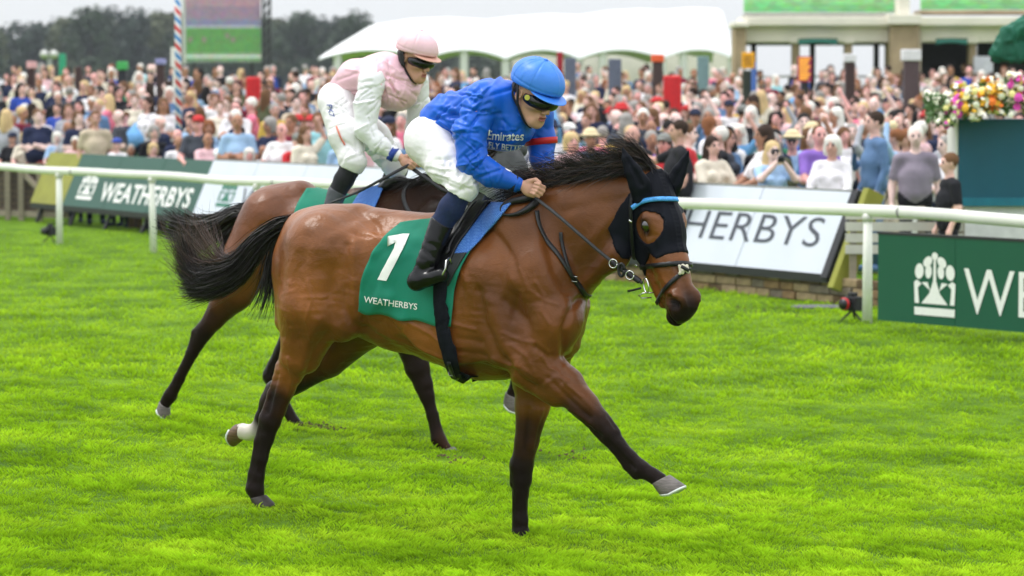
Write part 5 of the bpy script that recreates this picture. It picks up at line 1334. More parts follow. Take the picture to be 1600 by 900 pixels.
# seam positions follow the photo's seam at the right end
un = np.linspace(u_g, BL_, nW + 1)
for k in range(nW): led_panel(bwhite, un[k], un[k + 1], LEDW)
ue = px_u(1262); us_ = px_u(888)
board_text(bwhite, 'WEATHERBYS', us_, ue, .30, .34, INKG, offset=-.002, space=1.05)
uA, uB = px_u(327), px_u(352); emblem(bwhite, lambda x, y: bpt(uA + x * (uB - uA), .20 + y * .48, .006) - bo, INKT)
board_text(bwhite, 'WEATHERBYS', px_u(362), px_u(560), .20, .34, INKG, offset=-.002, space=1.05)
b = MB(); b.beam(bpt(u_g, -.03, -.03) - bo, bpt(BL_ + .1, -.03, -.03) - bo, .05, .09); b.build('bottom_rail', FRAMEB, bwhite)
b = MB(); b.beam(bpt(u_g, BH + .02, -.03) - bo, bpt(BL_ + .1, BH + .02, -.03) - bo, .06, .03); b.build('top_rail', mat('grey board edge', (.25,.25,.25), .5), bwhite)
b = MB(); b.beam(bpt(BL_ + .07, -.04, -.04) - bo, bpt(BL_ + .07, BH + .02, -.04) - bo, .12, .12); b.build('end_frame', FRAMEB, bwhite)
b = MB(); b.beam(bpt(BL_ + .26, -.14, -.09) - bo, bpt(BL_ + .26, BH + .05, -.09) - bo, .10, .22); b.build('end_post', OLIVE, bwhite)
# low stone wall under the right-hand boards: each block its own part
STONE = [mat('brown wall stone %s' % n, lin(c), .9, .25, 9, .01, 25, .2) for n, c in (('dark',(96,78,58)),('warm',(128,104,76)),('pale',(150,130,102)),('grey',(112,102,90)))]
wo_ = np.array([*(BA + bdir * 12.0 + bnor * .10), 0.])
wall = empty('stone_wall', wo_, 0, 'low brown stone wall under the pale grey board beside the rail', 'wall')
def wpt(u, o, z): p = BA + bdir * u + bnor * (.10 + o); return np.array([p[0], p[1], z]) - wo_
b = MB(); b.beam(wpt(11.9, .14, .13), wpt(BL_ + 1.9, .14, .13), .20, .26); b.build('core', STONE[0], wall)
rr = random.Random(5); bricks = {}
for c in range(3):
    u = 12 + .15 * (c % 2)
    while u < BL_ + 1.8:
        ln = rr.choice((.26,.32,.40)); key = (ln, rr.randrange(4))
        if key not in bricks:
            m_ = MB(); m_.box((0, 0, 0), (ln - .018, .09, .088)); 
            bm_ = bmesh.new(); me = bpy.data.meshes.new('brick'); me.from_pydata(m_.v, [], m_.f); bm_.from_mesh(me); bmesh.ops.bevel(bm_, geom=bm_.edges[:], offset=.009, segments=1, affect='EDGES'); bm_.to_mesh(me); bm_.free(); me.materials.append(STONE[key[1]]); bricks[key] = me
        o = obj('brick', bricks[key], None, wall); o.location = Vector(wpt(u, -.055 + rr.uniform(-.012,.012), .005 + c * .095)); o.rotation_euler = (0, 0, math.atan2(bdir[1], bdir[0])); u += ln
# upright green board in front of the rail, right
GA = W(1371, 497, 30.3); GB = W(1720, 520, 27.9); GA[2] = gz(GA[0], GA[1]) + .08; GB[2] = GA[2]
gd = GB - GA; gl = np.linalg.norm(gd); gd /= gl; gn = np.array([gd[1], -gd[0], 0]); gn = gn if gn[1] < 0 else -gn
def gpt(u, v, o=0): return gd * u + gn * o + np.array([0, 0, v])
bgr = empty('advertising_board', GA, 0, 'upright dark green board with white emblem and large letters WE, nearest the right edge', 'board', 'sponsor boards')
GBM = mat('forest green board', lin((14,84,60)), .5, .04, 2, .0005, 120, .35)
GH = .815; gseam = 1.07
for a_, b_ in ((0, gseam), (gseam, 2 * gseam), (2 * gseam, 3 * gseam)):
    V = [gpt(u, v, o_) for o_ in (0, -.06) for u, v in ((a_ + .003, 0), (b_ - .003, 0), (b_ - .003, GH), (a_ + .003, GH))]
    obj('panel', mesh_np('panel', np.array(V), [[0,1,2,3],[7,6,5,4],[0,4,5,1],[1,5,6,2],[2,6,7,3],[3,7,4,0]], False), GBM, bgr)
b = MB(); b.beam(gpt(-.01, GH + .012, -.03), gpt(3.2, GH + .012, -.03), .07, .024); b.build('top_edge', FRAMEB, bgr)
def gu(px): 
    k = (px - 800) / FPX; return (k * GA[1] - GA[0]) / (gd[0] - k * gd[1])
u0, u1 = gu(1428), gu(1497); emblem(bgr, lambda x, y: gpt(u0 + x * (u1 - u0), .07 + y * .61, .006), WHITEP)
me = text_mesh('WEATHERBYS', .60, offset=.0, space=1.02); c = np.zeros(len(me.vertices) * 3); me.vertices.foreach_get('co', c); c = c.reshape(-1, 3)
sc_ = .42 / np.ptp(c[:, 1]); uw = gu(1508); c[:, 0] = (c[:, 0] - c[:, 0].min()) * sc_ * 1.06 + uw; c[:, 1] = (c[:, 1] - c[:, 1].min()) * sc_ + .13
keepf = [list(p.vertices) for p in me.polygons if max(c[i, 0] for i in p.vertices) < 3.15]
used = sorted({i for f in keepf for i in f}); rm_ = {v: i for i, v in enumerate(used)}
obj('lettering', mesh_np('lettering', np.array([gpt(c[i][0], c[i][1], .006) for i in used]), [[rm_[i] for i in f] for f in keepf], False), WHITEP, bgr)
# remote cameras on the turf by the posts
def ground_camera(px, py, Y, yaw, label, red=False):
    p = W(px, py, Y); z = gz(p[0], p[1]); t = empty('remote_camera', (p[0], p[1], z), yaw, label, 'camera')
    b = MB(); b.box((-.09,-.05,.10), (.09,.05,.24)); b.box((-.035,-.04,.24), (.035,.04,.28)); b.build('body', GFOAM, t, bevel=.01)
    b = MB(); b.tube([(0,-.05,.17),(0,-.09,.17),(0,-.14,.17)], [.045,.05,.055], 14); b.build('lens', mat('black lens', (.015,.015,.017), .3), t, True)
    if red: b = MB(); b.tube([(0,-.105,.17),(0,-.128,.17)], [.063,.063], 14); b.build('lens_ring', REDB, t, True)
    for a in (0, 2.1, 4.2): b = MB(); b.tube([(0,0,.11),(.12*math.cos(a),.12*math.sin(a),0)], .011, 6); b.build('leg', GFOAM, t)
ground_camera(1332, 493, 31.2, R(-50), 'black remote camera with red lens ring on the turf beside the right-hand rail post', True)
ground_camera(79, 378, 48.2, R(-50), 'small black remote camera on the turf beside the leftmost rail post')
b = MB(); p0 = W(1235, 478, 33.2); r_ = np.random.RandomState(2)
S = Sdf(.02)
for k in range(8): S.e((k * .085 - .1 , r_.uniform(-.05,.05), .012), (.10,.16,.022), .02)
S.field(); a_, f_ = S.mesh(); tag(obj('tarpaulin', mesh_np('tarpaulin', a_, f_), mat('dark grey tarpaulin', (.11,.11,.12), .6), None, (p0[0] + .2, p0[1], gz(p0[0], p0[1]))), 'crumpled dark grey tarpaulin lying at the foot of the stone wall', 'tarpaulin')
# timber fence at the left edge
TIMB = mat('weathered grey timber', lin((150,140,124)), .85, .2, 5, .004, 40, .2, stretch=(1,1,8)); TIMD = mat('dark timber', lin((92,80,68)), .9, .2, 5, .004, 40)
fo_ = np.array([-9.0, 52.0, 0.]); fen = empty('timber_fence', fo_, 0, 'weathered timber fence with diagonal brace at the far left behind the rail', 'fence')
def fpt(px, z, dY=0):
    Y = 56.5 - .012 * px + dY; p = W(px, 300, Y); return np.array([p[0], Y, z]) - fo_
for px in (-60, -22, 12, 33, 62): b = MB(); b.beam(fpt(px, -.02), fpt(px, 1.02), .09, .09); b.build('post', TIMB, fen)
for z in (.12, .95): b = MB(); b.beam(fpt(-80, z, .1), fpt(108, z, .1), .05, .10); b.build('crossbar', TIMB, fen)
b = MB(); b.beam(fpt(36, .85, .06), fpt(98, .12, .06), .05, .09); b.build('brace', TIMB, fen)
for k in range(7):
    b = MB(); z = .20 + k * .105; b.beam(fpt(-80, z, .22), fpt(86, z, .22), .03, .092); b.build('plank', TIMD, fen)
# stakes below the left boards
st = empty('stake_fence', (*(BA + bnor * .6), 0), 0, 'row of short brown stakes under the green sloping board', 'fence')
so_ = np.array([*(BA + bnor * .6), 0.])
for k in range(26):
    p = BA + bdir * (1.6 + k * .34) + bnor * (.6 + rr.uniform(-.05,.05)); b = MB(); h_ = rr.uniform(.36,.5); b.tube([np.array([p[0], p[1], -.02]) - so_, np.array([p[0] + rr.uniform(-.04,.04), p[1], h_]) - so_], .05 * rr.uniform(.7, 1.4), 7); b.build('stake', rr.choice([TIMD, STONE[1], STONE[0]]), st)

# turned-up soil where hooves have struck
rs_ = np.random.RandomState(12); V = []; F = []
for (px, py, n, sp) in ((498,688,60,.10),(905,708,20,.08),(1180,486,30,.25),(712,726,24,.08)):
    Yc = 2.24 * 5000 / (py - 145); c = W(px, py, Yc)
    for _ in range(n):
        x, y = c[0] + rs_.randn() * sp, c[1] + rs_.randn() * sp * 1.6; z = gz(x, y) + .006 + rs_.rand() * .012; r = rs_.uniform(.005, .014); b0 = len(V)
        V += [(x + r, y, z), (x - r, y, z), (x, y + r, z), (x, y - r, z), (x + r * .2, y, z + r * .8), (x, y, z - r * .6)]
        for q in ((0,2,4),(2,1,4),(1,3,4),(3,0,4),(2,0,5),(1,2,5),(3,1,5),(0,3,5)): F.append([b0 + i for i in q])
tag(obj('soil_clods', mesh_np('soil_clods', np.array(V), F, False), mat('turned soil', (.10,.065,.035), .95, .3, 40)), 'small brown clods of turned soil in the turf around the hooves', 'soil', None, 'stuff')
# ================================================================ buildings, tents, screens, trees behind the crowd
CREAM = mat('cream stone', lin((232,226,212)), .85, .08, 1.2, .01, 12, .2); SANDST = mat('sandstone', lin((165,146,118)), .9, .22, 1.6, .02, 8, .2)
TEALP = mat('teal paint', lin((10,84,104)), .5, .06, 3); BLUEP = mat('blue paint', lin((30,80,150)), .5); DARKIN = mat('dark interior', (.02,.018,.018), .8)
GREENA = mat('green awning', lin((18,92,78)), .7, .1, 4); TENT = mat('white marquee fabric', (.86,.87,.87), .55, .02, 1, .01, 3, .3)
def screen_mat(name, bands, zscale, streng=.55):
    m = bpy.data.materials.new(name); m.use_nodes = True; t = m.node_tree; b = t.nodes['Principled BSDF']; l = t.links.new
    tc = t.nodes.new('ShaderNodeTexCoord'); sp = t.nodes.new('ShaderNodeSeparateXYZ'); l(tc.outputs['Generated'], sp.inputs[0])
    n = t.nodes.new('ShaderNodeTexNoise'); n.inputs['Scale'].default_value = zscale; n.inputs['Detail'].default_value = 3; l(tc.outputs['Generated'], n.inputs['Vector'])
    cr = t.nodes.new('ShaderNodeValToRGB'); cr.color_ramp.interpolation = 'CONSTANT'; e = cr.color_ramp.elements
    while len(e) > 1: e.remove(e[0])
    e[0].position = 0; e[0].color = (*lin(bands[0][1]), 1)
    for p, c in bands[1:]: k = e.new(p); k.color = (*lin(c), 1)
    l(sp.outputs['Z'], cr.inputs[0])
    vo = t.nodes.new('ShaderNodeTexVoronoi'); vo.inputs['Scale'].default_value = zscale * 2.2; l(tc.outputs['Generated'], vo.inputs['Vector'])
    mx = t.nodes.new('ShaderNodeMix'); mx.data_type = 'RGBA'; mx.blend_type = 'OVERLAY'; mx.inputs[0].default_value = .28; l(cr.outputs[0], mx.inputs[6]); l(vo.outputs['Color'], mx.inputs[7])
    l(mx.outputs[2], b.inputs['Base Color']); l(mx.outputs[2], b.inputs['Emission Color']); b.inputs['Emission Strength'].default_value = streng; b.inputs['Roughness'].default_value = .4
    return m
def pbox(b, x0, x1, y0, y1, Y, dep, m=0, org=(0, 0, 0), zmin=None):
    """box whose front face spans the given picture rectangle at depth Y"""
    p = W(x0, y1, Y); q = W(x1, y0, Y); z0 = p[2] if zmin is None else zmin
    b.box((p[0] - org[0], Y - org[1], z0 - org[2]), (q[0] - org[0], Y + dep - org[1], q[2] - org[2]), m)
# --- big screen at the left
YS = 170; o_ = W(348, 100, YS); gS = gz(0, YS); org = (o_[0], YS, gS)
scr = empty('video_screen', org, 0, 'large outdoor video screen showing horses on green turf, left of the riders', 'screen')
b = MB(); pbox(b, 290, 407, -24, 97, YS, .25, 0, org); b.build('display', screen_mat('screen picture', [(0,(110,125,105)),(.03,(96,140,84)),(.055,(190,190,190)),(.085,(120,145,110)),(.115,(78,128,66)),(.44,(150,150,160)),(.47,(110,112,138)),(.55,(128,108,126)),(.72,(146,116,128)),(.85,(136,120,138))], 22, .4), scr)
b = MB(); pbox(b, 285, 290, -24, 100, YS, .3, 0, org); b.build('frame', mat('white frame', (.6,.6,.58), .5), scr)
TR = mat('black truss', (.02,.02,.022), .5)
for x in (410, 420): b = MB(); pbox(b, x, x + 3, -30, 100, YS - .3, .3, 0, org, gS - .0); b.build('truss_post', TR, scr)
for k in range(9):
    b = MB(); a_ = W(411, 105 - k * 15, YS - .2) - org; c_ = W(421, 97 - k * 15 - 7, YS - .2) - org; b.beam(a_, c_, .12, .12); b.build('truss_brace', TR, scr)
for x0, x1 in ((300, 305), (392, 397)): b = MB(); pbox(b, x0, x1, 97, 120, YS + .3, .3, 0, org, gS); b.build('leg', TR, scr)
rs = np.random.RandomState(8)
for k, x in enumerate((297, 319, 355, 364)):
    b = MB(); y = 62 if k != 2 else 56; pbox(b, x - 3, x + 3, y - 4, y + 4, YS - .02, .015, 0, org); b.build('runner_picture', mat('screen horse', lin((150,130,130)), .6), scr)
# --- striped pole
YP = 54.2; p = W(279, 215, YP); gP = gz(p[0], YP); pole = empty('striped_pole', (p[0], YP, gP), 0, 'tall red, white and blue spiral striped pole standing in the crowd', 'pole')
sm = bpy.data.materials.new('spiral stripes'); sm.use_nodes = True
def _sp():
    t = sm.node_tree; b = t.nodes['Principled BSDF']; l = t.links.new; tc = t.nodes.new('ShaderNodeTexCoord'); sp = t.nodes.new('ShaderNodeSeparateXYZ'); l(tc.outputs['Object'], sp.inputs[0])
    at = t.nodes.new('ShaderNodeMath'); at.operation = 'ARCTAN2'; l(sp.outputs['Y'], at.inputs[0]); l(sp.outputs['X'], at.inputs[1])
    m1 = t.nodes.new('ShaderNodeMath'); m1.operation = 'MULTIPLY_ADD'; m1.inputs[1].default_value = 1 / (2 * math.pi); l(at.outputs[0], m1.inputs[0])
    m2 = t.nodes.new('ShaderNodeMath'); m2.operation = 'MULTIPLY'; m2.inputs[1].default_value = 3.3; l(sp.outputs['Z'], m2.inputs[0]); l(m2.outputs[0], m1.inputs[2])
    fr_ = t.nodes.new('ShaderNodeMath'); fr_.operation = 'FRACT'; l(m1.outputs[0], fr_.inputs[0])
    cr = t.nodes.new('ShaderNodeValToRGB'); cr.color_ramp.interpolation = 'CONSTANT'; e = cr.color_ramp.elements
    e[0].position = 0; e[0].color = (*lin((205,45,45)), 1); e[1].position = .30; e[1].color = (.8,.8,.8,1); k = e.new(.5); k.color = (*lin((60,130,190)), 1); k = e.new(.8); k.color = (.8,.8,.8,1)
    l(fr_.outputs[0], cr.inputs[0]); l(cr.outputs[0], b.inputs['Base Color']); b.inputs['Roughness'].default_value = .4
_sp()
b = MB(); b.tube([(0,0,0),(0,0,5.4)], .052, 16); b.build('shaft', sm, pole, True)
b = MB(); b.lathe([(.0001,.09),(.05,.07),(.075,0),(.05,-.07),(.0001,-.09)], (0,0,5.47), 14); b.build('finial', WHITEPL, pole, True)
# white junction box behind the pole
p = W(272, 88, 60.); b = MB(); b.box((-.06,-.06,-.2), (.06,.06,.17)); b.box((-.025,-.025,-3.3), (.025,.025,-.2)); o = b.build('junction_box', WHITEPL, None, loc=p); tag(o, 'white junction box on a thin mast just left of the striped pole', 'box')
# --- lamp mast
p = W(78, 120, 120.); gq = gz(p[0], 120); org = (p[0], 120, gq); lm = empty('floodlight_mast', org, 0, 'grey mast with two round lamps against the trees, far left', 'floodlight')
b = MB(); zt = W(78, 84, 120.)[2] - gq; b.tube([(0,0,0),(0,0,zt)], .10, 8); b.tube([(-.25,0,zt - .1),(.25,0,zt + .02)], .05, 6); b.build('mast', mat('grey metal', (.32,.33,.34), .5), lm)
for dx in (-.18, .18):
    b = MB(); b.lathe([(.0001,.0),(.14,.03),(.17,.15),(.0001,.25)], (0,0,0), 12); o = b.build('lamp', mat('pale lamp', (.6,.6,.58), .4), lm, True, loc=(dx, 0, zt)); o.rotation_euler = (R(100), 0, 0)
# --- bookmakers' boards and other upright signs in the crowd
def sign(name, x, w, ytop, yhead, Y, body, head, label, cat, dep=.25):
    p = W(x, ytop, Y); g = gz(p[0], Y); org = (p[0], Y, g); t = empty(name, org, 0, label, cat, 'signs standing in the crowd')
    b = MB(); pbox(b, x - w / 2, x + w / 2, yhead, 145, Y, dep, 0, org, g); b.build('column', body, t, bevel=.02)
    if head is not None: b = MB(); pbox(b, x - w * .62, x + w * .62, ytop, yhead, Y - .04, dep + .08, 0, org); b.build('header', head, t, bevel=.02)
    return t
MAR = mat('maroon brown panel', lin((66,44,44)), .6); SLATE = mat('slate blue panel', lin((98,104,124)), .6)
def C_(n, c): return mat(n, lin(c), .6)
sign('betting_board', 48, 11, 96, 107, 74, MAR, C_('pink header', (222,168,170)), 'brown betting board with a pale pink header, far left', 'sign')
sign('betting_board', 122, 10, 104, 104, 72, MAR, None, 'plain dark brown betting board without a header, left part of crowd', 'sign')
sign('betting_board', 190, 13, 96, 109, 70, C_('black panel', (40,42,50)), C_('green header', (70,170,90)), 'black betting board with a bright green header', 'sign')
sign('betting_board', 250, 12, 92, 101, 70, MAR, C_('lavender header', (150,150,200)), 'brown betting board with a lavender header left of the striped pole', 'sign')
sign('banner', 97, 9, 83, 84, 100, C_('emerald banner', (50,160,125)), None, 'narrow emerald green banner standing beside the floodlight mast', 'banner')
sign('betting_board', 891, 18, 88, 90, 66, SLATE, None, 'slate blue board standing right of the blue cap', 'sign')
sign('banner', 875, 10, 80, 81, 72, C_('crimson banner', (160,30,45)), None, 'narrow crimson banner just behind the blue cap', 'banner')
sign('betting_board', 961, 20, 90, 92, 66, SLATE, None, 'wide slate blue board under the middle of the marquee', 'sign')
sign('betting_board', 1028, 16, 85, 97, 66, C_('umber panel', (72,54,52)), C_('orange header', (235,98,52)), 'dark brown betting board with an orange header', 'sign')
sign('betting_board', 1099, 18, 86, 88, 70, C_('grey teal panel', (120,146,150)), None, 'grey teal board near the right end of the marquee', 'sign')
sign('notice', 1168, 14, 106, 110, 62, C_('dark green post', (50,58,44)), None, 'dark green post under the yellow sign', 'post')
sign('betting_board', 1329, 15, 84, 97, 62, MAR, C_('white header', (225,222,226)), 'brown betting board with a white header among the pavilion columns', 'sign')
sign('betting_board', 1425, 24, 77, 95, 62, C_('plum panel', (84,66,70)), C_('white header', (225,222,226)), 'wide plum betting board with a white header before the stone pier', 'sign')
p = W(1169, 95, 61.5); b = MB(); q = 61.5 / FPX; b.box((-10*q,-.03,-12*q), (10*q,.03,13*q)); o = b.build('yellow_sign', C_('amber sign', (240,170,30)), None, loc=p, bevel=.02)
tag(o, 'bright amber yellow sign panel at the left corner of the pavilion', 'sign')
# print on the yellow sign
b = MB(); 
for k in range(3): b.box((-6*q,-.036,(4-k*5)*q), (6*q,-.031,(6-k*5)*q))
b.build('lettering', mat('brown print', (.2,.09,.02), .6), o)['kind'] = 'stuff'
p = W(1178, 125, 61.8); b = MB(); b.tube([(0,0,gz(p[0],61.8)-p[2]),(0,0,.35)], .05, 8); tag(b.build('blue_pole', BLUEP, None, True, loc=p), 'blue pole next to the yellow sign', 'pole')
# electronic odds board
p = W(1257, 125, 62.); g = gz(p[0], 62.); org = (p[0], 62., g); t = empty('odds_board', org, 0, 'lit electronic odds board with rows of red and yellow numbers', 'sign', 'signs standing in the crowd')
b = MB(); pbox(b, 1247, 1268, 88, 128, 62, .15, 0, org); b.build('panel', C_('magenta panel', (170,50,90)), t); b = MB(); pbox(b, 1252, 1263, 128, 145, 62.03, .1, 0, org, g); b.build('stand', TR, t)
for k in range(9):
    e = mat('led yellow', lin((255,190,60)), .5); e.node_tree.nodes['Principled BSDF'].inputs['Emission Color'].default_value = (1,.45,.08,1); e.node_tree.nodes['Principled BSDF'].inputs['Emission Strength'].default_value = .5
    b = MB(); pbox(b, 1249, 1266 - (k % 3) * 2, 90.5 + k * 4, 92.7 + k * 4, 61.98, .015, 0, org); b.build('number_row', e, t)
# red boxes
for x, w_, y0, y1, Y, lb in ((1051, 28, 118, 158, 58, 'red box stall standing beside the orange-topped betting board'), (395, 22, 120, 152, 60, 'red sack-like stall box in the crowd right of the video screen')):
    p = W(x, y1, Y); g = gz(p[0], Y); org = (p[0], Y, g); t = empty('stall_box', org, 0, lb, 'stall'); b = MB(); pbox(b, x - w_ / 2, x + w_ / 2, y0, y1, Y, .3, 0, org, .6 + g); b.build('box', C_('red panel', (205,32,38)), t, bevel=.04)
    b = MB(); pbox(b, x - w_ / 2 + 3, x + w_ / 2 - 3, y1, y1 + 6, Y + .05, .2, 0, org, g); b.build('base', C_('dark red base', (110,18,22)), t)
# --- marquee
YM = 150; ox = W(497, 90, YM)[0]; gM = gz(0, YM); mq = empty('marquee', (ox, YM, gM), 0, 'long white marquee with scalloped eaves behind the crowd', 'marquee')
LW = W(1147, 90, YM)[0] - ox; bay = LW / 5.4; nx_, ny_ = 140, 24; V = []
dep = 16.; eave = W(0, 93, YM)[2] - gM
xb = [0] + [W(x_, 90, YM)[0] - ox for x_ in (665, 790, 905, 1035, 1147)]
def eavez(x):
    for a, c in zip(xb[:-1], xb[1:]):
        if a <= x <= c + 1e-6: t = (x - a) / (c - a); return eave + .45 * math.sin(math.pi * t) ** .8
    return eave
rt = [(497,92),(530,70),(580,40),(640,30),(700,27),(760,31),(800,26),(860,22),(905,24),(950,17),(1000,14),(1035,16),(1080,12),(1120,14),(1147,30)]
def ridgez(x):
    px = 800 + (x + ox) / (YM + dep * .5) * FPX; y = np.interp(px, [q[0] for q in rt], [q[1] for q in rt]); return W(px, y, YM + dep * .5)[2] - gM
for j in range(ny_ + 1):
    v = j / ny_; s_ = 1 - abs(2 * v - 1)
    for i in range(nx_ + 1):
        x = LW * i / nx_; e_ = eavez(x); r_ = max(ridgez(x), eave); z = e_ + (r_ - e_) * (s_ ** .72); V.append((x, dep * v, z))
a = (np.arange(ny_)[:, None] * (nx_ + 1) + np.arange(nx_)[None]).ravel(); F = np.stack([a, a + 1, a + nx_ + 2, a + nx_ + 1], 1)
solid(obj('roof', mesh_np('roof', np.array(V), F), TENT, mq), -.05)
b = MB()
for x_ in (527, 632, 725, 790, 905, 942, 1035, 1068, 1144):
    x = W(x_, 90, YM)[0] - ox; bb = MB(); bb.tube([(x, .3, 0), (x, .3, eavez(min(max(x, 0), LW)) - .02)], .20, 8); bb.build('pole', mat('white pole', (.7,.7,.68), .5), mq)
# cream wall seen beneath the marquee
p = W(1030, 100, 168); tb = MB(); x0 = W(800, 90, 168)[0]; x1 = W(1150, 90, 168)[0]
tb.box((0,0,0), (x1 - x0, 3, W(0, 82, 168)[2] - gM)); tw = tb.build('garden_wall', CREAM, None, loc=(x0, 168, gM)); tag(tw, 'pale cream building wall seen beneath the marquee', 'wall')
# --- pavilion with stone piers, right
YB = 84; p = W(1148, 130, YB); gB = gz(p[0], YB); org = (p[0], YB, gB); pav = empty('pavilion', org, 0, 'cream stone pavilion with sandstone piers and open bays, right background', 'building')
def pb(name, x0, x1, y0, y1, dY, dep, mt, zmin=None, bevel=.03):
    b = MB(); pbox(b, x0, x1, y0, y1, YB + dY, dep, 0, org, zmin); return b.build(name, mt, pav, bevel=bevel)
pb('beam', 1162, 1720, 44, 66, 0, 1.0, CREAM); pb('cornice', 1158, 1720, 26, 40, -.35, 1.6, CREAM); pb('fascia', 1164, 1720, 40, 44, -.15, 1.2, CREAM)
pb('parapet', 1165, 1395, 20, 26, -.1, 1.2, mat('grey parapet', lin((160,160,150)), .8)); pb('parapet', 1436, 1720, 16, 22, -.1, 1.2, SANDST)
for x0, x1 in ((1148, 1166), (1391, 1436)): pb('pier', x0, x1, 38, 150, -.5, 1.4, SANDST, gB)
pb('pier_cap', 1388, 1440, 22, 38, -.7, 1.8, CREAM); pb('pier_cap', 1146, 1170, 34, 42, -.7, 1.8, CREAM); pb('pier_block', 1404, 1422, -30, 22, -.4, 1.2, CREAM)
pb('pier_shaft', 1424, 1440, 40, 150, -.2, 1.0, mat('pale stone shaft', lin((190,178,156)), .8), gB)
for x in (1244, 1326, 1520): pb('column', x - 6, x + 6, 66, 150, .1, .45, SANDST, gB); pb('column_cap', x - 9, x + 9, 60, 68, -.03, .7, CREAM)
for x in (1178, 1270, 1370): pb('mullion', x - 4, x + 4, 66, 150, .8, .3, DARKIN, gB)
for x0, x1 in ((1247, 1309), (1462, 1512)):
    b = MB(); n = 14; V = []
    for i in range(n + 1):
        x = x0 + (x1 - x0) * i / n; sag = math.sin(math.pi * i / n) * 3
        for yy, dY in ((60 - sag * .2, -.15), (66 - sag, -.55), (70 - sag, -.57)): V.append(W(x, yy, YB + dY) - org)
    F = [[i * 3 + k, i * 3 + 3 + k, i * 3 + 4 + k, i * 3 + 1 + k] for i in range(n) for k in (0, 1)]
    solid(obj('awning', mesh_np('awning', np.array(V), F), GREENA, pav), .02)
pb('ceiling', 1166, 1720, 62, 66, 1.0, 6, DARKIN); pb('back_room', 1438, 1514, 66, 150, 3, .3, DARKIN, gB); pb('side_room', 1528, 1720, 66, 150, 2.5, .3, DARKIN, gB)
pb('blue_panel', 1338, 1368, 132, 175, .9, .1, BLUEP, gB); pb('fence_rail', 1186, 1390, 118, 121, 2, .1, WHITEPL)
pb('white_notice', 1521, 1552, 88, 116, -.1, .05, C_('pale notice', (205,205,215)))
# picture panels above the cornice
for x0, x1, lb in ((1163, 1400, 'wide video screen with green turf picture above the pavilion cornice'), (1440, 1720, 'second video screen with grey figures on green, right of the stone pier')):
    p = W(x0, 20, YB + .6); t = MB(); org2 = (p[0], YB + .6, p[2]); pbox(t, x0, x1, -40, 19 if x0 < 1300 else 15, YB + .6, .3, 0, org2)
    o = t.build('video_screen', screen_mat('upper screen picture' + lb[:4], [(0,(105,165,105)),(.22,(120,175,115)),(.4,(125,150,120)),(.6,(150,165,150)),(.85,(170,185,180))], 9, .5), None, loc=org2); tag(o, lb, 'screen')
# --- planter box with flowers and folded green parasol, far right
YF = 34.2; p = W(1497, 322, YF); org = np.array([p[0], YF, 0.]); kio = empty('planter', org, 0, 'large teal planter box on a white base overflowing with flowers', 'planter')
b = MB(); z0, z1 = W(0, 322, YF)[2], W(0, 186, YF)[2]; b.box((0,0,z0), (1.6,.7,z1)); b.build('box', TEALP, kio, bevel=.015)
b = MB(); b.box((-.02,-.02,z0-.0), (1.62,-.001,z0+.09)); b.build('trim', mat('bright teal trim', lin((20,110,130)), .5), kio)
b = MB(); b.box((-.03,.02,z0), (-.004,.68,z1 - .02)); b.build('side_board', WHITEPL, kio)
b = MB(); b.box((.05,.05,0), (1.6,.65,z0-.004)); b.build('base', mat('white base', (.7,.7,.72), .6), kio)
r_ = np.random.RandomState(31)
cl = [(1455+ i * 14, 172 - 30 * math.sin(min(i, 10) / 10 * 1.2) + (i % 3) * 6) for i in range(13)]
def leafy(name, n, size, cols, seed, petal=False, parent=kio, zoff=0):
    r_ = np.random.RandomState(seed); V = []; F = []
    for _ in range(n):
        i = r_.randint(len(cl)); x, y = cl[i]; yy = y + r_.uniform(-26, 20) if not petal else y + r_.uniform(-30, 20)
        c = W(x + r_.uniform(-10, 10), yy, YF - .15 + r_.uniform(-.2, .5)) - org
        if petal: c[1] -= .12
        nn = r_.randn(3) + np.array([-.2, -1.2, .6]); nn /= np.linalg.norm(nn); u = np.cross(nn, r_.randn(3)); u /= np.linalg.norm(u); v_ = np.cross(nn, u); s_ = size * r_.uniform(.6, 1.3)
        if petal:
            b0 = len(V); V.append(c + nn * s_ * .35)
            for k in range(7): a = 2 * math.pi * k / 7; V.append(c + s_ * (1 if k % 1 == 0 else .6) * (math.cos(a) * u + math.sin(a) * v_)); 
            for k in range(7): F.append([b0, b0 + 1 + k, b0 + 1 + (k + 1) % 7])
        else:
            b0 = len(V); V += [c - u * s_, c + v_ * s_ * .4, c + u * s_, c - v_ * s_ * .4]; F.append([b0, b0 + 1, b0 + 2]); F.append([b0, b0 + 2, b0 + 3])
    o = obj(name, mesh_np(name, np.array(V), F, False), cols, parent); o['kind'] = 'stuff'; return o
leafy('foliage', 1900, .045, mat('planter leaves', lin((70,105,50)), .6, .4, 30), 1)
full = list(cl)
for nm, c, n, sel, sz in (('white', (246,244,225), 420, range(0, 13), .034), ('yellow', (235,180,45), 150, range(3, 8), .036), ('orange', (235,120,40), 130, (6, 7, 10, 11, 12), .038), ('magenta', (220,80,180), 110, (2, 3, 9, 10), .040), ('pale_yellow', (238,228,150), 190, range(2, 13), .034)):
    cl = [full[i] for i in sel]; leafy('blossom', n, sz, mat(nm + ' petals', lin(c), .7, .1, 40), len(nm) + 3, True)
cl = full
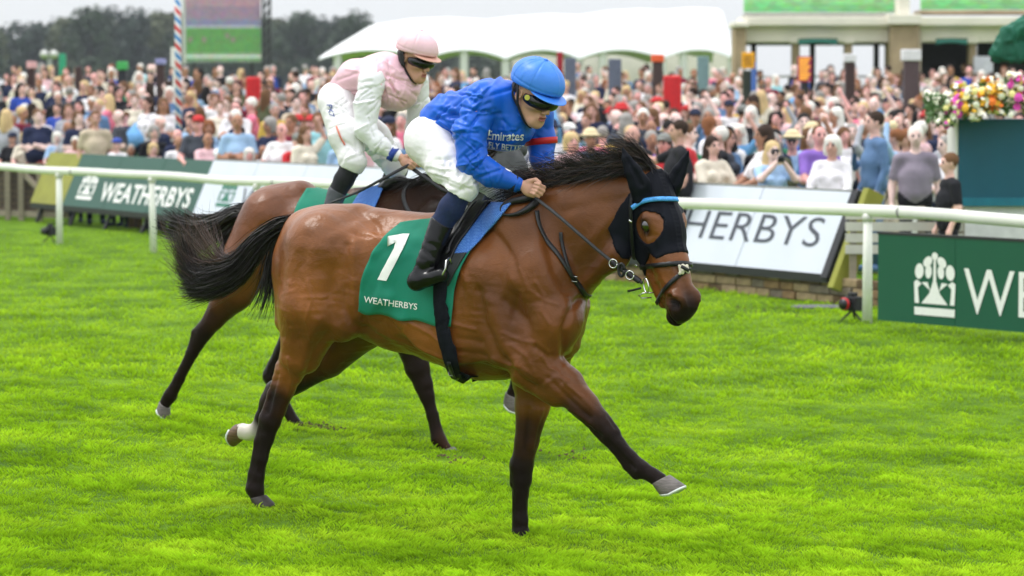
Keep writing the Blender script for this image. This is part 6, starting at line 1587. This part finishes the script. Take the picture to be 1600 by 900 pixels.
# folded parasol
S = Sdf(.012); q = lambda x, y, dY=0: W(x, y, YF + .3 + dY) - org
S.c(q(1560, 84), q(1578, 55), .09, .10, .05).c(q(1578, 55), q(1640, 30), .10, .16, .05).c(q(1575, 82), q(1640, 80), .10, .14, .05)
S.field(); V, F = S.mesh(); N = vnormals(V, F); V = V + N * ((1 - np.abs(noise3(V * [16, 16, 7], 3)) * 3).clip(-.5) * .02)[:, None]
par = empty('parasol', org + np.array([.9, .3, 0]), 0, 'folded dark green parasol above the flower planter at the right edge', 'parasol')
o = obj('canopy', mesh_np('canopy', V - np.array([.9, .3, 0]), F), mat('dark green canvas', lin((14,92,70)), .7, .15, 6, .01, 20), par)
b = MB(); b.tube([(.05,.05,z1 - .02),(.05,.05,W(0,30,YF)[2])], .03, 8); b.build('pole', TR, par)
S = Sdf(.012); S.c(q(1552, 93, .02) - np.array([.9,.3,0]), q(1640, 95, .02) - np.array([.9,.3,0]), .035, .05, .02); S.field(); V, F = S.mesh(); obj('strap', mesh_np('strap', V, F), GFOAM, par)
# --- low white-slatted barrier between wall end and planter
bo3 = W(1366, 362, 33.6); bar = empty('slatted_barrier', (bo3[0], 33.6, 0), 0, 'low pale slatted barrier between the sloping board and the planter', 'barrier')
x1_ = W(1505, 362, 33.6)[0] - bo3[0]
for k in range(4):
    b = MB(); b.box((-.3, 0, .55 + k * .12), (x1_, .03, .645 + k * .12)); b.build('slat', mat('pale slat', (.55,.53,.49), .7, .08, 5), bar)
for x in (-.25, x1_ * .5, x1_ - .05): b = MB(); b.box((x, .035, 0), (x + .07, .09, 1.05)); b.build('post', TIMB, bar)
# --- trees
LEAF = []
for nm, c in (('dull green foliage', (44,60,38)), ('olive foliage', (68,76,42)), ('dark green foliage', (34,50,38))):
    m = mat(nm, lin(c), .7, .45, .35); LEAF.append(m)
BARK = mat('bark', (.10,.075,.055), .9, .3, 3, .02, 10)
def tree_mesh(seed, hh, rad):
    r_ = np.random.RandomState(seed); blobs = []
    for _ in range(15):
        a = r_.rand() * 6.28; rr_ = rad * .62 * math.sqrt(r_.rand()); z = hh * r_.uniform(.32, .86); k = 1 - abs(z / hh - .55) * .9
        blobs.append((np.array([rr_ * math.cos(a) * k, rr_ * math.sin(a) * k, z]), rad * r_.uniform(.28, .46)))
    V = []; n = 2600
    bl = r_.randint(len(blobs), size=n); d = r_.randn(n, 3); d /= np.linalg.norm(d, axis=1, keepdims=True); rd = r_.uniform(.55, 1.05, n)
    C = np.array([blobs[i][0] for i in bl]) + d * (np.array([blobs[i][1] for i in bl]) * rd)[:, None]
    nn = d + r_.randn(n, 3) * .5; nn /= np.linalg.norm(nn, axis=1, keepdims=True); u = np.cross(nn, r_.randn(n, 3)); u /= np.linalg.norm(u, axis=1, keepdims=True); v_ = np.cross(nn, u); s_ = rad * .075 * r_.uniform(.6, 1.5, n)[:, None]
    V = np.stack([C - u * s_, C - v_ * s_ * .7, C + u * s_, C + v_ * s_ * .7], 1).reshape(-1, 3); F = np.arange(4 * n).reshape(-1, 4)
    T = MB(); T.tube([(0,0,0),(.1,0,hh*.3),(0,.1,hh*.6)], [rad*.09,rad*.07,rad*.03], 8)
    for i in range(6): c = blobs[i][0]; T.tube([(0,0,hh*.25),tuple(c*np.array([.5,.5,1])*[1,1,.75]),tuple(c)], [rad*.045,rad*.03,rad*.012], 6)
    tm = bpy.data.meshes.new('trunk'); tm.from_pydata(T.v, [], T.f)
    return mesh_np('crown', V, F, False), tm
TM = [tree_mesh(40 + i, 14, 5.6) for i in range(5)]
for i_, (cm_, tm_) in enumerate(TM): cm_.materials.append(LEAF[i_ % 3]); tm_.materials.append(BARK)
outl = [(-30,48),(10,52),(45,46),(75,40),(110,36),(140,24),(170,30),(200,25),(230,30),(262,28),(300,36),(330,34),(365,40),(400,40),(432,36),(460,32),(490,34),(520,38),(552,30),(590,52),(625,70),(660,82),(700,84),(740,84),(780,84)]
kinds = ['dull green', 'olive green', 'dark green']
place = lambda x: ('behind the far left betting boards' if x < 100 else 'left of the striped pole' if x < 275 else 'behind the video screen' if x < 425 else 'between video screen and marquee' if x < 560 else 'glimpsed beneath the marquee roof')
cnt = {}
for i, (x, y) in enumerate(outl):
    Yt = 455 + (i * 37) % 60; p = W(x, y, Yt); hgt_ = p[2] - gz(0, Yt); k = i % 5; cm_, tm_ = TM[k]; s_ = hgt_ / 12.6
    t = empty('tree', (p[0], Yt, gz(0, Yt)), i * 1.3, None, 'tree', 'trees along the far edge of the racecourse'); t.scale = (max(s_, .75) * 1.05,) * 2 + (s_,)
    obj('crown', cm_, None, t); obj('trunk', tm_, None, t); pl = (kinds[k % 3], place(x)); cnt.setdefault(pl, []).append(t)
ordn = ['first', 'second', 'third', 'fourth', 'fifth', 'sixth', 'seventh', 'eighth', 'ninth', 'tenth', 'eleventh', 'twelfth', 'thirteenth', 'fourteenth', 'fifteenth', 'sixteenth', 'seventeenth', 'eighteenth', 'nineteenth', 'twentieth']
for (kd, pc), L_ in cnt.items():
    for n, t in enumerate(L_): t['label'] = '%s broadleaf tree %s' % (kd, pc) + ('' if len(L_) == 1 else ', %s such tree from the left' % ordn[n])
# low wood behind them closes the horizon
r_ = np.random.RandomState(77); n = 9000; C = np.stack([r_.uniform(-75, 16, n), r_.uniform(530, 560, n), 1.4 + r_.rand(n) ** .7 * 7.5], 1); nn = r_.randn(n, 3) + [0, -1, .3]; nn /= np.linalg.norm(nn, axis=1, keepdims=True)
u = np.cross(nn, r_.randn(n, 3)); u /= np.linalg.norm(u, axis=1, keepdims=True); v_ = np.cross(nn, u); s_ = r_.uniform(.4, .9, n)[:, None]
tag(obj('far_wood', mesh_np('far_wood', np.stack([C - u * s_, C - v_ * s_, C + u * s_, C + v_ * s_], 1).reshape(-1, 3), np.arange(4 * n).reshape(-1, 4), False), LEAF[2]), 'low dark wood closing the horizon behind the trees', 'wood', None, 'stuff')
# ================================================================ spectators
def pdist(p, V):
    if p[0] == 'c':
        a, b = p[1], p[2]; ba = b - a; t = np.clip(((V - a) @ ba) / max(ba @ ba, 1e-9), 0, 1); q = V - a - t[:, None] * ba; return np.linalg.norm(q, axis=1) - (p[3] + (p[4] - p[3]) * t)
    q = ((V - p[1]) @ p[3].T) / p[2]; return (np.linalg.norm(q, axis=1) - 1) * p[2].min()
def make_person(seed, pose='down', hair='short', hat=None, fem=False, h=.019, child=False, sleeve='short', glasses=False, belly=0., half=False):
    """one standing figure facing -Y; material slots: skin, top, bottom, hair, hat, glasses"""
    S = Sdf(h); cls = []
    def c(k, *a, **kw): S.c(*a, **kw); cls.append(k)
    def e(k, *a, **kw): S.e(*a, **kw); cls.append(k)
    Hn = 1.0; w_ = .92 if fem else 1.
    # legs
    c(2, (-.07*w_,0,.95), (.07*w_,0,.95), .12, .12, .03)
    c(1, (0,-.01-belly*.3,1.04), (0,0,1.22), .135 + belly, .14 + belly*.5, .04, 1.22, (1,0,0)); c(1, (0,0,1.20), (0,.01,1.36), .142, .10, .04, 1.35*w_, (1,0,0)); c(1, (-.14*w_,.01,1.40), (.14*w_,.01,1.40), .068, .068, .05)
    if fem: 
        for s in (1, -1): e(1, (s*.075,-.10,1.27), (.07,.06,.065), .03)
    c(0, (0,.015,1.42), (0,-.005,1.54), .056, .052, .02)
    e(0, (0,-.005,1.635), (.074,.092,.105), .02); e(0, (0,-.045,1.585), (.052,.05,.055), .02); c(0, (0,-.095,1.63), (0,-.115,1.605), .011, .016, .01)
    for s in (1, -1): e(0, (s*.077,0,1.625), (.012,.02,.032), .01)
    if hair == 'short': e(3, (0,.018,1.668), (.084,.095,.092), .01)
    elif hair == 'grey': e(3, (0,.025,1.66), (.083,.092,.094), .01)
    elif hair == 'long':
        e(3, (0,.02,1.665), (.092,.100,.100), .01); c(3, (.06,.04,1.60), (.085,.03,1.44), .052, .045, .02); c(3, (-.06,.04,1.60), (-.085,.03,1.44), .052, .045, .02); c(3, (0,.07,1.60), (0,.085,1.42), .065, .06, .02)
    elif hair == 'bob': e(3, (0,.02,1.665), (.104,.106,.102), .01); c(3, (.07,.03,1.62), (.075,.02,1.55), .048, .04, .02); c(3, (-.07,.03,1.62), (-.075,.02,1.55), .048, .04, .02)
    elif hair == 'bald': e(3, (0,.045,1.62), (.079,.055,.045), .01)
    if hat == 'cap': e(4, (0,.01,1.70), (.094,.108,.070), .01); e(4, (0,-.12,1.685), (.062,.062,.014), .01)
    if hat == 'brim': e(4, (0,.01,1.715), (.092,.104,.075), .01); e(4, (0,.0,1.685), (.168,.178,.016), .01)
    if glasses:
        for s in (1, -1): e(5, (s*.034,-.098,1.638), (.030,.014,.022), .004)
    up1 = 1 if sleeve == 'long' else 0
    def arm(s, el, ha, sl_=None):
        sh = np.array([s*.185*w_,.01,1.385]); el = np.array(el, float); ha = np.array(ha, float)
        mid = sh + (el - sh) * .72; c(1, sh, mid, .064, .056, .03); c(up1, mid, el, .048 if not up1 else .054, .044, .015); c(up1, el, ha, .043, .030 if not up1 else .036, .015)
        d = (ha - el) / np.linalg.norm(ha - el); e(0, ha + d * .06, (.038,.036,.052), .02)
    if pose == 'down':
        for s in (1, -1): arm(s, (s*.245,.03,1.12), (s*.25,-.06,.90))
    elif pose == 'cross':
        arm(1, (.25,-.03,1.13), (-.04,-.20,1.16)); arm(-1, (-.25,-.03,1.13), (.04,-.21,1.12))
    elif pose == 'phone':
        arm(1, (.22,-.20,1.30), (.05,-.27,1.50)); arm(-1, (-.22,-.20,1.30), (-.05,-.27,1.50)); e(5, (0,-.31,1.56), (.05,.02,.035), .005)
    elif pose == 'raise':
        arm(1, (.33,-.03,1.58), (.20,-.05,1.80)); arm(-1, (-.24,.0,1.12), (-.14,-.16,1.05))
    elif pose == 'lean':
        for s in (1, -1): arm(s, (s*.23,-.16,1.13), (s*.12,-.33,1.06))
    elif pose == 'reach':
        arm(-1, (-.30,-.20,1.30), (-.34,-.46,1.38)); arm(1, (.25,.0,1.12), (.20,-.15,1.0))
    elif pose == 'bend': arm(1, (.20,-.2,1.1), (.1,-.3,1.0)); arm(-1, (-.20,-.2,1.1), (-.1,-.3,1.0))
    S.field(); V, F = S.mesh()
    FC = V[F].mean(1); best = np.full(len(FC), 9.); ci = np.zeros(len(FC), int)
    for k, p in zip(cls, S.P):
        d = pdist(p, FC) - {3: .004, 4: .008, 5: .012}.get(k, 0)
        u_ = d < best; best[u_] = d[u_]; ci[u_] = k
    eye = [np.array([s*.032,-.088,1.645]) for s in (1, -1)]
    for q_ in eye: ci[(np.linalg.norm(FC - q_, axis=1) < .014) & (ci == 0)] = 5
    # face is skin even where the hair ellipsoid passes near it
    if pose == 'bend':
        a = ss(.95, 1.35, V[:, 2]) * R(50); z, y = V[:, 2] - .95, V[:, 1]; V = np.stack([V[:, 0], np.cos(a) * y - np.sin(a) * z, .95 + np.sin(a) * y + np.cos(a) * z], 1)
    if amp_ := .006: V = V + vnormals(V, F) * (noise3(V * 14 + seed, 3) * amp_ * (ci[0] * 0 + 1))[:, None]
    if not half:
        L_ = MB()
        for s in (1, -1): L_.tube([(s*.095,0,.95),(s*.10,.0,.50),(s*.10,.02,.08)], [.088,.060,.045], 8); L_.tube([(s*.10,.03,.05),(s*.11,-.15,.035)], [.05,.035], 6)
        L_f = [f if len(f) == 4 else f for f in L_.f]; nv = len(V); V = np.concatenate([V, np.array(L_.v)]); F = [list(map(int, f)) for f in F] + [[i + nv for i in f] for f in L_f]; ci = np.concatenate([ci, np.full(len(L_f), 2)])
    if child: V = V * .74
    me = mesh_np('person', V, F)
    for _ in range(6): me.materials.append(None)
    me.polygons.foreach_set('material_index', ci.astype(np.int32)); return me
VAR = {}
def variant(**kw):
    k = tuple(sorted(kw.items()))
    if k not in VAR: VAR[k] = make_person(len(VAR), **kw)
    return VAR[k]
TOPC = {'white': (236,232,236), 'cream': (226,216,198), 'pale blue': (158,188,222), 'sky blue': (110,165,215), 'denim blue': (92,122,160), 'navy': (32,40,70), 'black': (26,26,32), 'charcoal': (62,66,76), 'light grey': (170,172,180), 'pink': (225,120,145), 'pale pink': (232,190,196), 'red': (196,44,52), 'maroon': (118,30,52), 'beige': (196,180,158), 'olive': (88,92,66), 'green': (48,118,84), 'pale teal': (150,205,212), 'yellow': (214,178,84), 'purple': (138,104,190), 'orange': (224,120,62), 'mauve grey': (142,132,146), 'royal blue': (48,76,170)}
def cmat(kind, nm, c, r=.8): return mat(kind + ' ' + nm, lin(c), r, .14, 5, .004, 14, .25)
HAIRC = {'dark brown': (52,38,30), 'black': (28,24,24), 'grey': (150,146,142), 'white': (222,218,210), 'blonde': (206,178,132), 'brown': (104,74,50), 'ginger': (132,84,54)}
HATC = {'navy': (36,42,66), 'straw': (222,204,164), 'white': (232,230,226), 'red': (190,50,52), 'grey': (128,130,126), 'royal blue': (60,80,165)}
SKC = [('fair', (234,188,176)), ('rosy', (232,172,166)), ('tanned', (212,164,150)), ('pale', (240,206,198)), ('olive', (178,130,106))]
GLS = mat('dark glasses', (.02,.02,.025), .2)
people = []
def add_person(X, Y, yaw, kw, top, hair, hatc=None, bottom='navy', skin=None, scale=1., px=None, note=None):
    me = variant(**kw); o = bpy.data.objects.new('person', me); COL.objects.link(o)
    o.location = (X, Y, gz(X, Y)); o.rotation_euler = (0, 0, yaw); o.scale = (scale,) * 3
    sk = SKC[rng.randrange(len(SKC))] if skin is None else SKC[skin]
    ms = [cmat('skin', sk[0], sk[1], .6), cmat('shirt', top, TOPC[top]), cmat('trousers', bottom, TOPC[bottom]), cmat('hair', hair, HAIRC[hair]), cmat('hat', hatc or 'white', HATC[hatc or 'white']), GLS]
    for s_, m_ in zip(o.material_slots, ms): s_.link = 'OBJECT'; s_.material = m_
    o['category'] = 'person'; o['group'] = 'spectators in the crowd'
    x = 800 + FPX * X / Y * 1.0
    people.append(dict(o=o, kw=kw, top=top, hair=hair, hatc=hatc, x=x, X=X, Y=Y, note=note, s=scale)); return o
def solveY(ytop, hgt, Ymin=33):
    for Y in np.arange(Ymin, 100, .25):
        if 145 + 5000 * (2.24 - hgt - gz(0, Y)) / Y <= ytop: return Y
    return 99.
def boardY(x):
    u = px_u(x); p = BA + bdir * u; return max(p[1] + 1.75, 57.9 - .012 * x if x < 112 else 0) if x < 1335 else 36.
def P_(x, ytop, top, hair, hst='short', pose='down', yaw=0, fem=False, hat=None, hatc=None, child=False, glasses=False, sleeve='short', belly=0., bottom='navy', sc=1., Y=None, note=None, skin=None, dz=0.):
    hgt = (1.74 if not child else 1.29) * sc
    if pose == 'bend': hgt = 1.45 * sc
    Yy = Y or max(solveY(ytop, hgt), boardY(x))
    X = (x - 800) / FPX * Yy
    kw = dict(pose=pose, hair=hst, hat=hat, fem=fem, child=child, sleeve=sleeve, glasses=glasses, belly=belly)
    # shrink to sit at the photographed head height when the fence line limits the depth
    if Y is None:
        zt = 2.24 - (ytop - 145) / 5000 * Yy - gz(X, Yy); sc = float(np.clip(sc * zt / hgt, (.74 * sc), 1.1))
    add_person(X, Yy, R(yaw), kw, top, hair, hatc, bottom, skin, sc, note=note).location.z += dz
# the people one can single out in the photograph: (x, y of head top, ...)
P_(1300,213,'white','white','bob','lean',-20,True,belly=.03,sleeve='long')
P_(1238,207,'pale blue','grey','short','lean',-10,hat='brim',hatc='straw',glasses=True,sleeve='long')
P_(1207,222,'pale blue','blonde','long','phone',15,True,glasses=True)
P_(1190,206,'black','brown','bald','down',-35)
P_(1160,232,'pale teal','brown','short','lean',-25,child=True)
P_(1142,208,'pale teal','blonde','short','reach',150,child=True,sc=1.12)
P_(1113,214,'cream','dark brown','long','lean',30,True,sleeve='long')
P_(1060,193,'black','dark brown','short','reach',-80,belly=.05,Y=37.0,sc=1.06,bottom='black',dz=.05)
P_(1018,205,'purple','grey','short','down',10,True)
P_(985,198,'cream','blonde','bob','down',-40,True,sleeve='long')
P_(925,199,'pink','white','bald','cross',0,belly=.04)
P_(893,208,'pale pink','blonde','bob','lean',20,True)
P_(1275,190,'black','brown','short','cross',-10,glasses=True)
P_(1366,170,'denim blue','dark brown','short','down',-75,Y=37.6,sleeve='long',bottom='denim blue',sc=1.08,dz=.14)
P_(1430,196,'mauve grey','white','short','down',-5,belly=.015,Y=36.2,bottom='black',sc=1.05,dz=.05)
P_(1477,196,'white','grey','short','cross',-60,Y=37.6,sleeve='long')
P_(1483,248,'black','brown','short','down',-80,Y=33.3,bottom='black',sc=.92)
P_(1388,137,'denim blue','blonde','bob','down',40,True,sleeve='long')
P_(1404,124,'white','brown','short','bend',-90)
P_(1428,128,'charcoal','brown','long','down',-30,True)
P_(1205,145,'white','grey','bald','down',80)
P_(1183,138,'navy','brown','bald','down',-60,sleeve='long')
P_(1247,148,'navy','dark brown','short','down',-50,belly=.03)
P_(1285,134,'cream','brown','short','down',20,True)
P_(1299,113,'black','dark brown','short','cross',0)
P_(1139,158,'white','brown','short','down',10,hat='cap',hatc='navy')
P_(1160,166,'white','dark brown','short','down',160,hat='cap',hatc='grey')
P_(1086,172,'white','brown','short','down',5,hat='cap',hatc='navy')
P_(1112,134,'navy','grey','short','down',70,sleeve='long')
P_(1081,137,'black','dark brown','short','down',-100,belly=.05)
P_(974,150,'navy','grey','short','cross',10)
P_(1012,130,'white','grey','short','down',-10)
P_(1335,157,'black','dark brown','short','raise',10)
P_(1240,207,'denim blue','brown','short','down',0) if False else None
P_(1352,186,'charcoal','brown','short','down',-20)
P_(1318,200,'white','brown','long','down',20,True)
P_(150,173,'beige','brown','short','down',10)
P_(215,178,'sky blue','grey','short','bend',160,belly=.05)
P_(186,136,'black','black','long','cross',30,True)
P_(143,134,'white','brown','short','cross',-10)
P_(160,140,'white','dark brown','short','cross',20)
P_(372,178,'pale blue','grey','bald','cross',0)
P_(430,162,'yellow','grey','short','down',15)
P_(455,180,'maroon','brown','short','lean',-30)
P_(441,192,'white','grey','bald','lean',-20)
P_(465,210,'red','grey','short','lean',10,hat='cap',hatc='grey')
P_(350,205,'white','brown','bald','reach',60,belly=.03)
P_(412,227,'white','grey','bald','lean',-30)
P_(390,232,'cream','white','bob','lean',10,True)
P_(478,198,'cream','brown','long','raise',40,True)
P_(240,224,'pale pink','blonde','bob','lean',20,True)
P_(205,226,'light grey','grey','short','lean',0)
P_(183,217,'white','grey','short','lean',-30,hat='cap',hatc='royal blue')
P_(280,212,'white','grey','bald','raise',0)
P_(300,216,'light grey','grey','bob','lean',10,True)
P_(325,208,'pale pink','grey','bald','lean',30)
P_(310,182,'charcoal','brown','short','lean',-10,hat='cap',hatc='red')
P_(345,158,'cream','brown','short','down',0)
P_(107,190,'light grey','grey','bald','lean',-60)
P_(90,207,'pale blue','white','bob','lean',0,True)
P_(94,228,'pale blue','blonde','short','lean',10,child=True,sc=1.1)
P_(60,168,'navy','brown','short','cross',20,belly=.05)
P_(36,148,'maroon','blonde','short','down',60)
P_(38,222,'navy','white','short','lean',10)
P_(20,208,'black','brown','short','lean',-15,hat='cap',hatc='navy')
P_(8,226,'cream','brown','long','lean',10,True)
P_(62,220,'red','brown','long','lean',-20,True)
P_(12,150,'light grey','blonde','long','down',160,True)
P_(110,136,'charcoal','grey','short','down',170)
P_(40,206,'cream','blonde','bob','lean',0,True)
P_(118,214,'pale pink','white','short','lean',0)
P_(232,152,'white','dark brown','long','down',-40,True)
P_(256,154,'white','brown','long','cross',10,True)
P_(212,148,'cream','brown','short','down',0)
P_(335,148,'white','brown','short','down',25)
P_(355,152,'white','brown','long','down',-15,True)
P_(520,150,'light grey','grey','short','down',10)
P_(498,176,'pale teal','brown','short','down',10)
P_(462,108,'navy','grey','short','down',60)
P_(478,102,'white','grey','short','down',150,belly=.05)
NH = len(people)
# everybody else: random but with the photo's mix of colours; nearest ones are individuals
tops = ['white'] * 18 + ['pale blue'] * 9 + ['navy'] * 17 + ['black'] * 13 + ['light grey'] * 7 + ['cream'] * 8 + ['pale pink'] * 7 + ['pink'] * 3 + ['red'] * 3 + ['maroon'] * 2 + ['beige'] * 6 + ['olive'] * 3 + ['green'] * 2 + ['pale teal'] * 2 + ['yellow'] * 2 + ['denim blue'] * 9 + ['charcoal'] * 9 + ['royal blue'] * 4 + ['orange'] * 1 + ['sky blue'] * 3 + ['purple'] * 1
cand = []; rq = random.Random(99)
Y = 36.0
while Y < 97:
    sp = .58 + .30 * ss(50, 92, Y); xa = -.168 * Y; x = xa + rq.random() * .4
    while x < .168 * Y:
        xx, yy = x + rq.uniform(-.15, .15), Y + rq.uniform(-.45, .45); px = 800 + FPX * xx / yy
        ok = yy > boardY(min(max(px, -200), 1334)) + .35 if px < 1335 else (yy > 39 and px < 1500)
        if px > 1490: ok = yy > 42
        if 1150 < px < 1330 and yy > 66: ok = ok and rq.random() < .5
        if ok and all((xx - q['X']) ** 2 + ((yy - q['Y']) * .8) ** 2 > .36 ** 2 for q in people[:NH]) and rq.random() < .90:
            # keep sight lines to the singled-out people
            if not any(abs(px - q['x']) < 9 + 900 / yy * .3 and -2.5 < yy - q['Y'] < 0 for q in people[:NH]): cand.append((yy, xx))
        x += sp * rq.uniform(.75, 1.35)
    Y += 1.12 + .8 * ss(50, 92, Y)
cand.sort(); NI = 296 - NH
stuff = []
for i, (yy, xx) in enumerate(cand):
    fem = rq.random() < .45; hat = rq.choice([None] * 8 + ['cap', 'brim']); hst = rq.choice(['long', 'bob', 'long']) if fem else rq.choice(['short', 'short', 'grey', 'bald'])
    hair = rq.choice(['dark brown', 'brown', 'blonde', 'grey', 'white', 'black', 'dark brown', 'white', 'grey', 'brown', 'dark brown', 'grey', 'black', 'ginger']); hair = rq.choice(['grey', 'white', 'brown']) if hst == 'bald' else hair
    pose = rq.choice(['down', 'down', 'cross', 'lean', 'phone', 'raise', 'down']); top = rq.choice(tops); hatc = rq.choice(list(HATC)) if hat else None
    fac = math.atan2(xx - (yy * 0 - 3), 0) * 0 + rq.gauss(-20, 38) + (180 if rq.random() < .10 else 0)
    kw = dict(pose=pose, hair=hst, hat=hat, fem=fem, child=False, sleeve='short' if rq.random() < .6 else 'long', glasses=False, belly=0.)
    if len(VAR) > 64 and tuple(sorted(kw.items())) not in VAR:
        ks = [dict(k) for k in VAR if dict(k)['child'] is False and dict(k)['pose'] != 'bend' and not dict(k)['glasses']]; kw = rq.choice(ks)
        hatc = rq.choice(list(HATC)) if kw['hat'] else None
    if i < NI: add_person(xx, yy, R(fac), kw, top, hair, hatc, rq.choice(['navy', 'beige', 'black', 'denim blue', 'white']), None, rq.uniform(.93, 1.07))
    else: stuff.append((yy, xx, R(fac), top, hair, hatc, fem, hst, rq.uniform(.93, 1.07)))
# labels: what sets each one apart, added step by step until the label is theirs alone (16 words at most)
zones = [(-300,60,'by the timber fence'),(60,130,'behind the olive board end'),(130,200,'behind the green board'),(200,268,'left of the striped pole'),(268,335,'beside the striped pole'),(335,405,'right of the striped pole'),(405,470,'below the video screen truss'),(470,560,'left of the pink rider'),(560,660,'around the pink rider'),(660,800,'between the two riders'),(800,905,'around the blue rider'),(905,970,'above the horse mane'),(970,1040,'left of the near horse ears'),(1040,1110,'above the near horse head'),(1110,1180,'left of the amber sign'),(1180,1255,'right of the amber sign'),(1255,1335,'behind the grey board corner'),(1335,1410,'right of the grey board'),(1410,2200,'beside the flower planter')]
def row(q):
    d = q['Y'] - (boardY(min(max(q['x'], -200), 1334)))
    return 'front row' if d < 1.2 else 'second row' if d < 2.4 else 'third row' if d < 3.8 else 'fourth row' if d < 6 else 'mid crowd' if d < 12 else 'further back' if d < 20 else 'far back'
POSE = {'down': '', 'cross': 'arms folded', 'lean': 'leaning forward', 'phone': 'holding phone', 'raise': 'arm raised', 'reach': 'arm outstretched', 'bend': 'bending over'}
from collections import defaultdict
def desc(q, n):
    k = q['kw']; who = ('child' if k['child'] else 'woman' if k['fem'] else 'man')
    hd_ = 'balding ' + who if k['hair'] == 'bald' else '%s-haired %s' % (q['hair'].replace(' ', '-'), who)
    t_ = '%s in %s top' % (hd_, q['top'].replace(' ', '-'))
    if n >= 1 and k['hat']: t_ += ', %s' % ('%s cap' % q['hatc'].replace(' ', '-') if k['hat'] == 'cap' else '%s hat' % q['hatc'].replace(' ', '-'))
    if n >= 2 and POSE[k['pose']]: t_ += ', ' + POSE[k['pose']]
    t_ += ', ' + next(z[2] for z in zones if z[0] <= q['x'] < z[1])
    if n >= 3: t_ += ', ' + row(q)
    return t_
left = list(people)
for n in range(1, 4):
    D_ = defaultdict(list)
    for q in left: D_[desc(q, n)].append(q)
    nxt = []
    for l_, L_ in D_.items():
        if len(L_) == 1: L_[0]['o']['label'] = l_
        else: nxt += L_
    left = nxt
D_ = defaultdict(list)
for q in left: D_[desc(q, 3)].append(q)
for l_, L_ in D_.items():
    L_.sort(key=lambda q: q['x'])
    for n, q in enumerate(L_): q['o']['label'] = l_ + ', ' + {0: 'leftmost', len(L_) - 1: 'rightmost'}.get(n, ordn[n] + ' one')
# the far crowd, past the first three hundred, joined in one mesh
LOW = {}
for fem in (False, True):
    for hst in ('short', 'long', 'bald'):
        m = make_person(3, 'down' if not fem else 'cross', hst, None, fem, .05, half=True); nv, nf = len(m.vertices), len(m.polygons)
        v = np.zeros(nv * 3); m.vertices.foreach_get('co', v); f = np.zeros(nf * 4, int); m.polygons.foreach_get('vertices', f); mi = np.zeros(nf, int); m.polygons.foreach_get('material_index', mi); LOW[(fem, hst)] = (v.reshape(-1, 3), f.reshape(-1, 4), mi)
mats_ = [cmat('skin', n_, c_, .6) for n_, c_ in SKC]; tn = list(TOPC); mats_ += [cmat('shirt', n_, TOPC[n_]) for n_ in tn]; hn = list(HAIRC); mats_ += [cmat('hair', n_, HAIRC[n_]) for n_ in hn]
Vs, Fs, Ms = [], [], []; off = 0; rk = random.Random(4)
for yy, xx, yw, top, hair, hatc, fem, hst, sc in stuff[:520]:
    v, f, mi = LOW[(fem, {'bob': 'long', 'grey': 'short'}.get(hst, hst))]; ca, sa = math.cos(yw), math.sin(yw)
    w_ = np.stack([ca * v[:, 0] - sa * v[:, 1], sa * v[:, 0] + ca * v[:, 1], v[:, 2]], 1) * sc + [xx, yy, gz(xx, yy)]
    lut = np.array([rk.randrange(5), 5 + tn.index(top), 5 + tn.index(top), 5 + len(tn) + hn.index(hair), 0, 0]); Vs.append(w_); Fs.append(f + off); Ms.append(lut[mi]); off += len(v)
if Vs:
    me = mesh_np('far_crowd', np.concatenate(Vs), np.concatenate(Fs)); co = obj('far_crowd', me, mats_); me.polygons.foreach_set('material_index', np.concatenate(Ms).astype(np.int32))
    tag(co, 'dense far part of the race crowd beyond the nearer spectators', 'crowd', None, 'stuff')
print('people', len(people), 'cand', len(cand), 'stuff', len(stuff), 'variants', len(VAR), 'dups', len(people) - len(set(q['o']['label'] for q in people)), max(len(q['o']['label'].split()) for q in people))
# ---------------------------------------------------------------- thin summer haze over the course
b = MB(); b.box((-260, -40, -1.5), (260, 640, 24)); hz = b.build('haze', None); hz['kind'] = 'stuff'; hz['label'] = 'thin pale haze over the racecourse'; hz['category'] = 'haze'
hm = bpy.data.materials.new('haze'); hm.use_nodes = True; t = hm.node_tree; t.nodes.clear(); pv = t.nodes.new('ShaderNodeVolumePrincipled'); ou = t.nodes.new('ShaderNodeOutputMaterial')
pv.inputs['Color'].default_value = (.86,.92,1,1); pv.inputs['Density'].default_value = .0002; pv.inputs['Anisotropy'].default_value = .2; t.links.new(pv.outputs[0], ou.inputs['Volume']); hz.data.materials.append(hm)
